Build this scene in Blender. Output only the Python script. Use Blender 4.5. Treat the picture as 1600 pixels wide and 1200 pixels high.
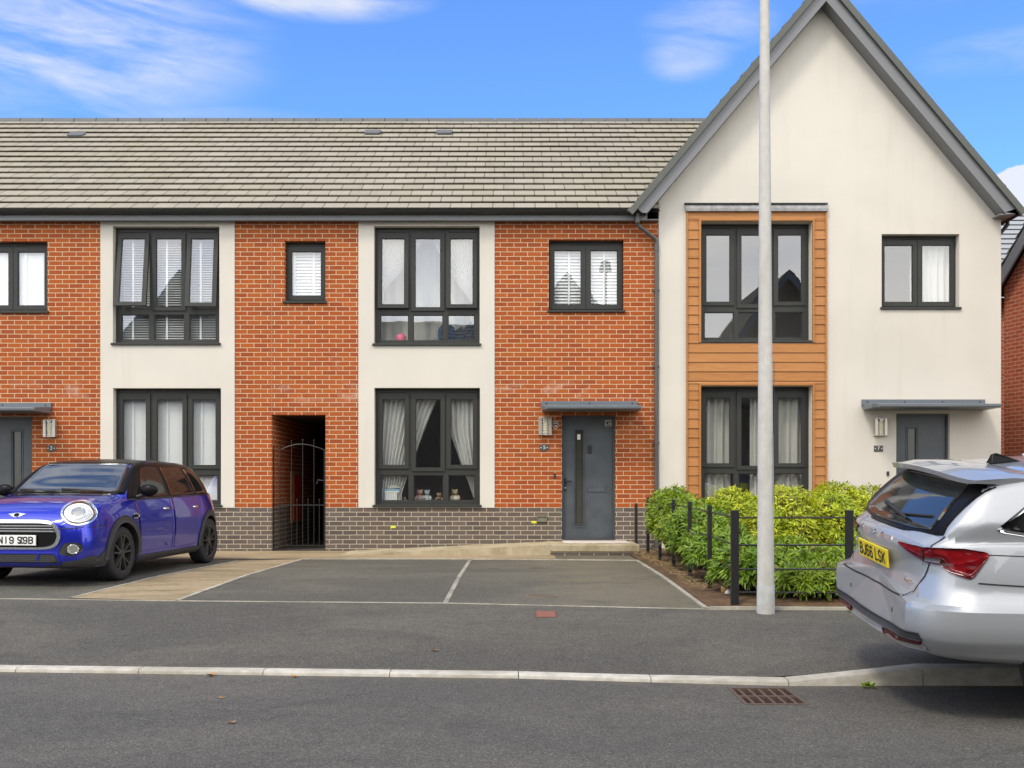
import bpy, bmesh, math, random
import numpy as np
from mathutils import Vector, Matrix
from mathutils.bvhtree import BVHTree
for _o in list(bpy.data.objects):
    bpy.data.objects.remove(_o, do_unlink=True)
scene = bpy.context.scene
COL = scene.collection
R = math.radians
random.seed(7)

# ------------------------------------------------------------------ camera
HC = 1.09          # camera height above the house thresholds
D0 = 17.05         # distance to the terrace's front wall
F = 1620.0         # focal length in photo pixels (1600 wide)
VX, VY = 803.0, 758.0
cam_d = bpy.data.cameras.new("camera")
cam = bpy.data.objects.new("camera", cam_d)
COL.objects.link(cam)
cam.location = (0, 0, HC)
cam.rotation_euler = (R(90), 0, 0)
cam_d.sensor_width = 36.0
cam_d.lens = 36.0 * F / 1600.0
cam_d.shift_x = (800.0 - VX) / 1600.0
cam_d.shift_y = (VY - 600.0) / 1600.0
cam_d.clip_start = 0.1
cam_d.clip_end = 3000
scene.camera = cam

# ------------------------------------------------------------------ exposure, world, sun
scene.view_settings.view_transform = 'Standard'
scene.view_settings.look = 'None'
scene.view_settings.exposure = 0.0
scene.view_settings.gamma = 1.0
SUN_EL, SUN_AZ = R(52), math.atan2(-0.55, -0.75)     # azimuth measured from +Y towards +X
world = bpy.data.worlds.new("World")
scene.world = world
world.use_nodes = True


class NG:
    """small helper for wiring nodes"""
    def __init__(s, tree):
        s.t = tree
        s.n = tree.nodes
        s.l = tree.links

    def node(s, kind, **kw):
        nd = s.n.new(kind)
        for k, v in kw.items():
            setattr(nd, k, v)
        return nd

    def put(s, sock, val):
        if isinstance(val, bpy.types.NodeSocket):
            s.l.new(val, sock)
        elif val is not None:
            if isinstance(val, (tuple, list)) and len(val) == 3 and sock.type == 'RGBA':
                val = (*val, 1)
            sock.default_value = val

    def math(s, op, a, b=None, c=None, clamp=False):
        nd = s.node('ShaderNodeMath', operation=op, use_clamp=clamp)
        s.put(nd.inputs[0], a)
        if b is not None:
            s.put(nd.inputs[1], b)
        if c is not None:
            s.put(nd.inputs[2], c)
        return nd.outputs[0]

    def vmath(s, op, a, b=None):
        nd = s.node('ShaderNodeVectorMath', operation=op)
        s.put(nd.inputs[0], a)
        if b is not None:
            s.put(nd.inputs[1], b)
        return nd.outputs[0]

    def mix(s, fac, a, b, blend='MIX'):
        nd = s.node('ShaderNodeMix', data_type='RGBA', blend_type=blend)
        s.put(nd.inputs[0], fac)
        s.put(nd.inputs[6], a)
        s.put(nd.inputs[7], b)
        return nd.outputs[2]

    def ramp(s, fac, lo, hi, a=0.0, b=1.0):
        nd = s.node('ShaderNodeMapRange', interpolation_type='SMOOTHSTEP')
        s.put(nd.inputs[0], fac)
        nd.inputs[1].default_value = lo
        nd.inputs[2].default_value = hi
        nd.inputs[3].default_value = a
        nd.inputs[4].default_value = b
        return nd.outputs[0]

    def noise(s, vec, scale, detail=3, rough=0.55, dist=0.0):
        nd = s.node('ShaderNodeTexNoise')
        s.put(nd.inputs['Vector'], vec)
        nd.inputs['Scale'].default_value = scale
        nd.inputs['Detail'].default_value = detail
        nd.inputs['Roughness'].default_value = rough
        nd.inputs['Distortion'].default_value = dist
        return nd.outputs[0]

    def comb(s, x, y, z):
        nd = s.node('ShaderNodeCombineXYZ')
        s.put(nd.inputs[0], x)
        s.put(nd.inputs[1], y)
        s.put(nd.inputs[2], z)
        return nd.outputs[0]

    def sep(s, v):
        nd = s.node('ShaderNodeSeparateXYZ')
        s.put(nd.inputs[0], v)
        return nd.outputs


def make_sky():
    g = NG(world.node_tree)
    g.n.clear()
    out = g.node('ShaderNodeOutputWorld')
    bg = g.node('ShaderNodeBackground')
    bg.inputs[1].default_value = 0.10
    g.l.new(bg.outputs[0], out.inputs[0])
    sky = g.node('ShaderNodeTexSky', sky_type='NISHITA')
    sky.sun_disc = False
    sky.sun_elevation = SUN_EL
    sky.sun_rotation = SUN_AZ
    sky.air_density = 1.0
    sky.dust_density = 0.3
    sky.ozone_density = 3.0
    tc = g.node('ShaderNodeTexCoord')
    d = tc.outputs['Generated']
    x, y, z = g.sep(d)
    az = g.math('ARCTAN2', x, y)
    el = g.math('ARCSINE', z)
    blue = g.mix(1.0, sky.outputs[0], SKY_TINT, 'MULTIPLY')
    # wisps of cirrus: streaky noise kept to a few patches of the sky
    v1 = g.comb(g.math('MULTIPLY', az, 5.0), g.math('MULTIPLY', g.math('ADD', el, g.math('MULTIPLY', az, 0.10)), 26.0), 1.7)
    n1 = g.ramp(g.noise(v1, 1.0, 5, 0.6, 0.5), 0.36, 0.72)
    v2 = g.comb(g.math('MULTIPLY', az, 16.0), g.math('MULTIPLY', el, 60.0), 4.2)
    n2 = g.ramp(g.noise(v2, 1.0, 4, 0.6, 0.3), 0.30, 0.75)

    def blob(a, e, ra, re, amt):
        da = g.math('DIVIDE', g.math('SUBTRACT', az, a), ra)
        de = g.math('DIVIDE', g.math('SUBTRACT', el, e), re)
        r2 = g.math('ADD', g.math('MULTIPLY', da, da), g.math('MULTIPLY', de, de))
        return g.math('MULTIPLY', g.ramp(r2, 1.0, 0.0), amt)
    cir = None
    for b in ((-0.46, 0.385, 0.26, 0.085, 0.95), (-0.195, 0.436, 0.13, 0.026, 0.95), (0.186, 0.412, 0.075, 0.030, 0.55),
              (0.166, 0.386, 0.05, 0.024, 0.45), (0.45, 0.362, 0.10, 0.022, 0.35), (0.38, 0.43, 0.12, 0.03, 0.25),
              (-0.30, 0.315, 0.22, 0.03, 0.35)):
        bb = blob(*b)
        cir = bb if cir is None else g.math('MAXIMUM', cir, bb)
    cir = g.math('MULTIPLY', cir, g.math('ADD', g.math('MULTIPLY', n1, 0.8), g.math('MULTIPLY', n2, 0.28)), clamp=True)
    # one small heap cloud low on the right
    v3 = g.comb(g.math('MULTIPLY', az, 60.0), g.math('MULTIPLY', el, 75.0), 0.3)
    nz = g.noise(v3, 1.0, 4, 0.6)
    cum = g.ramp(g.math('ADD', blob(0.462, 0.247, 0.050, 0.030, 1.0), g.math('MULTIPLY', nz, 0.45)), 0.42, 0.60)
    cir = g.math('MAXIMUM', cir, g.math('MULTIPLY', cum, 0.95))
    skyc = g.mix(cir, blue, (8.6, 8.9, 9.6))
    # bright broken cloud over the houses behind the camera (what the windows mirror)
    v4 = g.vmath('MULTIPLY', d, (1.0, 1.0, 2.2))
    back = g.math('MULTIPLY', g.ramp(y, 0.05, -0.30), g.ramp(g.noise(v4, 2.1, 5, 0.55, 0.4), 0.33, 0.58, 0.72, 1.0))
    skyc = g.mix(back, skyc, BACK_CLOUD)
    # broken cloud high overhead (mirrored by the car glass)
    hi = g.math('MULTIPLY', g.ramp(el, 0.62, 0.95), g.ramp(g.noise(g.vmath('MULTIPLY', d, (1.0, 1.6, 1.0)), 3.4, 5, 0.6, 0.6), 0.42, 0.60, 0.0, 0.9))
    skyc = g.mix(hi, skyc, (15.0, 15.2, 15.6))
    g.l.new(skyc, bg.inputs[0])


SKY_TINT = (1.30, 1.90, 2.75)
BACK_CLOUD = (26.0, 25.6, 25.0)
make_sky()

sun_d = bpy.data.lights.new("sun", 'SUN')
sun_d.energy = 2.0
sun_d.angle = R(11)
sun_d.color = (1.0, 0.92, 0.80)
sun = bpy.data.objects.new("sun", sun_d)
COL.objects.link(sun)
_sd = Vector((math.sin(SUN_AZ) * math.cos(SUN_EL), math.cos(SUN_AZ) * math.cos(SUN_EL), math.sin(SUN_EL)))
sun.rotation_euler = _sd.to_track_quat('Z', 'Y').to_euler()
sun.location = (-10, -10, 30)


# ------------------------------------------------------------------ measuring helpers
def fx(px, d=D0):
    return (px - VX) * d / F


def fz(py, d=D0):
    return HC + (VY - py) * d / F


Z_ROAD = -0.27


def lerp_pts(pts, x):
    if x <= pts[0][0]:
        a, b = pts[0], pts[1]
    elif x >= pts[-1][0]:
        a, b = pts[-2], pts[-1]
    else:
        for a, b in zip(pts, pts[1:]):
            if a[0] <= x <= b[0]:
                break
    return a[1] + (b[1] - a[1]) * (x - a[0]) / (b[0] - a[0])


KERB_Y = [(-14, 8.22), (-3.74, 7.545), (-0.01, 7.295), (1.81, 7.016), (2.73, 7.03), (30, 7.03)]
KERB_Z = [(-14, -0.238), (1.80, -0.238), (2.75, -0.140), (30, -0.140)]
LINE_Y = [(-14, 10.95), (-5.155, 10.40), (-3.31, 10.20), (-0.667, 10.01), (1.757, 9.52), (3.08, 9.47), (30, 9.45)]
Z_LINE = -0.05


def kerb_y(x):
    return lerp_pts(KERB_Y, x)


def kerb_z(x):
    return -0.238 if x < 1.8 else (-0.140 if x > 2.75 else lerp_pts(KERB_Z, x))


def line_y(x):
    return lerp_pts(LINE_Y, x)


def gz(x, y):
    """height of the ground at x, y"""
    k, l = kerb_y(x), line_y(x)
    if y < k:
        return Z_ROAD
    if y < l:
        t = min(1, max(0, (y - k - 0.125) / (l - k - 0.125)))
        return kerb_z(x) * (1 - t) + Z_LINE * t
    t = min(1, (y - l) / (12.4 - l))
    return Z_LINE * (1 - t)


def gp(px, py):
    """the ground point seen at a photo pixel"""
    z = 0.0
    for _ in range(40):
        d = (HC - z) * F / (py - VY)
        x = (px - VX) * d / F
        z = 0.5 * z + 0.5 * gz(x, d)
    return Vector((x, d, z))


# ------------------------------------------------------------------ mesh helpers
class MB:
    """collects shapes, then links them as ONE mesh object"""
    def __init__(s):
        s.v, s.f, s.m, s.uv = [], [], [], {}

    def add(s, verts, faces, mat=0, uvs=None):
        o = len(s.v)
        s.v.extend([tuple(p) for p in verts])
        for i, fc in enumerate(faces):
            if uvs is not None and uvs[i] is not None:
                s.uv[len(s.f)] = uvs[i]
            s.f.append(tuple(k + o for k in fc))
            s.m.append(mat)
        return s

    def box(s, x0, x1, y0, y1, z0, z1, mat=0):
        v = [(x0, y0, z0), (x1, y0, z0), (x1, y1, z0), (x0, y1, z0), (x0, y0, z1), (x1, y0, z1), (x1, y1, z1), (x0, y1, z1)]
        return s.add(v, [(3, 2, 1, 0), (4, 5, 6, 7), (0, 1, 5, 4), (1, 2, 6, 5), (2, 3, 7, 6), (3, 0, 4, 7)], mat)

    def quad(s, a, b, c, d, mat=0):
        return s.add([a, b, c, d], [(0, 1, 2, 3)], mat)

    def slab(s, O, A, B, C, mat=0):
        """box from a corner and three edge vectors"""
        O, A, B, C = map(Vector, (O, A, B, C))
        v = [O, O + A, O + A + B, O + B, O + C, O + A + C, O + A + B + C, O + B + C]
        return s.add(v, [(3, 2, 1, 0), (4, 5, 6, 7), (0, 1, 5, 4), (1, 2, 6, 5), (2, 3, 7, 6), (3, 0, 4, 7)], mat)

    def prism(s, poly, axis, a, b, mat=0):
        """extrude a 2D polygon along an axis from a to b: axis y -> poly is (x,z); x -> (y,z); z -> (x,y)"""
        def P(p, t):
            return {'y': (p[0], t, p[1]), 'x': (t, p[0], p[1]), 'z': (p[0], p[1], t)}[axis]
        n = len(poly)
        v = [P(p, a) for p in poly] + [P(p, b) for p in poly]
        f = [tuple(range(n))[::-1], tuple(range(n, 2 * n))]
        f += [(i, (i + 1) % n, n + (i + 1) % n, n + i) for i in range(n)]
        return s.add(v, f, mat)

    def tube(s, path, r, n=10, mat=0, caps=True):
        path = [Vector(p) for p in path]
        rs = r if isinstance(r, (list, tuple)) else [r] * len(path)
        rings = []
        up = None
        for i, p in enumerate(path):
            t = (path[min(i + 1, len(path) - 1)] - path[max(i - 1, 0)]).normalized()
            if up is None:
                up = Vector((0, 0, 1)) if abs(t.z) < 0.9 else Vector((1, 0, 0))
            u = (up - t * up.dot(t)).normalized()
            w = t.cross(u)
            up = u
            rings.append([p + (u * math.cos(2 * math.pi * k / n) + w * math.sin(2 * math.pi * k / n)) * rs[i] for k in range(n)])
        v = [q for rg in rings for q in rg]
        f = []
        for i in range(len(path) - 1):
            for k in range(n):
                f.append((i * n + k, i * n + (k + 1) % n, (i + 1) * n + (k + 1) % n, (i + 1) * n + k))
        if caps:
            f.append(tuple(range(n))[::-1])
            f.append(tuple((len(path) - 1) * n + k for k in range(n)))
        return s.add(v, f, mat)

    def lathe(s, prof, n=24, c=(0, 0, 0), axis='z', mat=0):
        c = Vector(c)

        def P(r, h, a):
            x, y = r * math.cos(a), r * math.sin(a)
            return c + {'z': Vector((x, y, h)), 'y': Vector((x, h, y)), 'x': Vector((h, x, y))}[axis]
        v = [P(r, h, 2 * math.pi * k / n) for r, h in prof for k in range(n)]
        f = []
        for i in range(len(prof) - 1):
            for k in range(n):
                f.append((i * n + k, i * n + (k + 1) % n, (i + 1) * n + (k + 1) % n, (i + 1) * n + k))
        return s.add(v, f, mat)

    def ball(s, c, r, n=14, m=9, mat=0):
        rx, ry, rz = r if isinstance(r, (tuple, list)) else (r, r, r)
        v, f = [], []
        for i in range(m + 1):
            th = math.pi * i / m
            for k in range(n):
                ph = 2 * math.pi * k / n
                v.append((c[0] + rx * math.sin(th) * math.cos(ph), c[1] + ry * math.sin(th) * math.sin(ph), c[2] + rz * math.cos(th)))
        for i in range(m):
            for k in range(n):
                f.append((i * n + k, (i + 1) * n + k, (i + 1) * n + (k + 1) % n, i * n + (k + 1) % n))
        return s.add(v, f, mat)

    def grid(s, rows, mat=0, close=False):
        nr, nc = len(rows), len(rows[0])
        v = [p for r_ in rows for p in r_]
        f = []
        for i in range(nr - 1):
            for k in range(nc if close else nc - 1):
                f.append((i * nc + k, i * nc + (k + 1) % nc, (i + 1) * nc + (k + 1) % nc, (i + 1) * nc + k))
        return s.add(v, f, mat)

    def xform(s, M, start=0):
        for i in range(start, len(s.v)):
            s.v[i] = tuple(M @ Vector(s.v[i]))
        return s

    def build(s, name, mats, parent=None, uv=False, smooth=None, bevel=0, fix=True):
        me = bpy.data.meshes.new(name)
        org = Vector((0, 0, 0))
        p = parent
        while p is not None and p.parent is not None:
            p = p.parent
        if p is not None:
            org = p.location.copy()
        me.from_pydata([(a - org.x, b - org.y, c - org.z) for a, b, c in s.v], [], s.f)
        for m in (mats if isinstance(mats, (list, tuple)) else [mats]):
            me.materials.append(m)
        me.polygons.foreach_set('material_index', s.m)
        if uv or s.uv:
            ul = me.uv_layers.new(name='UVMap')
            for pl in me.polygons:
                if pl.index in s.uv:
                    for li, t in zip(pl.loop_indices, s.uv[pl.index]):
                        ul.data[li].uv = t
                    continue
                nx, ny, nz_ = map(abs, pl.normal)
                for li in pl.loop_indices:
                    q = s.v[me.loops[li].vertex_index]
                    if ny >= nx and ny >= nz_:
                        t = (q[0], q[2])
                    elif nx >= nz_:
                        t = (q[1], q[2])
                    else:
                        t = (q[0], q[1])
                    ul.data[li].uv = t
        if fix:
            bm = bmesh.new()
            bm.from_mesh(me)
            bmesh.ops.recalc_face_normals(bm, faces=bm.faces[:])
            bm.to_mesh(me)
            bm.free()
        if smooth is not None:
            me.shade_smooth()
            if smooth < 180:
                me.set_sharp_from_angle(angle=R(smooth))
        o = bpy.data.objects.new(name, me)
        COL.objects.link(o)
        if parent is not None:
            o.parent = parent
        if bevel:
            md = o.modifiers.new('bevel', 'BEVEL')
            md.width = bevel
            md.segments = 2
            md.limit_method = 'ANGLE'
            md.angle_limit = R(40)
        return o


def tag(o, label=None, cat=None, group=None, kind=None):
    if label:
        o['label'] = label
    if cat:
        o['category'] = cat
    if group:
        o['group'] = group
    if kind:
        o['kind'] = kind
    return o


def root(name, loc, label, cat, group=None):
    o = bpy.data.objects.new(name, None)
    o.empty_display_size = 0.2
    COL.objects.link(o)
    o.location = loc
    return tag(o, label, cat, group)


def copy_tree(o, parent=None):
    c = o.copy()
    COL.objects.link(c)
    if parent is not None:
        c.parent = parent
    for ch in [k for k in COL.objects if k.parent == o]:
        copy_tree(ch, c)
    return c


_text_cache = {}


def text_geo(txt, size, extrude=0.001, bold=0.0):
    """lettering as mesh data centred on the origin in the XY plane"""
    key = (txt, size, extrude, bold)
    if key not in _text_cache:
        cu = bpy.data.curves.new('lettering', 'FONT')
        cu.body = txt
        cu.size = size
        cu.extrude = extrude
        cu.offset = size * bold
        cu.align_x = 'CENTER'
        cu.align_y = 'CENTER'
        ob = bpy.data.objects.new('lettering', cu)
        COL.objects.link(ob)
        bpy.context.view_layer.update()
        me = ob.evaluated_get(bpy.context.evaluated_depsgraph_get()).to_mesh()
        v = [tuple(q.co) for q in me.vertices]
        f = [tuple(p.vertices) for p in me.polygons]
        bpy.data.objects.remove(ob, do_unlink=True)
        bpy.data.curves.remove(cu)
        _text_cache[key] = (v, f)
    return _text_cache[key]


# ------------------------------------------------------------------ materials
MATS = {}


def new_mat(name):
    m = bpy.data.materials.new(name)
    m.use_nodes = True
    g = NG(m.node_tree)
    b = g.n['Principled BSDF']
    MATS[name] = m
    return m, g, b


def plain(name, col, rough=0.5, metal=0.0, coat=0.0, var=0.06, bump=0.0, scale=40.0, spec=None, emit=None):
    m, g, b = new_mat(name)
    tc = g.node('ShaderNodeTexCoord')
    n = g.noise(tc.outputs['Object'], scale, 4)
    lo = tuple(c * (1 - var) for c in col)
    hi = tuple(min(1, c * (1 + var)) for c in col)
    g.put(b.inputs['Base Color'], g.mix(n, lo, hi))
    g.put(b.inputs['Roughness'], g.math('ADD', g.math('MULTIPLY', n, 0.12), max(0.0, rough - 0.06)))
    b.inputs['Metallic'].default_value = metal
    if coat:
        b.inputs['Coat Weight'].default_value = coat
        b.inputs['Coat Roughness'].default_value = 0.03
    if spec is not None:
        b.inputs['Specular IOR Level'].default_value = spec
    if bump:
        bp = g.node('ShaderNodeBump')
        bp.inputs['Strength'].default_value = bump
        bp.inputs['Distance'].default_value = 0.01
        g.put(bp.inputs['Height'], n)
        g.put(b.inputs['Normal'], bp.outputs[0])
    return m


def brick_mat(name, c1, c2, c3, mortar, stains=False):
    m, g, b = new_mat(name)
    uvn = g.node('ShaderNodeUVMap')
    uv = g.vmath('SUBTRACT', uvn.outputs[0], (0.0, fz(793), 0.0))
    geo = g.node('ShaderNodeNewGeometry')
    pos = geo.outputs['Position']
    wob = g.noise(pos, 9.0, 2)
    uvw = g.vmath('ADD', uv, g.comb(0.0, g.math('MULTIPLY', g.math('SUBTRACT', wob, 0.5), 0.006), 0.0))
    bt = g.node('ShaderNodeTexBrick')
    bt.offset = 0.5
    bt.inputs['Scale'].default_value = 1.0
    bt.inputs['Brick Width'].default_value = 0.225
    bt.inputs['Row Height'].default_value = 0.0751
    bt.inputs['Mortar Size'].default_value = 0.0060
    bt.inputs['Mortar Smooth'].default_value = 0.25
    bt.inputs['Bias'].default_value = 0.0
    g.put(bt.inputs['Vector'], uvw)
    g.put(bt.inputs['Color1'], c1)
    g.put(bt.inputs['Color2'], c2)
    g.put(bt.inputs['Mortar'], mortar)
    big = g.ramp(g.noise(pos, 0.7, 3), 0.35, 0.70)
    fine = g.noise(pos, 60.0, 4, 0.65)
    # a few odd bricks in a third colour: second brick pattern with the same layout, other seed of colours
    bt2 = g.node('ShaderNodeTexBrick')
    bt2.offset = 0.5
    for k in ('Scale', 'Brick Width', 'Row Height', 'Mortar Size'):
        bt2.inputs[k].default_value = bt.inputs[k].default_value
    g.put(bt2.inputs['Vector'], g.vmath('ADD', uvw, (22.5 * 3.0, 0.0751 * 400, 0)))
    bt2.inputs['Color1'].default_value = (0, 0, 0, 1)
    bt2.inputs['Color2'].default_value = (1, 1, 1, 1)
    bt2.inputs['Mortar'].default_value = (0, 0, 0, 1)
    odd = g.ramp(bt2.outputs['Color'], 0.55, 0.95)
    body = g.mix(g.math('MULTIPLY', odd, 0.65), bt.outputs['Color'], c3)
    body = g.mix(g.math('MULTIPLY', big, 0.35), body, g.mix(1.0, body, (1.12, 0.92, 0.82), 'MULTIPLY'))
    body = g.mix(g.math('MULTIPLY', g.ramp(fine, 0.3, 0.75), 0.30), body, g.mix(1.0, body, (0.62, 0.60, 0.62), 'MULTIPLY'))
    mort = g.mix(g.ramp(fine, 0.35, 0.7), mortar, tuple(c * 0.78 for c in mortar))
    col = g.mix(bt.outputs['Fac'], body, mort)
    if stains:
        px_, py_, pz_ = g.sep(pos)
        band = g.math('MULTIPLY', g.ramp(pz_, 2.35, 2.62), g.ramp(pz_, 2.85, 2.66))
        eff = g.math('MULTIPLY', band, g.ramp(g.noise(g.vmath('MULTIPLY', pos, (1.0, 1.0, 1.6)), 2.6, 4, 0.6), 0.50, 0.70))
        eff2 = g.math('MULTIPLY', g.ramp(g.noise(pos, 0.9, 3), 0.60, 0.78), g.ramp(g.noise(pos, 14.0, 4), 0.50, 0.72))
        eff = g.math('ADD', g.math('MULTIPLY', eff, 0.22), g.math('MULTIPLY', eff2, 0.26), clamp=True)
        col = g.mix(eff, col, (0.70, 0.62, 0.55))
    g.put(b.inputs['Base Color'], col)
    b.inputs['Roughness'].default_value = 0.82
    b.inputs['Specular IOR Level'].default_value = 0.25
    h = g.math('ADD', g.math('MULTIPLY', bt.outputs['Fac'], -1.0), g.math('MULTIPLY', fine, 0.35))
    bp = g.node('ShaderNodeBump')
    bp.inputs['Strength'].default_value = 0.7
    bp.inputs['Distance'].default_value = 0.006
    g.put(bp.inputs['Height'], h)
    g.put(b.inputs['Normal'], bp.outputs[0])
    return m


def render_mat(name, col):
    m, g, b = new_mat(name)
    geo = g.node('ShaderNodeNewGeometry')
    pos = geo.outputs['Position']
    f1 = g.noise(pos, 110.0, 4, 0.6)
    big = g.noise(pos, 0.55, 4, 0.6)
    streak = g.noise(g.vmath('MULTIPLY', pos, (5.0, 5.0, 0.5)), 1.0, 4, 0.6)
    c = g.mix(g.ramp(big, 0.35, 0.7), tuple(k * 0.95 for k in col), tuple(k * 1.03 for k in col))
    c = g.mix(g.math('MULTIPLY', g.ramp(streak, 0.50, 0.78), 0.24), c, (0.47, 0.44, 0.34))
    c = g.mix(g.math('MULTIPLY', g.ramp(f1, 0.5, 0.75), 0.10), c, (0.45, 0.42, 0.36))
    g.put(b.inputs['Base Color'], c)
    b.inputs['Roughness'].default_value = 0.9
    b.inputs['Specular IOR Level'].default_value = 0.2
    bp = g.node('ShaderNodeBump')
    bp.inputs['Strength'].default_value = 0.35
    bp.inputs['Distance'].default_value = 0.004
    g.put(bp.inputs['Height'], f1)
    g.put(b.inputs['Normal'], bp.outputs[0])
    return m


def tile_mat(name, c1, c2, c3):
    m, g, b = new_mat(name)
    uvn = g.node('ShaderNodeUVMap')
    u, v, _ = g.sep(uvn.outputs[0])
    geo = g.node('ShaderNodeNewGeometry')
    pos = geo.outputs['Position']
    tile = g.math('DIVIDE', u, 0.345)
    wn = g.node('ShaderNodeTexWhiteNoise', noise_dimensions='2D')
    g.put(wn.inputs['Vector'], g.comb(g.math('FLOOR', tile), g.math('FLOOR', v), 0.0))
    rnd = wn.outputs['Value']
    fr = g.math('FRACT', tile)
    edge = g.math('MINIMUM', fr, g.math('SUBTRACT', 1.0, fr))
    joint = g.ramp(edge, 0.030, 0.012)
    big = g.noise(g.vmath('MULTIPLY', pos, (0.5, 0.35, 0.35)), 1.0, 4, 0.6)
    fine = g.noise(pos, 35.0, 4, 0.65)
    streak = g.noise(g.vmath('MULTIPLY', pos, (6.0, 0.7, 0.7)), 1.0, 4, 0.6)
    c = g.mix(rnd, c1, c2)
    c = g.mix(g.math('MULTIPLY', g.ramp(big, 0.45, 0.72), 0.65), c, c3)
    c = g.mix(g.math('MULTIPLY', g.ramp(streak, 0.5, 0.8), 0.40), c, g.mix(1.0, c, (0.62, 0.62, 0.58), 'MULTIPLY'))
    c = g.mix(g.math('MULTIPLY', g.ramp(fine, 0.4, 0.75), 0.35), c, g.mix(1.0, c, (0.70, 0.70, 0.66), 'MULTIPLY'))
    c = g.mix(g.math('MULTIPLY', joint, 0.75), c, (0.05, 0.05, 0.04))
    g.put(b.inputs['Base Color'], c)
    b.inputs['Roughness'].default_value = 0.85
    b.inputs['Specular IOR Level'].default_value = 0.25
    bp = g.node('ShaderNodeBump')
    bp.inputs['Strength'].default_value = 0.5
    bp.inputs['Distance'].default_value = 0.008
    g.put(bp.inputs['Height'], g.math('SUBTRACT', g.math('MULTIPLY', fine, 0.4), joint))
    g.put(b.inputs['Normal'], bp.outputs[0])
    return m


def asphalt_mat(name, dark, light, patch=0.5, green=0.0, wet=False):
    m, g, b = new_mat(name)
    geo = g.node('ShaderNodeNewGeometry')
    pos = geo.outputs['Position']
    vo = g.node('ShaderNodeTexVoronoi')
    g.put(vo.inputs['Vector'], pos)
    vo.inputs['Scale'].default_value = 130.0
    wn = g.node('ShaderNodeTexWhiteNoise')
    g.put(wn.inputs['Vector'], vo.outputs['Position'])
    st = wn.outputs['Value']
    fine = g.noise(pos, 260.0, 3, 0.7)
    mid = g.noise(pos, 7.0, 5, 0.62)
    big = g.noise(g.vmath('MULTIPLY', pos, (0.55, 1.0, 1.0)), 0.75, 5, 0.6, 0.6)
    c = g.mix(g.math('MULTIPLY', st, g.math('ADD', 0.4, g.math('MULTIPLY', fine, 1.0))), dark, light)
    c = g.mix(g.math('MULTIPLY', g.ramp(big, 0.40, 0.66), patch), c, g.mix(1.0, c, (1.70, 1.66, 1.55), 'MULTIPLY'))
    c = g.mix(g.math('MULTIPLY', g.ramp(mid, 0.45, 0.8), 0.45), c, g.mix(1.0, c, (0.55, 0.55, 0.57), 'MULTIPLY'))
    spk = g.ramp(st, 0.965, 0.985)
    c = g.mix(g.math('MULTIPLY', spk, 0.35), c, (0.36, 0.34, 0.30))
    x, y, z = g.sep(pos)
    if wet:      # paler dried-out area on the right of the bay, damp darker asphalt left of it
        e = g.math('ADD', x, g.math('MULTIPLY', g.math('SUBTRACT', g.noise(pos, 1.4, 4), 0.5), 2.0))
        e = g.math('SUBTRACT', e, g.math('MULTIPLY', g.math('SUBTRACT', 13.0, y), 0.06))
        dry = g.ramp(e, 0.15, 0.75)
        dry = g.math('MULTIPLY', dry, g.ramp(g.noise(pos, 2.2, 5, 0.65), 0.22, 0.62))
        c = g.mix(g.math('MULTIPLY', dry, 0.85), c, g.mix(st, (0.135, 0.117, 0.078), (0.215, 0.188, 0.13)))
        damp = g.math('MULTIPLY', g.ramp(y, 14.2, 16.0), g.ramp(g.noise(g.vmath('MULTIPLY', pos, (0.7, 1.6, 1.0)), 1.3, 4), 0.38, 0.6))
        c = g.mix(g.math('MULTIPLY', damp, 0.5), c, (0.115, 0.10, 0.065))
    # grit and dust caught along the kerb line, a few old spills, fine cracks
    kx = g.math('MAXIMUM', 7.02, g.math('SUBTRACT', g.math('SUBTRACT', 7.295, g.math('MULTIPLY', g.math('MAXIMUM', x, 0.0), 0.153)), g.math('MULTIPLY', g.math('MINIMUM', x, 0.0), 0.067)))
    dk = g.math('ABSOLUTE', g.math('SUBTRACT', y, g.math('ADD', kx, 0.03)))
    grit = g.math('MULTIPLY', g.ramp(dk, 0.20, 0.04), g.ramp(g.noise(pos, 5.0, 5, 0.7), 0.42, 0.62))
    c = g.mix(g.math('MULTIPLY', grit, 0.55), c, (0.17, 0.135, 0.085))
    spill = g.ramp(g.noise(pos, 1.15, 3, 0.5, 0.3), 0.66, 0.74)
    c = g.mix(g.math('MULTIPLY', spill, 0.45), c, (0.035, 0.033, 0.030))
    cv = g.node('ShaderNodeTexVoronoi', feature='DISTANCE_TO_EDGE')
    g.put(cv.inputs['Vector'], g.vmath('ADD', pos, g.vmath('MULTIPLY', g.comb(mid, fine, mid), (0.5, 0.02, 0.0))))
    cv.inputs['Scale'].default_value = 0.42
    crack = g.math('MULTIPLY', g.ramp(cv.outputs['Distance'], 0.006, 0.002), g.ramp(g.noise(pos, 0.6, 2), 0.50, 0.62))
    c = g.mix(g.math('MULTIPLY', crack, 0.16), c, (0.02, 0.02, 0.02))
    g.put(b.inputs['Base Color'], c)
    g.put(b.inputs['Roughness'], g.math('ADD', 0.68, g.math('MULTIPLY', fine, 0.25)))
    b.inputs['Specular IOR Level'].default_value = 0.3
    bp = g.node('ShaderNodeBump')
    bp.inputs['Strength'].default_value = 0.8
    bp.inputs['Distance'].default_value = 0.006
    g.put(bp.inputs['Height'], g.math('ADD', g.math('MULTIPLY', vo.outputs['Distance'], -1.2), fine))
    g.put(b.inputs['Normal'], bp.outputs[0])
    return m


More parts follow.
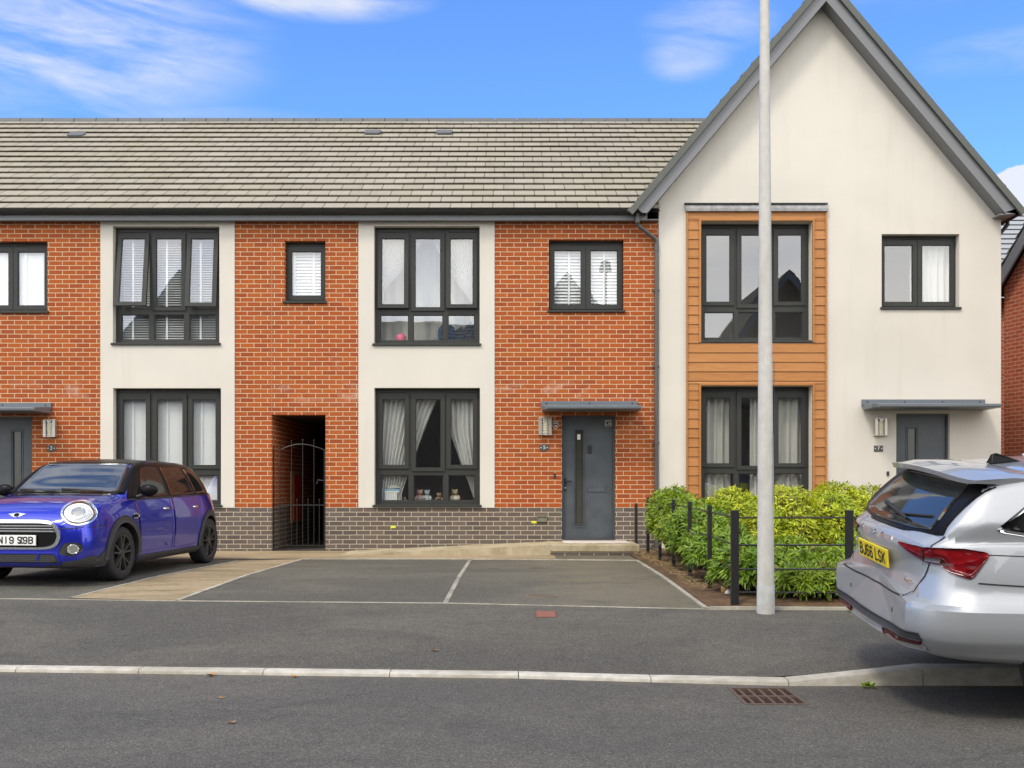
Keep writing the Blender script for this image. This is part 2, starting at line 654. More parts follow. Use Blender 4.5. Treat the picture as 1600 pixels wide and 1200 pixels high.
def concrete_mat(name, c1, c2, stain, amt=0.6, stretch=(1, 1, 1), rough=0.85):
    m, g, b = new_mat(name)
    geo = g.node('ShaderNodeNewGeometry')
    pos = geo.outputs['Position']
    big = g.noise(g.vmath('MULTIPLY', pos, stretch), 2.2, 5, 0.62, 0.5)
    mid = g.noise(pos, 14.0, 4, 0.6)
    fine = g.noise(pos, 150.0, 3, 0.65)
    c = g.mix(g.ramp(mid, 0.3, 0.7), c1, c2)
    c = g.mix(g.math('MULTIPLY', g.ramp(big, 0.42, 0.66), amt), c, stain)
    c = g.mix(g.math('MULTIPLY', g.ramp(fine, 0.5, 0.8), 0.4), c, g.mix(1.0, c, (0.6, 0.58, 0.54), 'MULTIPLY'))
    g.put(b.inputs['Base Color'], c)
    b.inputs['Roughness'].default_value = rough
    b.inputs['Specular IOR Level'].default_value = 0.25
    bp = g.node('ShaderNodeBump')
    bp.inputs['Strength'].default_value = 0.4
    bp.inputs['Distance'].default_value = 0.004
    g.put(bp.inputs['Height'], fine)
    g.put(b.inputs['Normal'], bp.outputs[0])
    return m


def clad_mat(name):
    m, g, b = new_mat(name)
    geo = g.node('ShaderNodeNewGeometry')
    pos = geo.outputs['Position']
    gr = g.noise(g.vmath('MULTIPLY', pos, (2.2, 1.0, 45.0)), 1.0, 5, 0.65, 1.2)
    gr2 = g.noise(g.vmath('MULTIPLY', pos, (9.0, 1.0, 160.0)), 1.0, 3, 0.6)
    rp = geo.outputs['Random Per Island']
    c = g.mix(g.ramp(gr, 0.3, 0.72), (0.39, 0.165, 0.036), (0.285, 0.105, 0.019))
    c = g.mix(g.math('MULTIPLY', g.ramp(gr2, 0.5, 0.8), 0.35), c, (0.26, 0.085, 0.022))
    c = g.mix(g.math('MULTIPLY', rp, 0.22), c, (0.60, 0.28, 0.10))
    g.put(b.inputs['Base Color'], c)
    b.inputs['Roughness'].default_value = 0.6
    bp = g.node('ShaderNodeBump')
    bp.inputs['Strength'].default_value = 0.25
    bp.inputs['Distance'].default_value = 0.002
    g.put(bp.inputs['Height'], gr)
    g.put(b.inputs['Normal'], bp.outputs[0])
    return m


def glass_mat(name, base=0.20, tint=(0.96, 0.98, 0.97)):
    m, g, b = new_mat(name)
    g.n.remove(b)
    out = g.n['Material Output']
    lw = g.node('ShaderNodeLayerWeight')
    lw.inputs[0].default_value = 0.5
    fac = g.math('ADD', base, g.math('MULTIPLY', g.math('POWER', lw.outputs['Facing'], 4.0), 1 - base))
    geo = g.node('ShaderNodeNewGeometry')
    bp = g.node('ShaderNodeBump')
    bp.inputs['Strength'].default_value = 0.05
    bp.inputs['Distance'].default_value = 0.01
    g.put(bp.inputs['Height'], g.noise(geo.outputs['Position'], 2.2, 1))
    gl = g.node('ShaderNodeBsdfGlossy')
    gl.inputs['Roughness'].default_value = 0.0
    gl.inputs['Color'].default_value = (1, 1, 1, 1)
    g.put(gl.inputs['Normal'], bp.outputs[0])
    tr = g.node('ShaderNodeBsdfTransparent')
    tr.inputs[0].default_value = (*tint, 1)
    mx = g.node('ShaderNodeMixShader')
    g.put(mx.inputs[0], fac)
    g.l.new(tr.outputs[0], mx.inputs[1])
    g.l.new(gl.outputs[0], mx.inputs[2])
    g.l.new(mx.outputs[0], out.inputs[0])
    return m


def fabric_mat(name, col, trans=0.35):
    m, g, b = new_mat(name)
    out = g.n['Material Output']
    geo = g.node('ShaderNodeNewGeometry')
    n = g.noise(g.vmath('MULTIPLY', geo.outputs['Position'], (30, 30, 1.5)), 1.0, 3)
    c = g.mix(n, tuple(k * 0.93 for k in col), col)
    g.put(b.inputs['Base Color'], c)
    b.inputs['Roughness'].default_value = 0.9
    tl = g.node('ShaderNodeBsdfTranslucent')
    g.put(tl.inputs[0], c)
    mx = g.node('ShaderNodeMixShader')
    mx.inputs[0].default_value = trans
    g.l.new(b.outputs[0], mx.inputs[1])
    g.l.new(tl.outputs[0], mx.inputs[2])
    g.l.new(mx.outputs[0], out.inputs[0])
    return m


def leaf_mat(name, a, b_, c_):
    m, g, b = new_mat(name)
    out = g.n['Material Output']
    geo = g.node('ShaderNodeNewGeometry')
    rp = geo.outputs['Random Per Island']
    n = g.noise(geo.outputs['Position'], 3.0, 3)
    c = g.mix(g.ramp(rp, 0.0, 0.9), tuple(k * 0.62 for k in a), b_)
    c = g.mix(g.math('MULTIPLY', g.ramp(n, 0.42, 0.7), 0.8), c, c_)
    c = g.mix(g.ramp(rp, 0.975, 0.985), c, (0.22, 0.13, 0.045))
    g.put(b.inputs['Base Color'], c)
    b.inputs['Roughness'].default_value = 0.45
    tl = g.node('ShaderNodeBsdfTranslucent')
    g.put(tl.inputs[0], g.mix(1.0, c, (1.2, 1.25, 0.5), 'MULTIPLY'))
    mx = g.node('ShaderNodeMixShader')
    mx.inputs[0].default_value = 0.3
    g.l.new(b.outputs[0], mx.inputs[1])
    g.l.new(tl.outputs[0], mx.inputs[2])
    g.l.new(mx.outputs[0], out.inputs[0])
    return m


def paint_mat(name, col, flake, metal=0.35, rough=0.35):
    m, g, b = new_mat(name)
    tc = g.node('ShaderNodeTexCoord')
    n = g.noise(tc.outputs['Object'], 900.0, 2)
    lw = g.node('ShaderNodeLayerWeight')
    lw.inputs[0].default_value = 0.35
    c = g.mix(g.ramp(n, 0.45, 0.7), col, flake)
    dirt = g.ramp(g.noise(tc.outputs['Object'], 3.0, 5, 0.6), 0.5, 0.8)
    c = g.mix(g.math('MULTIPLY', dirt, 0.05), c, (0.3, 0.28, 0.25))
    g.put(b.inputs['Base Color'], c)
    b.inputs['Metallic'].default_value = metal
    b.inputs['Roughness'].default_value = rough
    b.inputs['Coat Weight'].default_value = 1.0
    b.inputs['Coat Roughness'].default_value = 0.02
    return m


BRICK = brick_mat('red_brick', (0.315, 0.070, 0.0155), (0.375, 0.097, 0.0195), (0.255, 0.054, 0.0175), (0.61, 0.455, 0.295), True)
BLUEBRICK = brick_mat('grey_brick', (0.112, 0.095, 0.082), (0.138, 0.114, 0.097), (0.080, 0.070, 0.066), (0.50, 0.42, 0.31))
FARBRICK = brick_mat('neighbour_brick', (0.40, 0.10, 0.045), (0.46, 0.125, 0.055), (0.34, 0.08, 0.04), (0.60, 0.44, 0.33))
OPPBRICK = brick_mat('brown_brick', (0.10, 0.075, 0.055), (0.13, 0.095, 0.068), (0.08, 0.06, 0.048), (0.25, 0.21, 0.16))
RENDER = render_mat('cream_render', (0.600, 0.568, 0.505))
TILE = tile_mat('weathered_tile', (0.285, 0.258, 0.208), (0.330, 0.300, 0.246), (0.300, 0.272, 0.198))
TILE_DARK = tile_mat('grey_tile', (0.15, 0.155, 0.13), (0.19, 0.19, 0.165), (0.17, 0.175, 0.12))
FRAME = plain('anthracite_frame', (0.033, 0.034, 0.031), 0.45, var=0.1, spec=0.3)
FASCIA = plain('grey_fascia', (0.165, 0.17, 0.178), 0.45, var=0.08, scale=3)
GUTTER = plain('black_gutter', (0.022, 0.023, 0.022), 0.32, var=0.2, scale=6)
PIPE = plain('dark_pipe', (0.075, 0.076, 0.068), 0.38, var=0.15, scale=6)
RIDGE = plain('ridge_tile_grey', (0.10, 0.105, 0.11), 0.7, var=0.25, scale=5)
CANOPY = plain('canopy_grey', (0.115, 0.135, 0.155), 0.38, var=0.12, scale=4)
LEAD = concrete_mat('lead_flashing', (0.24, 0.245, 0.25), (0.33, 0.33, 0.33), (0.16, 0.15, 0.14), 0.6, (8, 1, 1), 0.5)
CLAD = clad_mat('timber_effect_cladding')
GLASS = glass_mat('window_glass')
ROOM = plain('room_wall', (0.55, 0.51, 0.44), 0.9, scale=3)
ROOMFLOOR = plain('room_floor', (0.22, 0.17, 0.13), 0.8, scale=3)
CURTAIN = fabric_mat('white_curtain', (0.88, 0.87, 0.84))
CREAMCURTAIN = fabric_mat('cream_curtain', (0.86, 0.84, 0.78))
BLIND = plain('blind_slat', (0.88, 0.88, 0.88), 0.5)
DOOR = plain('door_slate_blue', (0.066, 0.078, 0.088), 0.40, var=0.38, scale=5)
DOORGLASS = plain('dark_obscure_glass', (0.055, 0.055, 0.045), 0.12, var=0.2, scale=8)
BLACK = plain('black_metal', (0.014, 0.014, 0.014), 0.42, var=0.3)
BLACKPL = plain('black_plastic', (0.018, 0.018, 0.019), 0.5, var=0.2)
TRIMPL = plain('grey_black_trim', (0.045, 0.045, 0.047), 0.55, var=0.15)
RUBBER = plain('tyre_rubber', (0.026, 0.026, 0.027), 0.75, var=0.3, scale=25)
CHROME = plain('chrome', (0.80, 0.81, 0.82), 0.10, 1.0, var=0.03)
STEEL = plain('brushed_steel', (0.56, 0.53, 0.46), 0.36, 0.85, var=0.08)
GALV = concrete_mat('galvanised_steel', (0.50, 0.485, 0.445), (0.57, 0.555, 0.51), (0.42, 0.405, 0.36), 0.6, (2, 2, 0.5), 0.55)
WHITEPL = plain('white_plastic', (0.75, 0.75, 0.72), 0.4)
LAMPGLASS = plain('lamp_diffuser', (0.72, 0.66, 0.46), 0.3)
ROAD = asphalt_mat('road_asphalt', (0.056, 0.053, 0.047), (0.155, 0.146, 0.128), 0.35)
PAVE = asphalt_mat('pavement_asphalt', (0.056, 0.053, 0.045), (0.140, 0.131, 0.110), 0.5)
DRIVE = asphalt_mat('driveway_asphalt', (0.062, 0.059, 0.049), (0.148, 0.139, 0.114), 0.55, wet=True)
KERBC = concrete_mat('kerb_concrete', (0.40, 0.375, 0.325), (0.52, 0.49, 0.43), (0.27, 0.245, 0.19), 0.55, (0.8, 1, 2))
EDGING = concrete_mat('edging_concrete', (0.46, 0.43, 0.36), (0.58, 0.54, 0.46), (0.33, 0.30, 0.23), 0.5)
PATH = concrete_mat('path_concrete', (0.290, 0.225, 0.135), (0.36, 0.285, 0.18), (0.19, 0.15, 0.08), 0.85, (0.35, 1.3, 1))
RAMP = concrete_mat('ramp_concrete', (0.37, 0.31, 0.20), (0.45, 0.385, 0.265), (0.26, 0.215, 0.125), 0.75, (1.2, 1, 0.6))
STEPC = concrete_mat('step_slab', (0.58, 0.52, 0.48), (0.66, 0.60, 0.56), (0.46, 0.40, 0.34), 0.4)
SOIL = concrete_mat('garden_soil', (0.105, 0.062, 0.032), (0.17, 0.105, 0.058), (0.075, 0.047, 0.025), 0.7, rough=0.95)
GROUND = concrete_mat('far_ground', (0.10, 0.11, 0.06), (0.14, 0.14, 0.09), (0.08, 0.09, 0.05), 0.5, rough=0.95)
IRON = plain('rusty_iron', (0.115, 0.076, 0.056), 0.6, 0.2, var=0.35, scale=18)
LEAF_Y = leaf_mat('lime_leaf', (0.42, 0.50, 0.022), (0.62, 0.64, 0.035), (0.30, 0.42, 0.02))
LEAF_G = leaf_mat('green_leaf', (0.10, 0.21, 0.012), (0.27, 0.39, 0.024), (0.16, 0.28, 0.015))
LEAF_M = leaf_mat('mid_green_leaf', (0.12, 0.25, 0.014), (0.32, 0.44, 0.028), (0.21, 0.28, 0.018))
TWIG = plain('twig_bark', (0.09, 0.055, 0.03), 0.85)

# ================================================================== GROUND
def strip_sheet(name, ylo, yhi, mat, lift=0.0, x0=-14, x1=30, nx=110, ny=14, kind='structure'):
    mb = MB()
    rows = []
    for j in range(ny + 1):
        row = []
        for i in range(nx + 1):
            x = x0 + (x1 - x0) * i / nx
            a, b = ylo(x), yhi(x)
            y = a + (b - a) * j / ny
            row.append((x, y, gz(x, y) + lift))
        rows.append(row)
    mb.grid(rows)
    return tag(mb.build(name, mat), kind=kind)


def cells(xs, zs, holes):
    """grid cells of a rectangle with rectangular holes"""
    xs = sorted(set([round(x, 5) for x in xs]))
    zs = sorted(set([round(z, 5) for z in zs]))
    full = {}
    for i in range(len(xs) - 1):
        for j in range(len(zs) - 1):
            cx, cz = (xs[i] + xs[i + 1]) / 2, (zs[j] + zs[j + 1]) / 2
            full[i, j] = not any(h[0] < cx < h[1] and h[2] < cz < h[3] for h in holes)
    return xs, zs, full


def wall(mb, x0, x1, z0, z1, y0, th, holes=(), mat=0, skip=''):
    """upright wall sheet with real thickness and openings (front face at y0); skip: sides L R T B left open"""
    xs, zs, full = cells([x0, x1] + [min(x1, max(x0, v)) for h in holes for v in h[:2]],
                         [z0, z1] + [min(z1, max(z0, v)) for h in holes for v in h[2:]], holes)
    y1 = y0 + th
    nx, nz = len(xs) - 1, len(zs) - 1
    for (i, j), on in full.items():
        if not on:
            continue
        a, b, c, d = xs[i], xs[i + 1], zs[j], zs[j + 1]
        mb.quad((a, y0, c), (b, y0, c), (b, y0, d), (a, y0, d), mat)
        mb.quad((b, y1, c), (a, y1, c), (a, y1, d), (b, y1, d), mat)
        if (i == 0 and 'L' not in skip) or (i > 0 and not full[i - 1, j]):
            mb.quad((a, y1, c), (a, y0, c), (a, y0, d), (a, y1, d), mat)
        if (i == nx - 1 and 'R' not in skip) or (i < nx - 1 and not full[i + 1, j]):
            mb.quad((b, y0, c), (b, y1, c), (b, y1, d), (b, y0, d), mat)
        if (j == 0 and 'B' not in skip) or (j > 0 and not full[i, j - 1]):
            mb.quad((a, y1, c), (b, y1, c), (b, y0, c), (a, y0, c), mat)
        if (j == nz - 1 and 'T' not in skip) or (j < nz - 1 and not full[i, j + 1]):
            mb.quad((a, y0, d), (b, y0, d), (b, y1, d), (a, y1, d), mat)
    return mb


# one wide sheet to the horizon
mb = MB()
mb.quad((-900, -900, -0.42), (900, -900, -0.42), (900, 900, -0.42), (-900, 900, -0.42))
tag(mb.build('ground', GROUND), kind='structure')

# road, with the gully opening left out
GUL = (1.43, 1.83, 6.42, 6.95)
mb = MB()
xs, ys, full = cells([-60, 60, GUL[0], GUL[1]], [-3.2, 8.6, GUL[2], GUL[3]], [GUL])
for (i, j), on in full.items():
    if on:
        mb.quad((xs[i], ys[j], Z_ROAD), (xs[i + 1], ys[j], Z_ROAD), (xs[i + 1], ys[j + 1], Z_ROAD), (xs[i], ys[j + 1], Z_ROAD))
tag(mb.build('road', ROAD, fix=False), kind='structure')
mb = MB()
mb.box(-60, 60, -9.5, -3.2, -0.38, -0.16)
tag(mb.build('far_pavement', PAVE), kind='structure')

strip_sheet('pavement', lambda x: kerb_y(x) + 0.115, lambda x: line_y(x), PAVE)
strip_sheet('driveway', lambda x: line_y(x), lambda x: 25.0, DRIVE, ny=30)

# kerb stones
mb = MB()
xj = 1.86
edges = [xj + 0.914 * k for k in range(-17, 28)]
for a, b in zip(edges, edges[1:]):
    a2, b2 = a + 0.003, b - 0.003
    ring = []
    for x in (a2, b2):
        k, zt = kerb_y(x), kerb_z(x)
        ch = 0.022
        ring.append([(x, k + 0.125, -0.40), (x, k + 0.125, zt), (x, k + ch, zt - 0.002), (x, k + 0.006, zt - ch * 0.55), (x, k, zt - ch * 1.3), (x, k - 0.004, -0.40)])
    n = 6
    mb.add(ring[0] + ring[1], [tuple(range(n))[::-1], tuple(range(n, 2 * n))] + [(i, (i + 1) % n, n + (i + 1) % n, n + i) for i in range(n)])
tag(mb.build('kerb', KERBC, smooth=35), kind='structure')


def poly_sheet(name, pts, mat, lift, kind='structure', thick=0.03):
    """flat-laid slab following the ground: a fan-free grid fill of a quad strip given as two matching point rows"""
    mb = MB()
    lo, hi = pts
    rows = []
    n = len(lo)
    for j in range(9):
        t = j / 8
        rows.append([(a.x + (b.x - a.x) * t, a.y + (b.y - a.y) * t, gz(a.x + (b.x - a.x) * t, a.y + (b.y - a.y) * t) + lift) for a, b in zip(lo, hi)])
    mb.grid(rows)
    return tag(mb.build(name, mat), kind=kind)


def dense(pts, step=0.25):
    out = []
    for a, b in zip(pts, pts[1:]):
        n = max(1, int((b - a).length / step))
        out += [a.lerp(b, i / n) for i in range(n)]
    return out + [pts[-1]]


def ribbon(mb, pts, w, lift, mat=0, depth=0.05):
    """low concrete edging along a ground line, with real height"""
    pts = dense(pts)
    rows = []
    for i, p in enumerate(pts):
        t = (pts[min(i + 1, len(pts) - 1)] - pts[max(i - 1, 0)])
        t.z = 0
        t.normalize()
        nrm = Vector((-t.y, t.x, 0)) * (w / 2)
        z = gz(p.x, p.y) + lift
        a, b = p - nrm, p + nrm
        rows.append([(a.x, a.y, z - depth), (a.x, a.y, z), (b.x, b.y, z), (b.x, b.y, z - depth)])
    mb.grid(rows, mat)


# concrete path from the pavement to the passage, and along the wall
gl = [gp(107, 934.6), gp(345, 883), gp(300, 876)]
A0, A1 = gp(110, 935), gp(372, 876.5)
B0, B1 = gp(277, 939), gp(474, 874)
left_row = [A0.lerp(A1, k / 10) for k in range(11)]
right_row = [B0.lerp(B1, k / 10) for k in range(11)]
poly_sheet('path', (left_row, right_row), PATH, 0.005)
wl = [Vector((x, B1.y, 0)) for x in np.linspace(-8.6, fx(862), 30)]
wh = [Vector((x, 17.04, 0)) for x in np.linspace(-8.6, fx(862), 30)]
poly_sheet('wall_path', (wl, wh), PATH, 0.009)

WORN2 = concrete_mat('pin_kerb', (0.36, 0.335, 0.275), (0.47, 0.44, 0.365), (0.24, 0.22, 0.165), 0.7)
WORN = concrete_mat('worn_edging', (0.27, 0.255, 0.21), (0.38, 0.36, 0.30), (0.15, 0.14, 0.11), 0.8)
mb = MB()
E1 = [gp(277, 939), gp(474, 874), gp(700, 874), gp(995, 876), gp(1104, 951.5)]
ribbon(mb, E1, 0.045, 0.012)
ribbon(mb, [gp(110, 935), gp(372, 876.5)], 0.03, 0.010)
ribbon(mb, [Vector((x, line_y(x), 0)) for x in np.linspace(-14, 1.80, 40)], 0.030, 0.005)
ribbon(mb, [Vector((x, line_y(x), 0)) for x in np.linspace(1.80, 5.9, 14)], 0.05, 0.026)
ribbon(mb, [gp(1104, 951.5), gp(1104, 951.5) + Vector((0.05, 0.0, 0))], 0.09, 0.014)
tag(mb.build('kerb_edging', WORN2), kind='structure')
mb = MB()
ribbon(mb, [gp(696, 942), gp(734, 876)], 0.048, 0.005)
tag(mb.build('parking_line', WORN), kind='structure')

# planting bed
BX0 = 1.83
mb = MB()
rows = []
for j in range(31):
    row = []
    for i in range(21):
        t = i / 20
        yy0 = line_y(2.5) + 0.02
        y = yy0 + (17.0 - yy0) * j / 30
        xa = E1[4].x + (E1[3].x - E1[4].x) * min(1, (y - E1[4].y) / (E1[3].y - E1[4].y)) + 0.02
        x = xa + (5.75 - xa) * t
        row.append((x, y, gz(x, y) + (0.004 if j == 0 else 0.02 + 0.03 * random.random() * (0 < i < 20) + 0.05 * math.sin(math.pi * t))))
    rows.append(row)
mb.grid(rows)
tag(mb.build('soil', SOIL, smooth=180), kind='structure')


# ================================================================== HOUSE KIT
def roof_courses(mb, O, A, U, length, slope_len, n, tile_seed=0, lift=0.042, th=0.015):
    """overlapping courses of tiles from the eaves O along A, up the slope U"""
    O, A, U = Vector(O), Vector(A).normalized(), Vector(U).normalized()
    N = A.cross(U).normalized()
    if N.z < 0:
        N = -N
    g = slope_len / n
    seg = max(1, int(length / 1.4))
    rr = random.Random(tile_seed)
    for i in range(n):
        s0, s1 = i * g, min(slope_len, (i + 1.14) * g)
        wob = [rr.uniform(-0.004, 0.004) for _ in range(seg + 1)]
        off = (i % 2) * 0.1725
        for k in range(seg):
            a0, a1 = length * k / seg, length * (k + 1) / seg
            P = []
            for a, w in ((a0, wob[k]), (a1, wob[k + 1])):
                P += [O + A * a + U * s0 + N * (lift + w), O + A * a + U * s0 + N * (lift + th + w), O + A * a + U * s1 + N * th, O + A * a + U * s1]
            f = [(0, 4, 5, 1), (1, 5, 6, 2), (2, 6, 7, 3), (3, 7, 4, 0)]
            if k == 0:
                f.append((0, 1, 2, 3))
            if k == seg - 1:
                f.append((7, 6, 5, 4))
            uvs = []
            for fc in f:
                uvs.append([((O + A * (a0 if q < 4 else a1)).dot(A) + off, i + 0.5) for q in fc])
            mb.add(P, f, 0, uvs)
    mb.add([O - N * 0.01, O + A * length - N * 0.01, O + A * length + U * slope_len - N * 0.01, O + U * slope_len - N * 0.01], [(0, 1, 2, 3)], 1,
           [[(0, 0)] * 4])


def pane(mb, x0, x1, z0, z1, y, mat=0):
    t = random.uniform(-0.0022, 0.0022)
    s = random.uniform(-0.0022, 0.0022)
    mb.quad((x0, y - t, z0 - 0.004), (x1, y + t, z0 - 0.004), (x1, y + t + s, z1 + 0.004), (x0, y - t + s, z1 + 0.004), mat)


def bars(mb, x0, x1, z0, z1, l, r, b, t, y0, y1, mat=0):
    """rectangular ring of four bars"""
    mb.box(x0, x0 + l, y0, y1, z0, z1, mat)
    mb.box(x1 - r, x1, y0, y1, z0, z1, mat)
    mb.box(x0 + l, x1 - r, y0, y1, z0, z0 + b, mat)
    mb.box(x0 + l, x1 - r, y0, y1, z1 - t, z1, mat)


def rot_top(mb, start, xz, ang):
    """swing everything added since start outward about a horizontal hinge"""
    if not ang:
        return
    y, z = xz
    M = Matrix.Translation((0, y, z)) @ Matrix.Rotation(ang, 4, 'X') @ Matrix.Translation((0, -y, -z))
    for i in range(start, len(mb.v)):
        mb.v[i] = tuple(M @ Vector(mb.v[i]))


def ledge_and_sill(w, x0, x1, zs, y, recess):
    mb = MB()
    mb.box(x0 - 0.025, x1 + 0.025, y - recess - 0.035, y + 0.02, zs, zs + 0.038)
    mb.build('sill', FRAME, w, bevel=0.004)
    mb = MB()
    mb.box(x0, x1, y + 0.072, y + 0.30, zs + 0.03, zs + 0.062)
    mb.build('window_board', WHITEPL, w)


def window_big(house, x0, x1, zs, zt, yw, recess, openings=(0, 0), label=None):
    """three lights over three: zs = underside of the sill, zt = head"""
    y = yw + recess
    W, H = x1 - x0, zt - zs

    def U(u):
        return x0 + u / 165.0 * W

    def V(v):
        return zt - v / 186.0 * H
    fr = MB()
    bars(fr, U(0), U(165), V(182.5), V(0), U(8.5) - U(0), U(8.5) - U(0), V(176.5) - V(182.5), V(0) - V(13), y, y + 0.07)
    for a, b in ((52.6, 59.8), (106.8, 114.6)):
        fr.box(U(a), U(b), y + 0.001, y + 0.069, V(176.5), V(13))
    for a, b in ((8.5, 52.6), (59.8, 106.8), (114.6, 156.5)):
        fr.box(U(a), U(b), y + 0.002, y + 0.068, V(136), V(124))
        bars(fr, U(a), U(b), V(176.5), V(136), 0.012, 0.012, 0.014, 0.012, y + 0.012, y + 0.045)
    w = fr.build('window', FRAME, house, bevel=0.003)
    if label:
        w['label'] = label
    gl = MB()
    for a, b in ((8.5, 52.6), (59.8, 106.8), (114.6, 156.5)):
        pane(gl, U(a), U(b), V(176.5), V(136), y + 0.03)
    gl.build('pane', GLASS, w, fix=False)
    for a, b in ((6, 50), (115, 158)):
        tv = MB()
        tv.box(U(a), U(b), y - 0.014, y, V(6.5), V(3.2))
        tv.build('trickle_vent', FRAME, w, bevel=0.003)
    for (a, b, v1, op) in ((4.5, 53, 126, openings[0]), (57, 109.4, 130, 0), (112, 160.5, 126, openings[1])):
        c = MB()
        bars(c, U(a), U(b), V(v1), V(7.6), U(6.2) - U(0), U(6.2) - U(0), V(0) - V(5.2), V(0) - V(9.0), y - 0.020, y + 0.03)
        bars(c, U(a + 6.2), U(b - 6.2), V(v1 - 5.2), V(16.6), 0.010, 0.010, 0.010, 0.010, y - 0.010, y + 0.02)
        pane(c, U(a + 6.2), U(b - 6.2), V(v1 - 5.2), V(16.6), y + 0.004, 1)
        rot_top(c, 0, (y - 0.02, V(7.6)), -op)
        c.build('casement', [FRAME, GLASS], w, fix=False)
        if op:
            st = MB()
            zz = V(v1 - 6)
            off = math.sin(op) * (V(7.6) - V(v1))
            xa = U(a + 5)
            st.tube([(xa, y + 0.02, zz + 0.02), (xa + 0.15, y - 0.01 - off * 0.85, zz)], 0.006, 6)
            st.build('stay', STEEL, w)
    ledge_and_sill(w, x0, x1, zs, y, recess)
    return w


def window_small(house, x0, x1, zs, zt, yw, recess, n=2, vent=True):
    y = yw + recess
    W, H = x1 - x0, zt - zs
    k = 0.0105
    fr = MB()
    bars(fr, x0, x1, zs + 0.03, zt, 0.05, 0.05, 0.06, 0.095, y, y + 0.07)
    if n == 2:
        xm = (x0 + x1) / 2
        fr.box(xm - 0.03, xm + 0.03, y + 0.001, y + 0.069, zs + 0.09, zt - 0.095)
    w = fr.build('window', FRAME, house, bevel=0.003)
    if vent:
        tv = MB()
        tv.box(x0 + W * 0.27, x1 - W * 0.28, y - 0.016, y, zt - 0.052, zt - 0.026)
        tv.build('trickle_vent', FRAME, w, bevel=0.004)
    spans = [(x0 + 0.018, x1 - 0.018)] if n == 1 else [(x0 + 0.018, xm - 0.004), (xm + 0.004, x1 - 0.018)]
    for a, b in spans:
        c = MB()
        bars(c, a, b, zs + 0.075, zt - 0.078, 0.072, 0.072, 0.068, 0.072, y - 0.020, y + 0.03)
        bars(c, a + 0.072, b - 0.072, zs + 0.143, zt - 0.150, 0.010, 0.010, 0.010, 0.010, y - 0.010, y + 0.02)
        pane(c, a + 0.072, b - 0.072, zs + 0.143, zt - 0.150, y + 0.004, 1)
        c.build('casement', [FRAME, GLASS], w, fix=False)
    ledge_and_sill(w, x0, x1, zs, y, recess)
    return w


def door(house, x0, x1, z0, z1, yw, mirror=False, letterbox=True):
    """plain flush door with one tall slot of obscure glass; mirror flips it"""
    recess = 0.10
    y = yw + recess
    W = x1 - x0

    def U(u):       # u in photo pixels from the left of the numbered-5 door opening (83 wide)
        return x1 - u / 83.5 * W if mirror else x0 + u / 83.5 * W

    def X(a, b):
        return (min(U(a), U(b)), max(U(a), U(b)))

    def V(py):
        return z1 - (py - 648.5) / 195.0 * (z1 - z0)
    fr = MB()
    fr.box(*X(0, 3.4), y - 0.03, y + 0.06, z0, z1)
    fr.box(*X(80.8, 83.5), y - 0.03, y + 0.06, z0, z1)
    fr.box(*X(3.4, 80.8), y - 0.03, y + 0.06, z1 - 0.035, z1)
    dr = fr.build('door', DOOR, house, bevel=0.004)
    s = MB()
    bx0, bx1 = X(18.0, 38.5)
    gx0, gx1 = X(21.0, 34.6)
    sx0, sx1 = X(3.8, 80.4)
    zb0, zb1, zt0, zt1 = V(825), V(820), V(671), V(667.5)
    wall(s, sx0, sx1, z0 + 0.02, z1 - 0.038, y, 0.045, [(gx0, gx1, zb1, zt0)])
    s.build('door_leaf', DOOR, dr)
    s = MB()
    bars(s, bx0, bx1, zb0, zt1, 0.018, 0.018, 0.022, 0.022, y - 0.010, y - 0.0005)
    bars(s, gx0 - 0.004, gx1 + 0.004, zb1 - 0.004, zt0 + 0.004, 0.010, 0.010, 0.012, 0.012, y - 0.016, y - 0.001)
    s.build('glazing_bead', DOOR, dr, bevel=0.002)
    s = MB()
    s.box(gx0, gx1, y + 0.018, y + 0.026, zb1, zt0)
    s.build('pane', DOORGLASS, dr)
    s = MB()
    a, b = X(4.5, 7.5)
    s.box(a, b, y - 0.012, y - 0.0005, V(768), V(747))
    c0 = (a + b) / 2
    s.box(*X(5.2, 16.0), y - 0.050, y - 0.034, V(753.2), V(750.8))
    s.tube([(c0, y - 0.01, V(752)), (c0, y - 0.045, V(752))], 0.010, 8)
    s.build('handle', BLACK, dr, bevel=0.002)
    s = MB()
    s.tube([(c0, y - 0.001, V(762.5)), (c0, y - 0.022, V(762.5))], 0.012, 12)
    s.build('lock', STEEL, dr)
    if letterbox:
        s = MB()
        a, b = X(40.5, 69.0)
        bars(s, a, b, V(769), V(760), 0.008, 0.008, 0.010, 0.010, y - 0.012, y - 0.0005)
        s.box(a + 0.009, b - 0.009, y - 0.007, y - 0.0005, V(769) + 0.011, V(760) - 0.011)
        s.build('letterbox', DOOR, dr, bevel=0.002)
    s = MB()
    s.box(x0 + 0.01, x1 - 0.01, yw - 0.015, y + 0.06, z0 - 0.03, z0 + 0.018)
    s.build('threshold', TRIMPL, dr, bevel=0.004)
    return dr, U, V, y


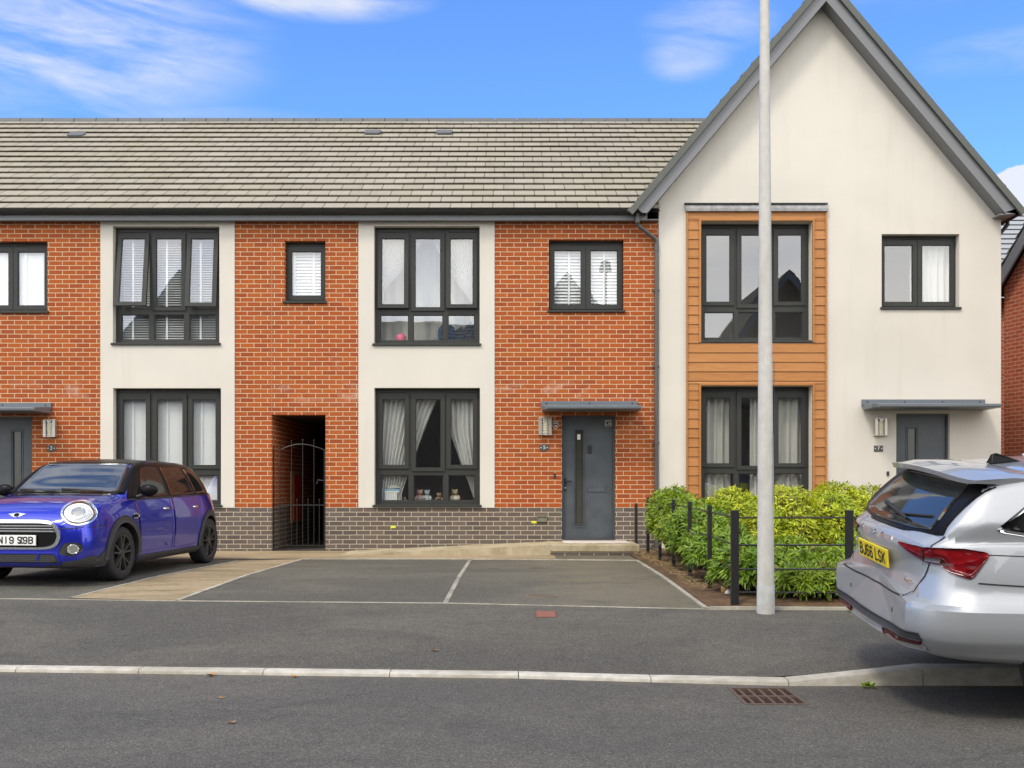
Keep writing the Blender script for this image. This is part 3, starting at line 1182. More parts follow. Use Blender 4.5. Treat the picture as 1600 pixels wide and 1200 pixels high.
def canopy(house, x0, x1, zt, yw, trim=(0.06, 0.0), depth=0.62):
    c = MB()
    c.box(x0, x1, yw - 0.035, yw - 0.001, zt - 0.115, zt)
    pr = c.build('canopy', CANOPY, house, bevel=0.004)
    s = MB()
    za, zb_ = zt - 0.07, zt - 0.145
    yf = yw - depth
    xa, xb = x0 + trim[0], x1 - trim[1]
    s.add([(x0 + 0.01, yw - 0.036, za), (xb, yw - 0.036, za), (xb, yf, zb_ + 0.03), (xa, yf, zb_ + 0.03), (x0 + 0.01, yf + 0.14, zb_ + 0.046),
           (x0 + 0.01, yw - 0.036, za - 0.11), (xb, yw - 0.036, za - 0.11), (xb, yf, zb_ - 0.03), (xa, yf, zb_ - 0.03), (x0 + 0.01, yf + 0.14, zb_ - 0.02)],
          [(0, 1, 2, 3, 4), (9, 8, 7, 6, 5), (0, 5, 6, 1), (1, 6, 7, 2), (2, 7, 8, 3), (3, 8, 9, 4), (4, 9, 5, 0)])
    s.build('canopy_slab', CANOPY, pr, bevel=0.008)
    s = MB()
    s.add([(xa + 0.02, yf - 0.006, zb_ - 0.026), (xb - 0.02, yf - 0.006, zb_ - 0.026), (xb - 0.02, yf - 0.006, zb_ - 0.008), (xa + 0.02, yf - 0.006, zb_ - 0.008),
           (xa + 0.02, yf, zb_ - 0.026), (xb - 0.02, yf, zb_ - 0.026), (xb - 0.02, yf, zb_ - 0.008), (xa + 0.02, yf, zb_ - 0.008)],
          [(0, 1, 2, 3), (0, 4, 5, 1), (1, 5, 6, 2), (2, 6, 7, 3), (3, 7, 4, 0)])
    s.build('drip_edge', TRIMPL, pr)
    s = MB()
    n = 3 if x1 - x0 < 1.8 else 4
    for k in range(n):
        s = MB()
        xx = x0 + 0.09 + (x1 - x0 - 0.18) * k / (n - 1)
        s.lathe([(0.0, -0.012), (0.008, -0.010), (0.014, -0.002), (0.014, 0.0)], 8, (xx, yw - 0.035, zt - 0.038), 'y')
        s.build('bolt', TRIMPL, pr)
    return pr


def wall_lamp(x, z, yw, label, mirror=False):
    r_ = root('wall_lamp', (x, yw, z), label, 'wall light', 'steel wall lights beside the front doors')
    sg = -1 if mirror else 1

    def X(a, b):
        return (x + min(a * sg, b * sg), x + max(a * sg, b * sg))
    m = MB()
    m.box(*X(-0.10, 0.10), yw - 0.03, yw - 0.0005, z - 0.145, z + 0.145)
    m.box(*X(-0.105, -0.055), yw - 0.095, yw - 0.03, z - 0.145, z + 0.145)
    m.box(*X(0.058, 0.105), yw - 0.075, yw - 0.03, z - 0.145, z + 0.145)
    m.box(*X(-0.055, 0.058), yw - 0.085, yw - 0.03, z + 0.128, z + 0.145)
    m.box(*X(-0.055, 0.058), yw - 0.085, yw - 0.03, z - 0.145, z - 0.132)
    m.box(*X(-0.03, 0.035), yw - 0.088, yw - 0.03, z + 0.09, z + 0.128)
    m.build('housing', STEEL, r_, bevel=0.004)
    m = MB()
    m.prism([(x + 0.057, yw - 0.03)] + [(x + 0.0015 + 0.055 * math.cos(a), yw - 0.03 - 0.045 * math.sin(a)) for a in np.linspace(0.1, math.pi - 0.1, 8)] + [(x - 0.054, yw - 0.03)], 'z', z - 0.13, z + 0.09)
    m.build('diffuser', LAMPGLASS, r_)
    m = MB()
    for k in range(5):
        zz = z - 0.105 + k * 0.042
        m.box(*X(-0.056, 0.057), yw - 0.084, yw - 0.034, zz - 0.004, zz + 0.004)
    m.build('louvre', STEEL, r_)
    return r_


SLATE = plain('slate_plaque', (0.06, 0.062, 0.06), 0.6, var=0.2)
ETCH = plain('etched_pale_paint', (0.60, 0.60, 0.56), 0.6)


def plaque(x, z, yw, txt, label):
    r_ = root('number_plaque', (x, yw, z), label, 'house number', 'slate number plaques beside the front doors')
    m = MB()
    m.box(x - 0.073, x + 0.073, yw - 0.012, yw - 0.0005, z - 0.05, z + 0.05)
    m.build('plate', SLATE, r_, bevel=0.003)
    m = MB()
    v, f = text_geo(txt, 0.085)
    m.add([(x + a, yw - 0.0125 - c, z + b + 0.002) for a, b, c in v], f)
    for sx in (-0.052, 0.052):
        m.lathe([(0.0, -0.003), (0.008, -0.002), (0.010, 0.0)], 8, (x + sx, yw - 0.012, z), 'y')
    m.build('lettering', ETCH, r_)
    return r_


def gutter(house, x0, x1, y, z, r=0.058, name='gutter', along='x'):
    m = MB()
    prof = [(r * math.cos(a), r * math.sin(a)) for a in np.linspace(math.pi, 2 * math.pi, 9)]
    prof += [(p[0] * 0.86, p[1] * 0.86) for p in prof[::-1]]
    m.prism([(y + a, z + b) for a, b in prof], 'x', x0, x1)
    x = x0 + 1.1
    while x < x1:
        m.prism([(y + a * 1.13, z + b * 1.13 - 0.001) for a, b in prof[:9]] + [(y + a * 1.02, z + b * 1.02 - 0.001) for a, b in prof[:9][::-1]], 'x', x - 0.02, x + 0.02)
        x += 2.0
    m.prism([(y + a, z + b) for a, b in prof[:9]], 'x', x1 - 0.004, x1 + 0.002)
    return m.build(name, GUTTER, house, smooth=50)


ZP = fz(793)                    # top of the grey plinth
ZF0, ZF1 = 5.405, 5.515         # fascia board
EAVE = Vector((0, 16.84, 5.545))
RIDGE_Y, RIDGE_Z = 21.3, 8.56


def terrace_common(h, x0, x1, seed, gut_end=None, roof_x1=None, vents=(), roof_x2=None):
    """eaves, gutter, tiled roof and back of one house of the terrace"""
    L = (Vector((0, RIDGE_Y, RIDGE_Z)) - EAVE).length
    Uv = Vector((0, RIDGE_Y - EAVE.y, RIDGE_Z - EAVE.z)).normalized()
    rx1 = roof_x1 if roof_x1 is not None else x1
    m = MB()
    roof_courses(m, (x0, EAVE.y, EAVE.z), (1, 0, 0), Uv, rx1 - x0, L, 17, seed)
    if roof_x2:      # the stretch that runs on behind the neighbouring gable
        g2 = L / 17 * 2
        roof_courses(m, (rx1, EAVE.y + Uv.y * g2, EAVE.z + Uv.z * g2), (1, 0, 0), Uv, roof_x2 - rx1, L - g2, 15, seed + 40)
    rxb = roof_x2 or rx1
    m.add([(x0, RIDGE_Y, RIDGE_Z + 0.02), (rxb, RIDGE_Y, RIDGE_Z + 0.02), (rxb, 25.9, 5.45), (x0, 25.9, 5.45)], [(0, 1, 2, 3)], 0,
          [[(x0, 0.5), (rxb, 0.5), (rxb, 9.5), (x0, 9.5)]])
    rf = m.build('roof', [TILE, BLACKPL], h, fix=False)
    m = MB()
    x = x0
    rx3 = roof_x2 or rx1
    while x < rx3 - 0.02:
        xe = min(rx3, x + 0.44)
        m.tube([(x + 0.003, RIDGE_Y, RIDGE_Z - 0.045), (xe - 0.003, RIDGE_Y, RIDGE_Z - 0.045)], 0.115, 12)
        x += 0.45
    m.build('ridge', RIDGE, rf, smooth=50)
    for px, py in vents:
        s = (py - 213) / 100.0
        t = 13.55 / 17 - s
        P = Vector((0, EAVE.y, EAVE.z)) + Uv * (L * t)
        xx = (px - VX) / F * P.y
        m = MB()
        N = Vector((0, -Uv.z, Uv.y))
        m.slab(Vector((xx - 0.16, P.y, P.z)) + N * 0.055, (0.32, 0, 0), Uv * 0.20, N * 0.025)
        m.slab(Vector((xx - 0.13, P.y, P.z)) + N * 0.035 - Uv * 0.03, (0.26, 0, 0), Uv * 0.18, N * 0.05)
        m.build('roof_vent', RIDGE, rf, bevel=0.01)
    m = MB()
    ge = gut_end if gut_end is not None else x1
    m.box(x0, ge, 16.90, 16.93, ZF0, ZF1)
    m.build('fascia', FASCIA, h, bevel=0.003)
    m = MB()
    m.box(x0, x1, 16.931, 17.30, ZF0 + 0.012, ZF0 + 0.03)
    m.build('soffit', FASCIA, h)
    gutter(h, x0, ge, 16.835, 5.555)
    m = MB()
    m.box(x0 + 0.01, x1 - 0.01, 25.55, 25.65, -0.1, 5.5)
    m.build('back_wall', BRICK, h, uv=True)


def rooms(h, x0, x1, back=20.2, lo=0.13):
    """plain rooms behind the front windows"""
    m = MB()
    m.box(x0, x1, back, back + 0.1, lo, 5.36)
    for xx in (x0, x1 - 0.08):
        m.box(xx, xx + 0.08, 17.37, back, lo, 5.36)
    m.box(x0, x1, 17.37, back, 5.37, 5.39)
    m.box(x0 + 0.08, x1 - 0.08, 17.37, back, 2.58, 2.70)
    m.build('room_wall', ROOM, h)
    m = MB()
    m.box(x0 + 0.081, x1 - 0.081, 17.37, back, 2.701, 2.715)
    m.box(x0 + 0.081, x1 - 0.081, 17.37, back, lo - 0.015, lo)
    m.build('room_floor', ROOMFLOOR, h)


def X_(px):
    return fx(px)


def H_(px0, px1, py0, py1):
    """opening in the wall plane from photo pixels: x0, x1, z0, z1"""
    return (fx(px0), fx(px1), fz(py1), fz(py0))


REC = 0.13
YP = 17.04      # face of the render panels
# ------------------------------------------------------------------ middle house (number 5)
h5 = root('terraced_house', (fx(724), D0, 0), 'middle terraced house in red brick with one cream render strip and number 5 door', 'house', 'houses of the terrace')
win_b = H_(444.7, 508.5, 376.3, 474)
win_s = H_(857.5, 974.5, 374.5, 488.3)
d5 = H_(877.8, 961.3, 648.5, 843.3)
pas = H_(424.5, 508.5, 648, 900)
m = MB()
wall(m, fx(424.5), fx(560), ZP, ZF0 + 0.03, D0, 0.30, [win_b, (pas[0] - 1, pas[1], -1, pas[3])], skip='L')
m.build('brick_wall', BRICK, h5, uv=True, fix=False)
m = MB()
wall(m, fx(773), fx(1028), ZP, ZF0 + 0.03, D0, 0.30, [win_s, (d5[0], d5[1], -1, d5[3])])
m.build('brick_wall', BRICK, h5, uv=True, fix=False)
m = MB()
wall(m, pas[1], fx(1028), -0.25, ZP - 0.0005, D0, 0.30, [(d5[0], d5[1], d5[2], 5)], skip='T')
m.build('plinth', BLUEBRICK, h5, uv=True, fix=False)
bu5 = H_(584.5, 749.5, 353.5, 540.5)
bg5 = H_(585, 750, 606, 792.3)
m = MB()
wall(m, fx(560) + 0.002, fx(773) - 0.002, ZP - 0.004, ZF0 + 0.03, YP, 0.30, [bu5, bg5])
m.build('render_panel', RENDER, h5, fix=False)
window_big(h5, *bu5, YP, REC, (R(2.0), R(1.8)))
window_big(h5, *bg5, YP, REC)
window_small(h5, *win_b, D0, REC, 1, vent=False)
window_small(h5, *win_s, D0, REC, 2)
dr, U, V, yd = door(h5, *d5, D0)
m = MB()
m.box(U(41.5), U(47.5), yd - 0.03, yd - 0.0005, V(708), V(696))
m.build('door_viewer', BLACK, dr, bevel=0.004)
m = MB()
m.box(U(68.5), U(78.8), yd - 0.004, yd - 0.0005, V(665.5), V(655.5))
m.build('notice', plain('notice_card', (0.36, 0.37, 0.33), 0.5, var=0.1), dr)
m = MB()
m.box(U(70.5), U(73.5), yd - 0.006, yd - 0.004, V(662), V(658.5))
m.box(U(74.5), U(76.8), yd - 0.006, yd - 0.004, V(660), V(657.5))
m.box(U(70.5), U(76.8), yd - 0.006, yd - 0.004, V(664.4), V(663.2))
m.build('notice_print', BLACKPL, dr)
m = MB()
m.box(U(24.8), U(29.6), yd + 0.012, yd + 0.016, V(686.5), V(678))
m.build('paper_slip', WHITEPL, dr)
canopy(h5, fx(845.3), fx(996), fz(627), D0)
terrace_common(h5, fx(424.5), fx(1028), 5, gut_end=fx(1012, 16.85), roof_x1=fx(1029) - 0.003, roof_x2=4.9, vents=((582, 213), (694, 213)))
rooms(h5, fx(512), fx(1024))
m = MB()
m.box(fx(424.5), fx(512) - 0.001, 17.37, 17.47, pas[3] + 0.06, 5.36)
m.build('room_wall', ROOM, h5)
m = MB()
m.box(fx(424.5), fx(512) - 0.001, 20.2, 20.3, pas[3] + 0.06, 5.36)
m.build('room_wall', ROOM, h5)
# downpipe with its swan neck
m = MB()
pr = 0.034
ypp = D0 - 0.055
m.tube([(fx(993.5), 16.84, 5.50), (fx(993.5), 16.84, 5.37), (fx(994), 16.86, 5.335), (fx(997), 16.885, 5.30), (fx(1021), 16.97, 5.135), (fx(1024.7), ypp, 5.10), (fx(1025), ypp, 5.03), (fx(1025), ypp, 0.05)], pr, 14)
for z in (5.44, 5.02):
    m.tube([(fx(993.5) if z > 5.2 else fx(1025), 16.84 if z > 5.2 else ypp, z), (fx(993.5) if z > 5.2 else fx(1025), 16.84 if z > 5.2 else ypp, z - 0.09)], pr + 0.007, 14)
for z in (4.3, 3.05, 1.8, 0.7):
    m.tube([(fx(1025), ypp, z), (fx(1025), ypp, z - 0.035)], pr + 0.008, 14)
    m.box(fx(1025) - 0.055, fx(1025) + 0.055, ypp + 0.03, D0 - 0.001, z - 0.03, z - 0.005)
m.build('downpipe', PIPE, h5, smooth=60)
# the covered passage between the houses
m = MB()
m.box(pas[1], pas[1] + 0.22, 17.35, 24.5, ZP, pas[3] + 0.05)
m.build('passage_wall', BRICK, h5, uv=True)
m = MB()
m.box(pas[1], pas[1] + 0.22, 17.35, 24.5, -0.1, ZP - 0.0005)
m.build('passage_plinth', BLUEBRICK, h5, uv=True)
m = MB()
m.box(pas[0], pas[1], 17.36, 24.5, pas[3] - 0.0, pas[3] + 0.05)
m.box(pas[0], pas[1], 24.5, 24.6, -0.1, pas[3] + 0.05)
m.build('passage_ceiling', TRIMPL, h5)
# little fittings set in the wall
YEL = plain('yellow_plastic', (0.62, 0.62, 0.04), 0.5)
for px, py in ((614.5, 823.5), (834.5, 816)):
    m = MB()
    m.box(fx(px - 4), fx(px + 4), D0 - 0.012, D0 + 0.01, fz(py + 1.8), fz(py - 1.8))
    m.build('weep_vent', YEL, h5, bevel=0.003)
m = MB()
bars(m, fx(838.8), fx(854.4), fz(815.5), fz(805.5), 0.012, 0.012, 0.02, 0.02, D0 - 0.03, D0)
m.box(fx(838.8) + 0.012, fx(854.4) - 0.012, D0 - 0.012, D0, fz(815.5) + 0.02, fz(805.5) - 0.02)
m.build('flue_cover', plain('olive_plastic', (0.17, 0.165, 0.12), 0.6), h5, bevel=0.003)
m = MB()
m.box(fx(865.2), fx(868.2), D0 - 0.018, D0, fz(747), fz(739.5))
m.build('door_bell', BLACKPL, h5, bevel=0.004)
m = MB()
m.box(fx(424.5) - 0.006, fx(424.5) + 0.006, D0 - 0.002, D0 + 0.02, fz(646), ZF0)
m.build('movement_joint', plain('mastic', (0.30, 0.19, 0.13), 0.8), h5)

wall_lamp(fx(851.5), fz(666.5), D0, 'steel wall light left of the number 5 door, beside the shield badge')
plaque(fx(850.5), fz(699.5), D0, '5', 'dark slate plaque reading 5 below the wall light by the brick house door')
# small shield-shaped badge fixed by the door
r_ = root('shield_badge', (fx(868), D0, fz(664)), 'small white edged shield badge on the brick between wall light and door', 'badge')
sh = [(-0.045, 0.065), (0.045, 0.065), (0.048, -0.02), (0.03, -0.055), (0.0, -0.075), (-0.03, -0.055), (-0.048, -0.02)]
m = MB()
m.prism([(fx(868) + a, fz(664) + b) for a, b in sh], 'y', D0 - 0.014, D0 - 0.0005)
m.build('badge_border', plain('badge_cream', (0.66, 0.60, 0.48), 0.4), r_, bevel=0.002)
m = MB()
m.prism([(fx(868) + a * 0.8, fz(664) + b * 0.8) for a, b in sh], 'y', D0 - 0.018, D0 - 0.0145)
m.build('badge_field', plain('badge_maroon', (0.10, 0.03, 0.02), 0.4), r_)
m = MB()
m.prism([(fx(868) + 0.022 * math.cos(a), fz(664) - 0.02 + 0.014 * math.sin(a)) for a in np.linspace(0, 2 * math.pi, 14)[:-1]], 'y', D0 - 0.022, D0 - 0.0185)
m.build('badge_ball', plain('badge_pale', (0.75, 0.72, 0.65), 0.4), r_)
m = MB()
m.box(fx(868) - 0.028, fx(868) + 0.028, D0 - 0.022, D0 - 0.0185, fz(664) + 0.022, fz(664) + 0.034)
m.build('badge_bar', plain('badge_white', (0.75, 0.72, 0.65), 0.4), r_)

# ------------------------------------------------------------------ left house (number 3)
h3 = root('terraced_house', (fx(165), D0, 0), 'left terraced house in red brick with number 3 door behind the blue car', 'house', 'houses of the terrace')
XL3 = fx(-94)
w3s = H_(-43, 74, 377, 489.5)
d3 = H_(-33.5, 50, 651, 846)
bu3 = H_(176.7, 343.0, 353.8, 539.5)
bg3 = H_(177.2, 345.5, 606.5, 792.3)
m = MB()
wall(m, XL3, fx(157), ZP, ZF0 + 0.03, D0, 0.30, [w3s, (d3[0], d3[1], -1, d3[3])])
m.build('brick_wall', BRICK, h3, uv=True, fix=False)
m = MB()
wall(m, fx(367), fx(424.5), ZP, ZF0 + 0.03, D0, 0.30)
m.build('brick_wall', BRICK, h3, uv=True, fix=False)
m = MB()
wall(m, XL3, fx(424.5), -0.25, ZP - 0.0005, D0, 0.30, [(d3[0], d3[1], d3[2], 5)], skip='T')
m.build('plinth', BLUEBRICK, h3, uv=True, fix=False)
m = MB()
wall(m, fx(157) + 0.002, fx(367) - 0.002, ZP - 0.004, ZF0 + 0.03, YP, 0.30, [bu3, bg3])
m.build('render_panel', RENDER, h3, fix=False)
window_big(h3, *bu3, YP, REC, (R(8.2), R(6.5)), label='first floor window with its two side lights propped open')
window_big(h3, *bg3, YP, REC)
window_small(h3, *w3s, D0, REC, 2)
door(h3, *d3, D0, mirror=True)
canopy(h3, fx(-70), fx(81), fz(629.5), D0)
terrace_common(h3, XL3, fx(424.5), 3, vents=((118, 216),))
rooms(h3, XL3 + 0.1, fx(420))
m = MB()
m.box(pas[0] - 0.22, pas[0], 17.35, 24.5, ZP, pas[3] + 0.05)
m.build('passage_wall', BRICK, h3, uv=True)
m = MB()
m.box(pas[0] - 0.22, pas[0], 17.35, 24.5, -0.1, ZP - 0.0005)
m.build('passage_plinth', BLUEBRICK, h3, uv=True)
# meter cupboard on the passage wall
m = MB()
m.box(pas[0], pas[0] + 0.035, 18.45, 19.35, 0.42, 1.34)
mc = m.build('meter_cupboard', plain('cupboard_frame', (0.36, 0.22, 0.12), 0.7), h3, bevel=0.005)
m = MB()
m.box(pas[0] + 0.036, pas[0] + 0.05, 18.56, 19.24, 0.46, 1.28)
m.build('cupboard_door', plain('cupboard_red', (0.40, 0.045, 0.015), 0.6), mc)
wall_lamp(fx(80), fz(669.5), D0, 'steel wall light above the roof of the blue car', True)
plaque(fx(80.5), fz(700.5), D0, '3', 'slate number plaque reading 3 under the wall light by the left door')

# ------------------------------------------------------------------ the next house on the left: only its roof shows
h1 = root('terraced_house', (fx(-94) - 2.8, D0, 0), 'neighbouring terraced house at the far left, only its tiled roof in view', 'house', 'houses of the terrace')
X1 = XL3 - 5.6
d1 = (XL3 - 1.45, XL3 - 0.57, d3[2], d3[3])
b1 = (XL3 - 4.3, XL3 - 2.6)
bu1, bg1 = (b1[0], b1[1], bu3[2], bu3[3]), (b1[0], b1[1], bg3[2], bg3[3])
m = MB()
wall(m, XL3 - 2.4, XL3 - 0.002, ZP, ZF0 + 0.03, D0, 0.30, [(d1[0], d1[1], -1, d1[3])])
m.build('brick_wall', BRICK, h1, uv=True, fix=False)
m = MB()
wall(m, X1, XL3 - 4.5, ZP, ZF0 + 0.03, D0, 0.30)
m.box(X1, X1 + 0.3, 17.36, 25.5, ZP, 5.4)
m.build('brick_wall', BRICK, h1, uv=True, fix=False)
m = MB()
wall(m, X1, XL3 - 0.002, -0.25, ZP - 0.0005, D0, 0.30, [(d1[0], d1[1], d1[2], 5)], skip='T')
m.build('plinth', BLUEBRICK, h1, uv=True, fix=False)
m = MB()
wall(m, XL3 - 4.498, XL3 - 2.402, ZP - 0.004, ZF0 + 0.03, YP, 0.30, [bu1, bg1])
m.build('render_panel', RENDER, h1, fix=False)
window_big(h1, *bu1, YP, REC)
window_big(h1, *bg1, YP, REC)
door(h1, *d1, D0)
canopy(h1, d1[0] - 0.35, d1[1] + 0.35, fz(628), D0)
terrace_common(h1, X1, XL3, 1)
rooms(h1, X1 + 0.35, XL3 - 0.1)

# ------------------------------------------------------------------ gabled house (number 7)
h7 = root('gabled_house', (fx(1296), D0, 0), 'cream rendered house with tall front gable, orange cladding panel and number 7 door', 'house')
YG = 17.025
GL, GR = fx(1029), fx(1563)
clad_x = (fx(1071.5), fx(1290.5))
zc_top = fz(331)
bu7 = H_(1094.5, 1268, 346.5, 536)
bg7 = H_(1094.5, 1268, 603, 790)
w7s = H_(1376.7, 1498, 366.3, 484)
d7 = H_(1399.5, 1483, 646, 843)
zg = fz(345)
m = MB()
wall(m, GL, GR, -0.25, zg, YG, 0.30, [bu7, bg7, w7s, (d7[0], d7[1], d7[2], d7[3])], skip='T')
YB = 16.74
sB = F / YB


def bx(px):
    return (px - VX) / sB


def bz(py):
    return HC + (VY - py) / sB


apx, apz = bx(1291), bz(-9)
slope = 1.185
tri = [(GL, zg), (GR, zg), (GR, apz - slope * (GR - apx)), (apx, apz), (GL, apz - slope * (apx - GL))]
m.add([(a, YG, b) for a, b in tri], [(0, 1, 2, 3, 4)])
m.add([(a, YG + 0.30, b) for a, b in tri], [(4, 3, 2, 1, 0)])
m.add([(GL, YG, zg), (GL, YG + 0.30, zg), (GL, YG + 0.30, tri[4][1]), (GL, YG, tri[4][1])], [(0, 3, 2, 1)])
m.add([(GR, YG, zg), (GR, YG + 0.30, zg), (GR, YG + 0.30, tri[2][1]), (GR, YG, tri[2][1])], [(0, 1, 2, 3)])
m.build('render_wall', RENDER, h7, fix=False)
m = MB()
m.box(GL, GL + 0.25, YG + 0.301, 25.6, -0.2, 5.75)
m.box(GR - 0.25, GR, YG + 0.301, 25.6, -0.2, 5.75)
m.box(GL + 0.25, GR - 0.25, 25.4, 25.6, -0.2, 5.75)
m.prism([(GL, 5.75), (GR, 5.75), (apx, apz)], 'y', 25.3, 25.6)
m.build('side_wall', RENDER, h7)
window_big(h7, *bu7, YG, 0.19)
window_big(h7, *bg7, YG, 0.19)
window_small(h7, *w7s, YG, 0.15, 2)
door(h7, *d7, YG, letterbox=True)
canopy(h7, fx(1345), fx(1537), fz(624.5), YG)
m = MB()
m.box(fx(1384.4), fx(1388), YG - 0.02, YG, fz(743.5), fz(736.5))
m.build('door_bell', BLACKPL, h7, bevel=0.004)
rooms(h7, GL + 0.26, GR - 0.26)
# cladding boards
m = MB()
ytrim = YG - 0.045
pitch = 14.72 / 95.01
z = zc_top
nb = 0
tx = 0.028
while z > 0.15:
    z0 = max(0.12, z - pitch)
    spans = [(clad_x[0] + tx, clad_x[1] - tx)]
    for w in (bu7, bg7):
        lo, hi = w[2] - 0.02, w[3] + 0.035
        if z0 < hi - 0.01 and z > lo + 0.01:
            if z > hi + 0.02 or z0 < lo - 0.02:      # board cut by head or sill: split it
                zz = hi if z > hi + 0.02 else lo
                a, b = ((zz, z), (z0, zz)) if z > hi + 0.02 else ((z0, zz), (zz, z))
                s = spans[0]
                m.slab((s[0], YG - 0.030, a[0]), (s[1] - s[0], 0, 0), (0, 0.0295, 0), (0, 0.012, a[1] - a[0]))
                for s2 in ((spans[0][0], w[0] - 0.036), (w[1] + 0.036, spans[0][1])):
                    m.slab((s2[0], YG - 0.030, b[0]), (s2[1] - s2[0], 0, 0), (0, 0.0295, 0), (0, 0.012, b[1] - b[0]))
                spans = []
            else:
                spans = [(spans[0][0], w[0] - 0.036), (w[1] + 0.036, spans[0][1])]
            break
    for s in spans:
        m.add([(s[0], YG - 0.032, z0 + 0.004), (s[1], YG - 0.032, z0 + 0.004), (s[1], YG - 0.018, z), (s[0], YG - 0.018, z),
               (s[0], YG - 0.002, z0 + 0.004), (s[1], YG - 0.002, z0 + 0.004), (s[1], YG - 0.002, z), (s[0], YG - 0.002, z)],
              [(0, 1, 2, 3), (0, 4, 5, 1), (1, 5, 6, 2), (2, 6, 7, 3), (3, 7, 4, 0)])
    z -= pitch
m.build('cladding', CLAD, h7)
m = MB()
for xx in (clad_x[0], clad_x[1] - tx):
    m.box(xx, xx + tx, ytrim, YG - 0.001, 0.12, zc_top)
for w in (bu7, bg7):
    m.box(w[0] - 0.036, w[0], ytrim, YG + 0.185, w[2] - 0.0, w[3] + 0.036)
    m.box(w[1], w[1] + 0.036, ytrim, YG + 0.185, w[2] - 0.0, w[3] + 0.036)
    m.box(w[0], w[1], ytrim, YG + 0.185, w[3] + 0.001, w[3] + 0.036)
m.build('cladding_trim', CLAD, h7, bevel=0.003)
m = MB()
m.add([(clad_x[0] - 0.025, YG - 0.001, fz(320)), (clad_x[1] + 0.01, YG - 0.001, fz(319)), (clad_x[1] + 0.01, YG - 0.07, fz(328)), (clad_x[0] - 0.01, YG - 0.07, fz(328)),
       (clad_x[0] - 0.01, YG - 0.07, fz(332)), (clad_x[1] + 0.01, YG - 0.07, fz(332)), (clad_x[1] + 0.01, YG - 0.001, fz(332)), (clad_x[0] - 0.01, YG - 0.001, fz(332))],
      [(0, 1, 2, 3), (3, 2, 5, 4), (4, 5, 6, 7), (0, 3, 4, 7), (1, 6, 5, 2)])
m.build('flashing', LEAD, h7)
m = MB()
m.box(clad_x[0] - 0.03, clad_x[1] + 0.015, YG - 0.045, YG - 0.001, fz(320) + 0.002, fz(320) + 0.016)
m.build('flashing_bead', GUTTER, h7)

# bargeboards, verge soffit and the steep tiled roof
bo, bi = -24.0, 1.0         # apex heights (pixels) of the outer and inner edges of the boards
zo, zi = bz(bo), bz(bi)
xlo, xro = bx(999.5), bx(1594)
zfoot = bz(332)
xli, xri = bx(1011), bx(1570)
m = MB()
pl = [(apx, zi), (apx, zo), (bx(996), zo - slope * (apx - bx(996))), (bx(997), zfoot + 0.06), (bx(1003), zfoot), (xli, zi - slope * (apx - xli))]
m.prism(pl, 'y', YB, YB + 0.028)
pr_ = [(apx + 0.0005, zi), (xri, zi - slope * (xri - apx)), (bx(1572), bz(335)), (bx(1588), bz(334)), (bx(1591), bz(325)), (bx(1594), zo - slope * (bx(1594) - apx)), (apx + 0.0005, zo)]
m.prism(pr_, 'y', YB, YB + 0.028)
m.box(apx - 0.022, apx + 0.022, YB - 0.004, YB - 0.0005, zi + 0.02, zo - 0.01)
bb = m.build('bargeboard', FASCIA, h7)
m = MB()
for sgn, xe in ((-1, xli), (1, xri)):
    a = (apx, YB + 0.028, zi - 0.0)
    b = (xe, YB + 0.028, zi - slope * abs(xe - apx))
    m.add([a, b, (b[0], YG - 0.001, b[2]), (a[0], YG - 0.001, a[2]), (a[0], a[1], a[2] + 0.02), (b[0], b[1], b[2] + 0.02), (b[0], YG - 0.001, b[2] + 0.02), (a[0], YG - 0.001, a[2] + 0.02)],
          [(0, 1, 2, 3), (4, 7, 6, 5), (0, 4, 5, 1)])
m.box(bx(1563), bx(1587), YB + 0.029, YG + 0.6, bz(335), bz(335) + 0.02)
m.build('soffit', FASCIA, h7)
VERGE = plain('verge_grey_green', (0.085, 0.09, 0.078), 0.6, var=0.2, scale=8)
zr = bz(-37)
for sgn in (-1, 1):
    m = MB()
    xe = (bx(984) if sgn < 0 else bx(1599))
    ez = zr - slope * abs(xe - apx) - 0.06
    Uv = Vector((-sgn * 1.0, 0, slope)).normalized()
    top = Vector((apx, 0, zr - 0.06))
    e = Vector((xe, YB - 0.045, ez))
    L = (top - Vector((xe, 0, ez))).length
    roof_courses(m, e, (0, 1, 0), Uv, 25.7 - e.y, L, 19, 70 + sgn, lift=0.036, th=0.02)
    rf = m.build('roof', [TILE_DARK, BLACKPL], h7, fix=False)
    m = MB()     # mortared undercloak strip along the verge
    off = Vector((sgn * slope, 0, 1.0)).normalized()
    a = Vector((xe, YB - 0.056, ez)) - off * 0.055
    m.slab(a, Uv * L, (0, 0.07, 0), off * 0.098)
    m.build('verge', VERGE, rf)
m = MB()
y = YB - 0.04
while y < 25.7:
    m.tube([(apx, y, zr - 0.10), (apx, min(25.7, y + 0.44), zr - 0.10)], 0.11, 12)
    y += 0.45
m.build('ridge', RIDGE, h7, smooth=50)
gx = bx(1597)
m = MB()
prof = [(0.058 * math.cos(a), 0.058 * math.sin(a)) for a in np.linspace(math.pi, 2 * math.pi, 9)]
prof += [(p[0] * 0.86, p[1] * 0.86) for p in prof[::-1]]
m.prism([(gx + 0.03 + a, bz(322) + b) for a, b in prof], 'y', YB + 0.05, 25.6)
m.tube([(gx + 0.03, 17.3, bz(322) - 0.03), (gx + 0.03, 17.3, bz(322) - 0.16), (GR + 0.06, 17.3, bz(322) - 0.38), (GR + 0.06, 17.3, 0.0)], 0.034, 12)
m.build('gutter', GUTTER, h7, smooth=50)
wall_lamp(fx(1373.5), fz(667.5), YG, 'steel wall light on the cream wall left of the number 7 door')
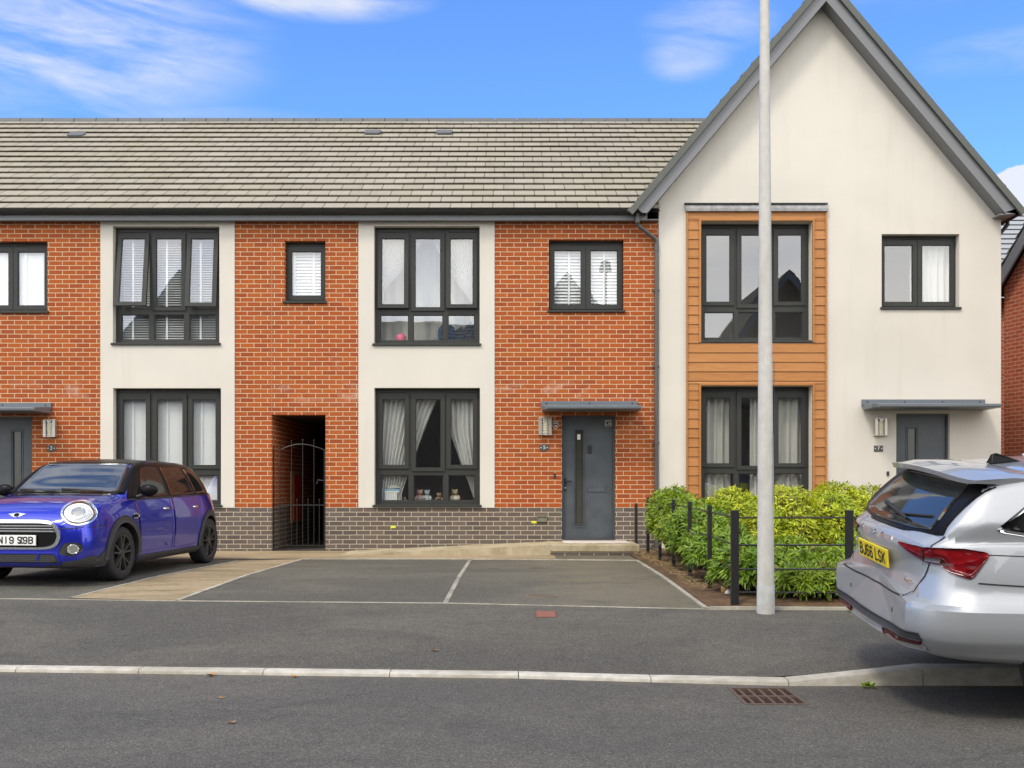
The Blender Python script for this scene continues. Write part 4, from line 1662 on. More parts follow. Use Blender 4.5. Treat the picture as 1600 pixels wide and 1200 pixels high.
plaque(fx(1371.5), fz(701), YG, '7', 'slate number plaque reading 7 on the cream wall')

# ------------------------------------------------------------------ entrance ramp and landing of number 5
r_ = root('entrance_ramp', (fx(860), 16.5, 0), 'concrete landing with brick edge and ramp rising to the number 5 door', 'ramp')
xl0, xl1 = fx(857), fx(1000, 16.0)
zl = 0.168
yf = 16.02
m = MB()
m.box(xl0, xl1, yf, D0 - 0.002, zl - 0.11, zl)
m.build('landing', RAMP, r_, bevel=0.012)
m = MB()
xx = xl0 - 0.15
m.box(fx(878), fx(961) + 0.18, 16.45, D0 - 0.003, zl + 0.0005, zl + 0.012)
m.build('step_slab', STEPC, r_, bevel=0.004)
m = MB()
m.box(xl0 + 0.004, xl1 - 0.01, yf + 0.02, 16.9, -0.1, zl - 0.1105)
m.build('brick_riser', BLUEBRICK, r_, uv=True)
m = MB()
xr0 = fx(548)
m.add([(xr0, yf + 0.02, 0.014), (xl0 - 0.002, yf + 0.01, zl - 0.003), (xl0 - 0.002, D0 - 0.002, zl - 0.003), (xr0, D0 - 0.002, 0.014),
       (xr0, yf + 0.02, -0.10), (xl0 - 0.002, yf + 0.01, -0.10), (xl0 - 0.002, D0 - 0.002, -0.10), (xr0, D0 - 0.002, -0.10)],
      [(0, 1, 2, 3), (0, 4, 5, 1), (1, 5, 6, 2), (2, 6, 7, 3), (3, 7, 4, 0)])
m.build('ramp_slope', RAMP, r_)
m = MB()
m.box(fx(1399) - 0.1, fx(1483) + 0.1, 16.0, YG - 0.002, -0.1, 0.15)
tag(m.build('door_step', RAMP, bevel=0.01), 'plain concrete step under the number 7 door, behind the silver car', 'step')

# ------------------------------------------------------------------ neighbours: simple complete houses
def plain_house(name, w, d, eaves, ridge, wallm, roofm, label, group=None, extras=True):
    """free-standing gabled house, gable front facing local -Y, origin at the middle of its front"""
    h = root(name, (0, 0, 0), label, 'house', group)
    m = MB()
    m.prism([(-w / 2, -0.3), (w / 2, -0.3), (w / 2, eaves), (0, ridge), (-w / 2, eaves)], 'y', 0, d)
    m.build('wall', wallm, h, uv=True)
    s = (ridge - eaves) / (w / 2)
    for sg in (-1, 1):
        xe = sg * (w / 2 + 0.25)
        ez = eaves - 0.25 * s + 0.12
        Uv = Vector((-sg, 0, s)).normalized()
        L = math.hypot(w / 2 + 0.25, (w / 2 + 0.25) * s)
        m = MB()
        roof_courses(m, (xe, -0.25, ez), (0, 1, 0), Uv, d + 0.5, L, 18, 11)
        m.build('roof', [roofm, BLACKPL], h, fix=False)
    m = MB()
    for sg in (-1, 1):
        xe = sg * (w / 2 + 0.25)
        ez = eaves - 0.25 * s
        m.prism([(0, ridge + 0.10), (xe, ez + 0.10), (xe, ez - 0.20), (0, ridge - 0.20)], 'y', -0.24, -0.20)
    m.build('bargeboard', FASCIA, h)
    if extras:
        for x, z0, ww, hh in ((-w * 0.22, 3.0, 1.7, 1.9), (w * 0.25, 3.3, 1.1, 1.2), (-w * 0.22, 0.6, 1.7, 1.8)):
            m = MB()
            bars(m, x - ww / 2, x + ww / 2, z0, z0 + hh, 0.08, 0.08, 0.08, 0.08, -0.05, 0.0)
            m.box(x - 0.04, x + 0.04, -0.045, 0.0, z0 + 0.08, z0 + hh - 0.08)
            wn = m.build('window', FRAME, h)
            m = MB()
            m.box(x - ww / 2 + 0.08, x + ww / 2 - 0.08, -0.02, -0.001, z0 + 0.08, z0 + hh - 0.08)
            m.build('pane', DOORGLASS, wn)
        m = MB()
        m.box(w * 0.17, w * 0.33, -0.04, -0.001, 0.0, 2.1)
        m.build('door', DOOR, h)
    return h


# the red-brick gable end beyond number 7, turned to follow the bend in the street
hn = plain_house('brick_house', 7.6, 9.0, 5.0, 8.8, FARBRICK, TILE_DARK, 'red brick house past the right end, its grey bargeboard behind the cream gable', extras=False)
m = MB()
m.box(-3.805, 3.805, -0.06, -0.001, -0.3, 1.52)
m.box(-3.81, 3.81, -0.09, -0.001, 1.52, 1.66)
m.build('stone_plinth', LEAD, hn)
hn.rotation_euler = (0, 0, math.atan2(-1.0, 0.228))
hn.location = (10.54, 16.8, 0)
hf = plain_house('grey_roofed_house', 9, 8, 5.2, 8.3, FARBRICK, plain('pale_slate', (0.30, 0.31, 0.32), 0.7), 'distant house showing only a pale grey roof past the gable', extras=False)
hf.location = (16.6, 27.5, 0)
hf.rotation_euler = (0, 0, R(90))
# houses across the street, seen mirrored in the windows
ho = plain_house('gable_front_house', 6.2, 9.0, 5.6, 9.7, OPPBRICK, TILE_DARK, 'gabled house across the street, seen mirrored in the upper windows', 'houses across the street')
ho.location = (2.6, -8.0, 0)
ho.rotation_euler = (0, 0, math.pi)
for x, lab in ((10.8, 'gabled house across the street mirrored in the gable end windows'), (-14.0, 'gabled house across the street mirrored in the propped-open window')):
    c = copy_tree(ho)
    c.location = (x, -8.0, 0)
    c['label'] = lab
hx = plain_house('side_on_house', 7.0, 10.2, 5.2, 8.1, OPPBRICK, TILE_DARK, 'house across the street with its ridge along the road, mirrored in the ground floor window', 'houses across the street', extras=False)
hx.rotation_euler = (0, 0, R(90))
hx.location = (-0.6, -12.0, 0)


# ================================================================== CURTAINS, BLINDS AND THINGS ON THE WINDOW BOARDS
def curtain(name, x0, x1, z0, z1, y, label, mat, free=None, group=None, waves=9, amp=0.022):
    """hanging cloth; free(t) -> (left, right) limits at height t from the top (0) to the hem (1)"""
    m = MB()
    rows = []
    nr, nc = 26, waves * 8
    for j in range(nr + 1):
        t = j / nr
        a, b = free(t) if free else (x0, x1)
        row = []
        for i in range(nc + 1):
            u = i / nc
            row.append((a + (b - a) * u, y + amp * math.sin(u * waves * 2 * math.pi + 0.6 * math.sin(3 * t)) + 0.01 * math.sin(7 * u + 2 * t), z1 + (z0 - z1) * t))
        rows.append(row)
    m.grid(rows)
    return tag(m.build(name, mat, smooth=180), label, 'curtain', group)


def blind(x0, x1, z0, z1, y, label, tilt, pitch=0.027, tapes=2, w=0.025):
    g = root('venetian_blind', ((x0 + x1) / 2, y, z0), label, 'blind', 'venetian blinds in the windows')
    m = MB()
    z = z0 + 0.012
    c, s = math.cos(tilt) * w / 2, math.sin(tilt) * w / 2
    while z < z1 - 0.03:
        m.slab((x0, y - c, z - s), (x1 - x0, 0, 0), (0, 2 * c, 2 * s), (0, 0, 0.0012))
        z += pitch
    m.build('slat', BLIND, g)
    m = MB()
    m.box(x0, x1, y - 0.02, y + 0.02, z1 - 0.03, z1)
    m.box(x0, x1, y - 0.014, y + 0.014, z0 - 0.006, z0 + 0.006)
    m.build('head_rail', BLIND, g)
    m = MB()
    for k in range(tapes):
        xx = x0 + (x1 - x0) * (k + 0.5) / tapes
        m.box(xx - 0.016, xx + 0.016, y - 0.019, y - 0.0175, z0, z1 - 0.03)
    m.build('ladder_tape', BLIND, g)
    return g


YC = D0 + REC + 0.13


def cx(px):
    return fx(px, YC)


def cz(py):
    return fz(py, YC)


# number 5, ground floor: tied-back white curtains
def ease(t, a, b, p=1.6):
    return a + (b - a) * (t ** p)


def c5a(t):
    return (cx(588), cx(690) + (cx(628) - cx(690)) * min(1.0, (t / 0.92)) ** 0.85)


curtain('curtain', 0, 0, cz(785), cz(612), YC, 'white curtain swept to the left side of the brick house ground floor window', CURTAIN, c5a, 'curtains of the ground floor window', 11, 0.030)


def c5b(t):
    if t < 0.36:
        a = cx(700) + (cx(703) - cx(700)) * t / 0.36
    else:
        a = cx(703) + (cx(743) - cx(703)) * ((t - 0.36) / 0.64) ** 1.05
    return (a, cx(749))


curtain('curtain', 0, 0, cz(785), cz(612), YC, 'white curtain tied back at the right side above the pale teddy bears', CURTAIN, c5b, 'curtains of the ground floor window', 6, 0.028)


# number 5, first floor: sheer pair parted like a tent
def n5a(t):
    return (cx(588), cx(668) + (cx(600) - cx(668)) * min(1, t / 0.72) ** 1.25)


def n5b(t):
    return (cx(673) + (cx(742) - cx(673)) * min(1, t / 0.86) ** 1.4, cx(747))


SHEER = fabric_mat('sheer_net', (0.83, 0.83, 0.84), 0.5)
curtain('net_curtain', 0, 0, cz(492), cz(360), YC - 0.03, 'sheer white curtain parted to the left above the pink ball', SHEER, n5a, 'nets of the upper window', 14, 0.012)
curtain('net_curtain', 0, 0, cz(500), cz(360), YC - 0.03, 'sheer white curtain parted to the right above the dark rucksacks', SHEER, n5b, 'nets of the upper window', 14, 0.012)
blind(fx(447, YC), fx(506, YC), cz(471), cz(379), YC - 0.04, 'white venetian blind in the small window over the passage', R(60), pitch=0.053, w=0.054)
curtain('net_backdrop', 0, 0, cz(534), cz(365), YC + 0.24, 'plain cream curtain hanging behind the pink ball and the bags', CREAMCURTAIN, lambda t: (cx(590), cx(745)), None, 10, 0.012)
blind(fx(861, YC), fx(971, YC), cz(484), cz(378), YC - 0.04, 'white venetian blind in the two-light window above the number 5 door', R(58), pitch=0.053, w=0.054)
blind(fx(183, YC), fx(341, YC), cz(534), cz(358), YC - 0.02, 'white venetian blind with half open slats behind the propped-open window', R(28), tapes=3, pitch=0.040, w=0.045)
blind(fx(183, YC), fx(343, YC), cz(786), cz(612), YC - 0.02, 'closed white venetian blind in the window behind the blue car', R(74), tapes=3, pitch=0.036, w=0.046)
blind(fx(-38, YC), fx(72, YC), cz(486), cz(380), YC - 0.08, 'closed white blind in the window at the left edge', R(72), pitch=0.034, w=0.042)
# number 7
YC7 = YG + 0.19 + 0.16
curtain('curtain', fx(1098, YC7), fx(1142, YC7), fz(787, YC7), fz(612, YC7), YC7, 'cream curtain at the left of the window behind the lime shrubs', CREAMCURTAIN, None, 'curtains in the cladding window', 4, 0.035)
curtain('curtain', fx(1172, YC7), fx(1203, YC7), fz(787, YC7), fz(612, YC7), YC7, 'cream curtain half hidden by the lamp post', CREAMCURTAIN, None, 'curtains in the cladding window', 3, 0.035)
curtain('curtain', fx(1208, YC7), fx(1262, YC7), fz(787, YC7), fz(612, YC7), YC7, 'cream curtain right of the lamp post in the window of the cladding', CREAMCURTAIN, None, 'curtains in the cladding window', 4, 0.035)
YC7s = YG + 0.15 + 0.13
curtain('curtain', fx(1422, YC7s), fx(1488, YC7s), fz(478, YC7s), fz(373, YC7s), YC7s, 'pale curtain drawn half across the small window high on the cream wall', CURTAIN, None, None, 6, 0.02)

# --- first-floor window board
ZB = bu5[2] + 0.063
YB5 = D0 + REC + 0.17
PINK = plain('pink_rubber', (0.80, 0.16, 0.26), 0.35)
m = MB()
m.ball((fx(626.5, YB5), YB5, ZB + 0.092), 0.092, 20, 14)
tag(m.build('pink_ball', PINK, smooth=180), 'pink ball on the first floor window board', 'ball')


def bag(name, x, y, z, w, h, d, mat, label, cat='bag'):
    r_ = root(name, (x, y, z), label, cat, 'bags on the upper window board')
    m = MB()
    rows = []
    for j in range(13):
        t = j / 12
        k = (1 - abs(2 * t - 1) ** 4 * 0.25) if t < 0.5 else (1 - max(0, (t - 0.55) / 0.45) ** 2.4 * 0.75)
        row = []
        for i in range(20):
            a = 2 * math.pi * i / 20
            ca, sa = math.cos(a), math.sin(a)
            row.append((x + math.copysign(abs(ca) ** 0.6, ca) * w / 2 * k, y + math.copysign(abs(sa) ** 0.7, sa) * d / 2 * k, z + h * t))
        rows.append(row)
    m.grid(rows, close=True)
    m.add(rows[-1], [tuple(range(20))])
    m.build('bag_body', mat, r_, smooth=60)
    m = MB()
    m.ball((x, y - d * 0.46, z + h * 0.33), (w * 0.36, d * 0.2, h * 0.22), 12, 8)
    m.build('front_pocket', mat, r_, smooth=180)
    m = MB()
    m.tube([(x + w * 0.12 * math.cos(a), y, z + h * 0.96 + h * 0.10 * math.sin(a)) for a in np.linspace(0, math.pi, 9)], 0.009, 7)
    for sx in (-0.3, 0.3):
        m.tube([(x + w * sx, y - d * 0.52, z + h * 0.12), (x + w * sx * 1.05, y - d * 0.55, z + h * 0.5), (x + w * sx * 0.8, y - d * 0.3, z + h * 0.93)], 0.010, 6)
    m.build('strap', BLACKPL, r_, smooth=60)
    return r_


NAVY = plain('navy_fabric', (0.010, 0.05, 0.15), 0.8, var=0.5, scale=14)
DKBAG = plain('dark_fabric', (0.022, 0.024, 0.04), 0.85, var=0.4, scale=14)
bag('rucksack', fx(698, YB5), YB5, ZB, 0.29, 0.36, 0.16, NAVY, 'blue rucksack on the first floor window board')
bag('rucksack', fx(718, YB5) + 0.02, YB5 + 0.03, ZB, 0.26, 0.27, 0.15, DKBAG, 'low black bag slumped between the blue and the tall black bag')
bag('rucksack', fx(735, YB5), YB5 + 0.02, ZB, 0.22, 0.36, 0.16, DKBAG, 'tall black rucksack at the right end of the window board')
m = MB()
m.ball((fx(662, YB5), YB5, ZB + 0.035), (0.19, 0.09, 0.036), 18, 8)
tag(m.build('cushion', plain('beige_cloth', (0.42, 0.39, 0.31), 0.9), smooth=180), 'flat beige cushion lying between the pink ball and the rucksacks', 'cushion')

# --- ground-floor window board
ZB2 = bg5[2] + 0.063
r_ = root('magazine_file', (fx(611, YB5), YB5, ZB2), 'white upright file box at the left of the ground floor window', 'file box')
m = MB()
m.box(fx(602.5, YB5), fx(621.5, YB5), YB5 - 0.08, YB5 + 0.1, ZB2, ZB2 + 0.17)
m.build('box', WHITEPL, r_, bevel=0.003)
m = MB()
for k in range(5):
    xx = fx(604 + k * 3.7, YB5)
    m.box(xx, xx + 0.003, YB5 - 0.082, YB5 - 0.0802, ZB2 + 0.01, ZB2 + 0.155)
m.build('spine_line', plain('spine_grey', (0.42, 0.42, 0.45), 0.6), r_)
m = MB()
m.box(fx(595, YB5), fx(601.5, YB5), YB5 - 0.06, YB5 + 0.12, ZB2, ZB2 + 0.235)
tag(m.build('blue_book', plain('book_blue', (0.12, 0.33, 0.48), 0.5), bevel=0.002), 'light blue book standing against the window edge', 'book')
m = MB()
m.box(fx(600.5, YB5) + 0.003, fx(624, YB5), YB5 - 0.085, YB5 + 0.11, ZB2 + 0.171, ZB2 + 0.20)
tag(m.build('white_book', WHITEPL, bevel=0.002), 'white book lying on top of the upright file box', 'book')
m = MB()
m.box(fx(601, YB5) + 0.003, fx(625, YB5), YB5 - 0.07, YB5 + 0.11, ZB2 + 0.201, ZB2 + 0.235)
tag(m.build('thin_blue_book', plain('book_pale_blue', (0.20, 0.40, 0.52), 0.5), bevel=0.002), 'pale blue book lying on the white book', 'book')
m = MB()
m.prism([(fx(607, YB5), ZB2 + 0.236), (fx(627, YB5), ZB2 + 0.25), (fx(626, YB5), ZB2 + 0.268), (fx(613, YB5), ZB2 + 0.30), (fx(608, YB5), ZB2 + 0.262)], 'y', YB5 - 0.07, YB5 + 0.06)
tag(m.build('paper_parcel', plain('parcel_paper', (0.50, 0.51, 0.44), 0.8), bevel=0.012), 'crumpled pale parcel on top of the pile of books', 'parcel')


def teddy(x, y, z, s, fur, label, waist=None, lean=0.0):
    r_ = root('teddy_bear', (x, y, z), label, 'soft toy', 'soft toys on the window board')
    m = MB()
    m.ball((x, y, z + 0.30 * s), (0.23 * s, 0.19 * s, 0.29 * s), 16, 11)
    m.ball((x + lean, y - 0.02 * s, z + 0.72 * s), (0.20 * s, 0.18 * s, 0.18 * s), 16, 11)
    m.ball((x + lean, y - 0.19 * s, z + 0.67 * s), (0.085 * s, 0.07 * s, 0.065 * s), 12, 8)
    for sg in (-1, 1):
        m.ball((x + lean + sg * 0.15 * s, y, z + 0.86 * s), (0.07 * s, 0.04 * s, 0.07 * s), 10, 7)
        m.tube([(x + sg * 0.18 * s, y, z + 0.48 * s), (x + sg * 0.29 * s, y - 0.08 * s, z + 0.32 * s), (x + sg * 0.25 * s, y - 0.16 * s, z + 0.22 * s)], [0.085 * s, 0.08 * s, 0.06 * s], 10)
        m.tube([(x + sg * 0.12 * s, y - 0.05 * s, z + 0.12 * s), (x + sg * 0.24 * s, y - 0.28 * s, z + 0.10 * s), (x + sg * 0.25 * s, y - 0.33 * s, z + 0.13 * s)], [0.11 * s, 0.10 * s, 0.085 * s], 10)
    m.build('bear_body', fur, r_, smooth=180)
    m = MB()
    for sg in (-1, 1):
        m.ball((x + lean + sg * 0.07 * s, y - 0.175 * s, z + 0.77 * s), 0.022 * s, 8, 6)
    m.ball((x + lean, y - 0.25 * s, z + 0.70 * s), (0.032 * s, 0.02 * s, 0.022 * s), 8, 6)
    m.build('face', BLACKPL, r_, smooth=180)
    if waist:
        m = MB()
        m.ball((x, y, z + 0.32 * s), (0.245 * s, 0.205 * s, 0.20 * s), 16, 9)
        m.build('waistcoat', waist, r_, smooth=180)


FURA = plain('fur_beige', (0.52, 0.42, 0.24), 0.9, scale=60)
FURB = plain('fur_tan', (0.36, 0.23, 0.13), 0.9, scale=60)
FURC = plain('fur_pink_brown', (0.42, 0.26, 0.20), 0.9, scale=60)
teddy(fx(711, YB5), YB5, ZB2, 0.25, FURA, 'pale teddy bear in a white top, largest on the ground floor window board', WHITEPL, -0.004)
teddy(fx(686, YB5), YB5, ZB2, 0.185, FURB, 'small tan teddy in a black waistcoat beside the window mullion', BLACKPL)
teddy(fx(656, YB5), YB5, ZB2, 0.245, FURC, 'pinkish brown soft toy sitting in the middle pane', plain('grey_cloth', (0.3, 0.32, 0.38), 0.8))
teddy(fx(667, YB5), YB5 + 0.03, ZB2, 0.24, plain('fur_grey', (0.42, 0.47, 0.47), 0.9, scale=60), 'pale grey soft toy leaning behind the pinkish one', None)
teddy(fx(632.5, YB5), YB5 + 0.02, ZB2, 0.11, FURB, 'tiny brown soft toy in the left pane beside the file box')

# ================================================================== GATE
gy = D0 + 0.10


def gxp(px):
    return fx(px, gy)


def gzp(py):
    return fz(py, gy)


r_ = root('iron_gate', (gxp(466), gy, 0), 'black wrought iron gate with arched top closing the brick passage', 'gate')
m = MB()
g0, g1 = gxp(426.5), gxp(507)
zlow = gzp(853)
m.box(g0 - 0.016, g0 + 0.016, gy - 0.016, gy + 0.016, -0.02, gzp(697))
m.build('post', BLACK, r_, bevel=0.003)
arc = [(g0 + 0.11, gy, gzp(703.5))]
for k in range(13):
    px = 438 + (507 - 438) * k / 12
    py = 703 - 9.0 * math.sin(math.pi * (k / 12) ** 0.92)
    arc.append((gxp(px), gy, gzp(py)))
m = MB()
m.tube(arc, 0.009, 8)
m.box(g0 + 0.016, g1, gy - 0.008, gy + 0.008, gzp(790), gzp(788.2))
m.box(g0 + 0.016, g1, gy - 0.008, gy + 0.008, zlow, zlow + 0.016)
m.box(gxp(437) - 0.009, gxp(437) + 0.009, gy - 0.009, gy + 0.009, zlow - 0.02, gzp(697))
m.box(g1 - 0.010, g1 + 0.008, gy - 0.009, gy + 0.009, zlow - 0.02, gzp(703))
m.build('gate_frame', BLACK, r_)
for px, top in ((455.5, 689), (473, 687), (490.5, 688)):
    m = MB()
    m.tube([(gxp(px), gy, zlow), (gxp(px), gy, gzp(top))], 0.0065, 7)
    m.ball((gxp(px), gy, gzp(top)), 0.013, 8, 6)
    m.build('bar', BLACK, r_)
for px in (446.5, 464, 481.5, 499):
    m = MB()
    m.tube([(gxp(px), gy, zlow), (gxp(px), gy, gzp(781))], 0.006, 7)
    m.ball((gxp(px), gy, gzp(780.5)), 0.012, 8, 6)
    m.build('dog_bar', BLACK, r_)
m = MB()
m.tube([(gxp(507), gy - 0.02, gzp(751)), (gxp(497), gy - 0.03, gzp(750)), (gxp(495.5), gy - 0.03, gzp(756))], 0.007, 7)
m.build('latch', TRIMPL, r_)

# ================================================================== ESTATE RAILING round the bed
r_ = root('estate_railing', (2.0, 12, 0), 'black flat-post metal railing with four rails round the planting bed', 'railing')
corner = gp(1148, 949)
FX = corner.x
side = [(FX, corner.y + 1.235 * k) for k in range(0, 6)] + [(fx(994.5, 16.6), 16.65)]
side[5] = (FX, 15.9)
HT = 0.905


def post_at(x, y, w=0.032, d=0.055, h=HT, base=None):
    m = MB()
    zb = gz(x, y) if base is None else base
    m.box(x - w, x + w, y - d / 2, y + d / 2, zb - 0.06, zb + h)
    m.build('post', BLACK, r_, bevel=0.004)
    m = MB()
    for f_ in (0.20, 0.45, 0.70, 0.93):
        m.lathe([(0.0, -0.006), (0.007, -0.005), (0.011, 0.0)], 8, (x + w * 0.3, y - d / 2, zb + h * f_), 'y')
    return zb


for i, (x, y) in enumerate(side):
    post_at(x, y, 0.036 if i == 0 else 0.022, 0.05, HT if i < 6 else 0.78, None if i < 6 else 0.02)
RZ = [(FX, z) for z in (0.14, 0.355, 0.58, 0.835)]
for _, z in RZ:
    m = MB()
    pts = [(FX, y, gz(FX, y) + z) for x, y in side[:6]]
    m.tube(pts, 0.0075, 8)
    m.build('rail', BLACK, r_)
front = [(FX + d_, line_y(FX + d_) + 0.16) for d_ in (1.06, 2.2, 3.35)]
for x, y in front:
    post_at(x, y, 0.034, 0.05)
for _, z in RZ:
    m = MB()
    m.tube([(FX, corner.y, gz(FX, corner.y) + z)] + [(x, y, gz(x, y) + z) for x, y in front], 0.0085, 8)
    m.build('rail', BLACK, r_)

# ================================================================== LAMP POST
lb = gp(1196.5, 957.5)
r_ = root('street_lamp', tuple(lb), 'tall pale galvanised street lamp standing in front of the lime shrubs', 'street lamp')
s0 = F / lb.y
m = MB()
top = 6.25
rb, rt = 13.4 / s0, 7.2 / s0
z5 = HC + VY / s0
lean = (1194.6 - 1196.5) / s0 / (z5 - lb.z)


def rad(z):
    return rb + (rt - rb) * (z - lb.z) / (z5 - lb.z)


zj = HC + (VY - 915) / s0
m.tube([(lb.x + lean * (z - lb.z), lb.y, z) for z in np.linspace(zj, top, 14)], [rad(z) for z in np.linspace(zj, top, 14)], 28)
m.build('column', GALV, r_, smooth=60)
m = MB()
m.tube([(lb.x, lb.y, lb.z - 0.05), (lb.x, lb.y, lb.z + 0.01), (lb.x, lb.y, zj + 0.002)], [rb + 0.004, rb + 0.003, rb + 0.0015], 28)
m.build('root_section', concrete_mat('painted_root', (0.46, 0.47, 0.45), (0.54, 0.55, 0.53), (0.36, 0.35, 0.30), 0.5, (3, 3, 1), 0.5), r_, smooth=60)
m = MB()
for k in range(5):
    a0 = -math.pi / 2 + 1.05
rr_ = rad(1.0) + 0.002
pts = []
m.grid([[(lb.x + lean * (z - lb.z) + (rad(z) + 0.0025) * math.cos(a), lb.y + (rad(z) + 0.0025) * math.sin(a), z) for a in np.linspace(-0.75, 0.55, 8)] for z in (0.92, 1.55)])
m.build('access_door', GALV, r_, smooth=180)
m = MB()
m.tube([(lb.x + rad(1.3) * 0.92 + 0.004, lb.y - rad(1.3) * 0.45, z) for z in (2.2, 1.5, 1.15, 0.98)] + [(lb.x + rad(1) * 1.0 + 0.004, lb.y - rad(1) * 0.3, 0.93)], 0.0025, 5)
m.build('loose_cable', TRIMPL, r_)
xt = lb.x + lean * (top - lb.z)
m = MB()
m.lathe([(0.0, 0.0), (0.05, 0.0), (0.15, 0.02), (0.155, 0.05), (0.11, 0.24), (0.06, 0.28), (0.0, 0.285)], 20, (xt, lb.y, top))
m.build('lantern', BLACKPL, r_, smooth=40)

# ================================================================== SMALL STREET THINGS
r_ = root('drain_grate', ((GUL[0] + GUL[1]) / 2, GUL[2], Z_ROAD), 'rusty iron gully grate in the road beside the kerb', 'drain grate')
m = MB()
x0, x1, y0, y1 = GUL
wall(m, x0, x1, -0.75, Z_ROAD - 0.012, y0, 0.01)
m.box(x0 - 0.01, x0, y0, y1, -0.75, Z_ROAD - 0.012)
m.box(x1, x1 + 0.01, y0, y1, -0.75, Z_ROAD - 0.012)
m.box(x0, x1, y1, y1 + 0.01, -0.75, Z_ROAD - 0.012)
m.box(x0, x1, y0, y1, -0.76, -0.62)
m.build('pit', BLACKPL, r_)
m = MB()
zt = Z_ROAD + 0.004
for a, b, c, d in ((x0, x0 + 0.022, y0, y1), (x1 - 0.022, x1, y0, y1), (x0 + 0.022, x1 - 0.022, y0, y0 + 0.028), (x0 + 0.022, x1 - 0.022, y1 - 0.028, y1)):
    m.box(a, b, c, d, zt - 0.06, zt)
m.build('frame', IRON, r_)
m = MB()
ym = (y0 + y1) / 2
for k in range(1, 6):
    xx = x0 + (x1 - x0) * k / 6
    m.box(xx - 0.009, xx + 0.009, y0 + 0.028, ym - 0.016, zt - 0.055, zt - 0.004)
    m.box(xx - 0.009, xx + 0.009, ym + 0.016, y1 - 0.028, zt - 0.055, zt - 0.004)
m.box(x0 + 0.022, x1 - 0.022, ym - 0.016, ym + 0.016, zt - 0.055, zt - 0.003)
m.build('grate_bar', IRON, r_)

p = [gp(833.5, 955.2), gp(868.5, 955.2), gp(873, 965.3), gp(836.5, 965.3)]
c = (p[0] + p[2]) / 2
r_ = root('stop_tap_cover', tuple(c), 'small square red-brown stop tap cover set in the pavement', 'cover')
m = MB()
w_, d_ = (p[1].x - p[0].x) / 2, (p[0].y - p[3].y) / 2
sl = (gz(c.x, c.y + d_) - gz(c.x, c.y - d_)) / (2 * d_)


def on(x, y, h):
    return (x, y, gz(c.x, c.y) + sl * (y - c.y) + h)


def plate(m, ax, ay, h0, h1):
    v = [on(c.x + sx * ax, c.y + sy * ay, h) for h in (h0, h1) for sx, sy in ((-1, -1), (1, -1), (1, 1), (-1, 1))]
    m.add(v, [(3, 2, 1, 0), (4, 5, 6, 7), (0, 1, 5, 4), (1, 2, 6, 5), (2, 3, 7, 6), (3, 0, 4, 7)])


plate(m, w_, d_, -0.02, 0.004)
m.build('frame', IRON, r_)
m = MB()
plate(m, w_ - 0.018, d_ - 0.018, -0.01, 0.007)
m.build('lid', plain('red_brown_iron', (0.22, 0.085, 0.055), 0.6, var=0.3, scale=20), r_, bevel=0.002)

for (px, py, rad_, lab) in ((823, 884.5, 0.145, 'small round access cover in the driveway near the landing'), (846, 931.5, 0.165, 'round access cover near the front of the driveway')):
    q = gp(px, py)
    r_ = root('inspection_cover', tuple(q), lab, 'cover', 'round covers in the driveway')
    m = MB()
    m.lathe([(rad_ * 0.90, 0.002), (rad_ * 0.90, 0.007), (rad_, 0.006), (rad_, -0.02)], 32, tuple(q))
    m.build('frame', plain('cover_rim', (0.17, 0.145, 0.10), 0.75, var=0.2), r_, smooth=30)
    m = MB()
    m.lathe([(0.0, 0.004), (rad_ * 0.88, 0.004), (rad_ * 0.89, -0.01)], 32, tuple(q))
    m.build('lid', plain('cover_lid', (0.105, 0.082, 0.060), 0.7, var=0.3, scale=20), r_, smooth=30)

LEAFLIT = plain('dry_leaf', (0.42, 0.22, 0.06), 0.8, var=0.3)
for (px, py, s, rz, lab) in ((680, 1018, 0.035, 0.4, 'curled orange leaf alone on the pavement'), (330, 1056.5, 0.05, 1.3, 'dry tan leaf against the left part of the kerb'), (460, 1058.5, 0.035, 2.2, 'dry leaf in the gutter below a kerb joint'),
                             (362, 1131, 0.028, 0.9, 'dark crumpled leaf lying on the road'), (346, 1092, 0.022, 2.9, 'pale scrap of leaf on the road')):
    q = gp(px, py)
    m = MB()
    n = 9
    rows = []
    for i in range(n + 1):
        t = i / n
        w_ = s * 0.45 * math.sin(math.pi * min(1, t * 0.95 + 0.04)) ** 0.8
        h = 0.006 + 0.35 * s * (2 * t - 1) ** 2
        rows.append([((t - 0.5) * 2 * s, -w_, h + w_ * 0.5), ((t - 0.5) * 2 * s, 0, h), ((t - 0.5) * 2 * s, w_, h + w_ * 0.3)])
    m.grid(rows)
    m.tube([(-s, 0, 0.006 + .35 * s), (-s * 1.5, 0.2 * s, 0.012)], 0.0015, 5)
    m.xform(Matrix.Translation(q) @ Matrix.Rotation(rz, 4, 'Z'))
    tag(m.build('fallen_leaf', LEAFLIT, smooth=180), lab, 'leaf', 'fallen leaves')


# ================================================================== PLANTS
def leaf(m, P, d, side, L, W, droop, mat=0):
    """one leaf blade: six-sided, folded along its midrib and bent down towards the tip"""
    d, side = d.normalized(), side.normalized()
    up = side.cross(d)
    a = P + d * (L * 0.45) - Vector((0, 0, droop * L * 0.15))
    b = P + d * (L * 0.75) - Vector((0, 0, droop * L * 0.45))
    t = P + d * L - Vector((0, 0, droop * L))
    v = [P, a + side * W * 0.5 + up * W * 0.18, a, a - side * W * 0.5 + up * W * 0.18, b + side * W * 0.36 + up * W * 0.10, b, b - side * W * 0.36 + up * W * 0.10, t]
    m.add(v, [(0, 2, 1), (0, 3, 2), (1, 2, 5, 4), (2, 3, 6, 5), (4, 5, 7), (5, 6, 7)], mat)


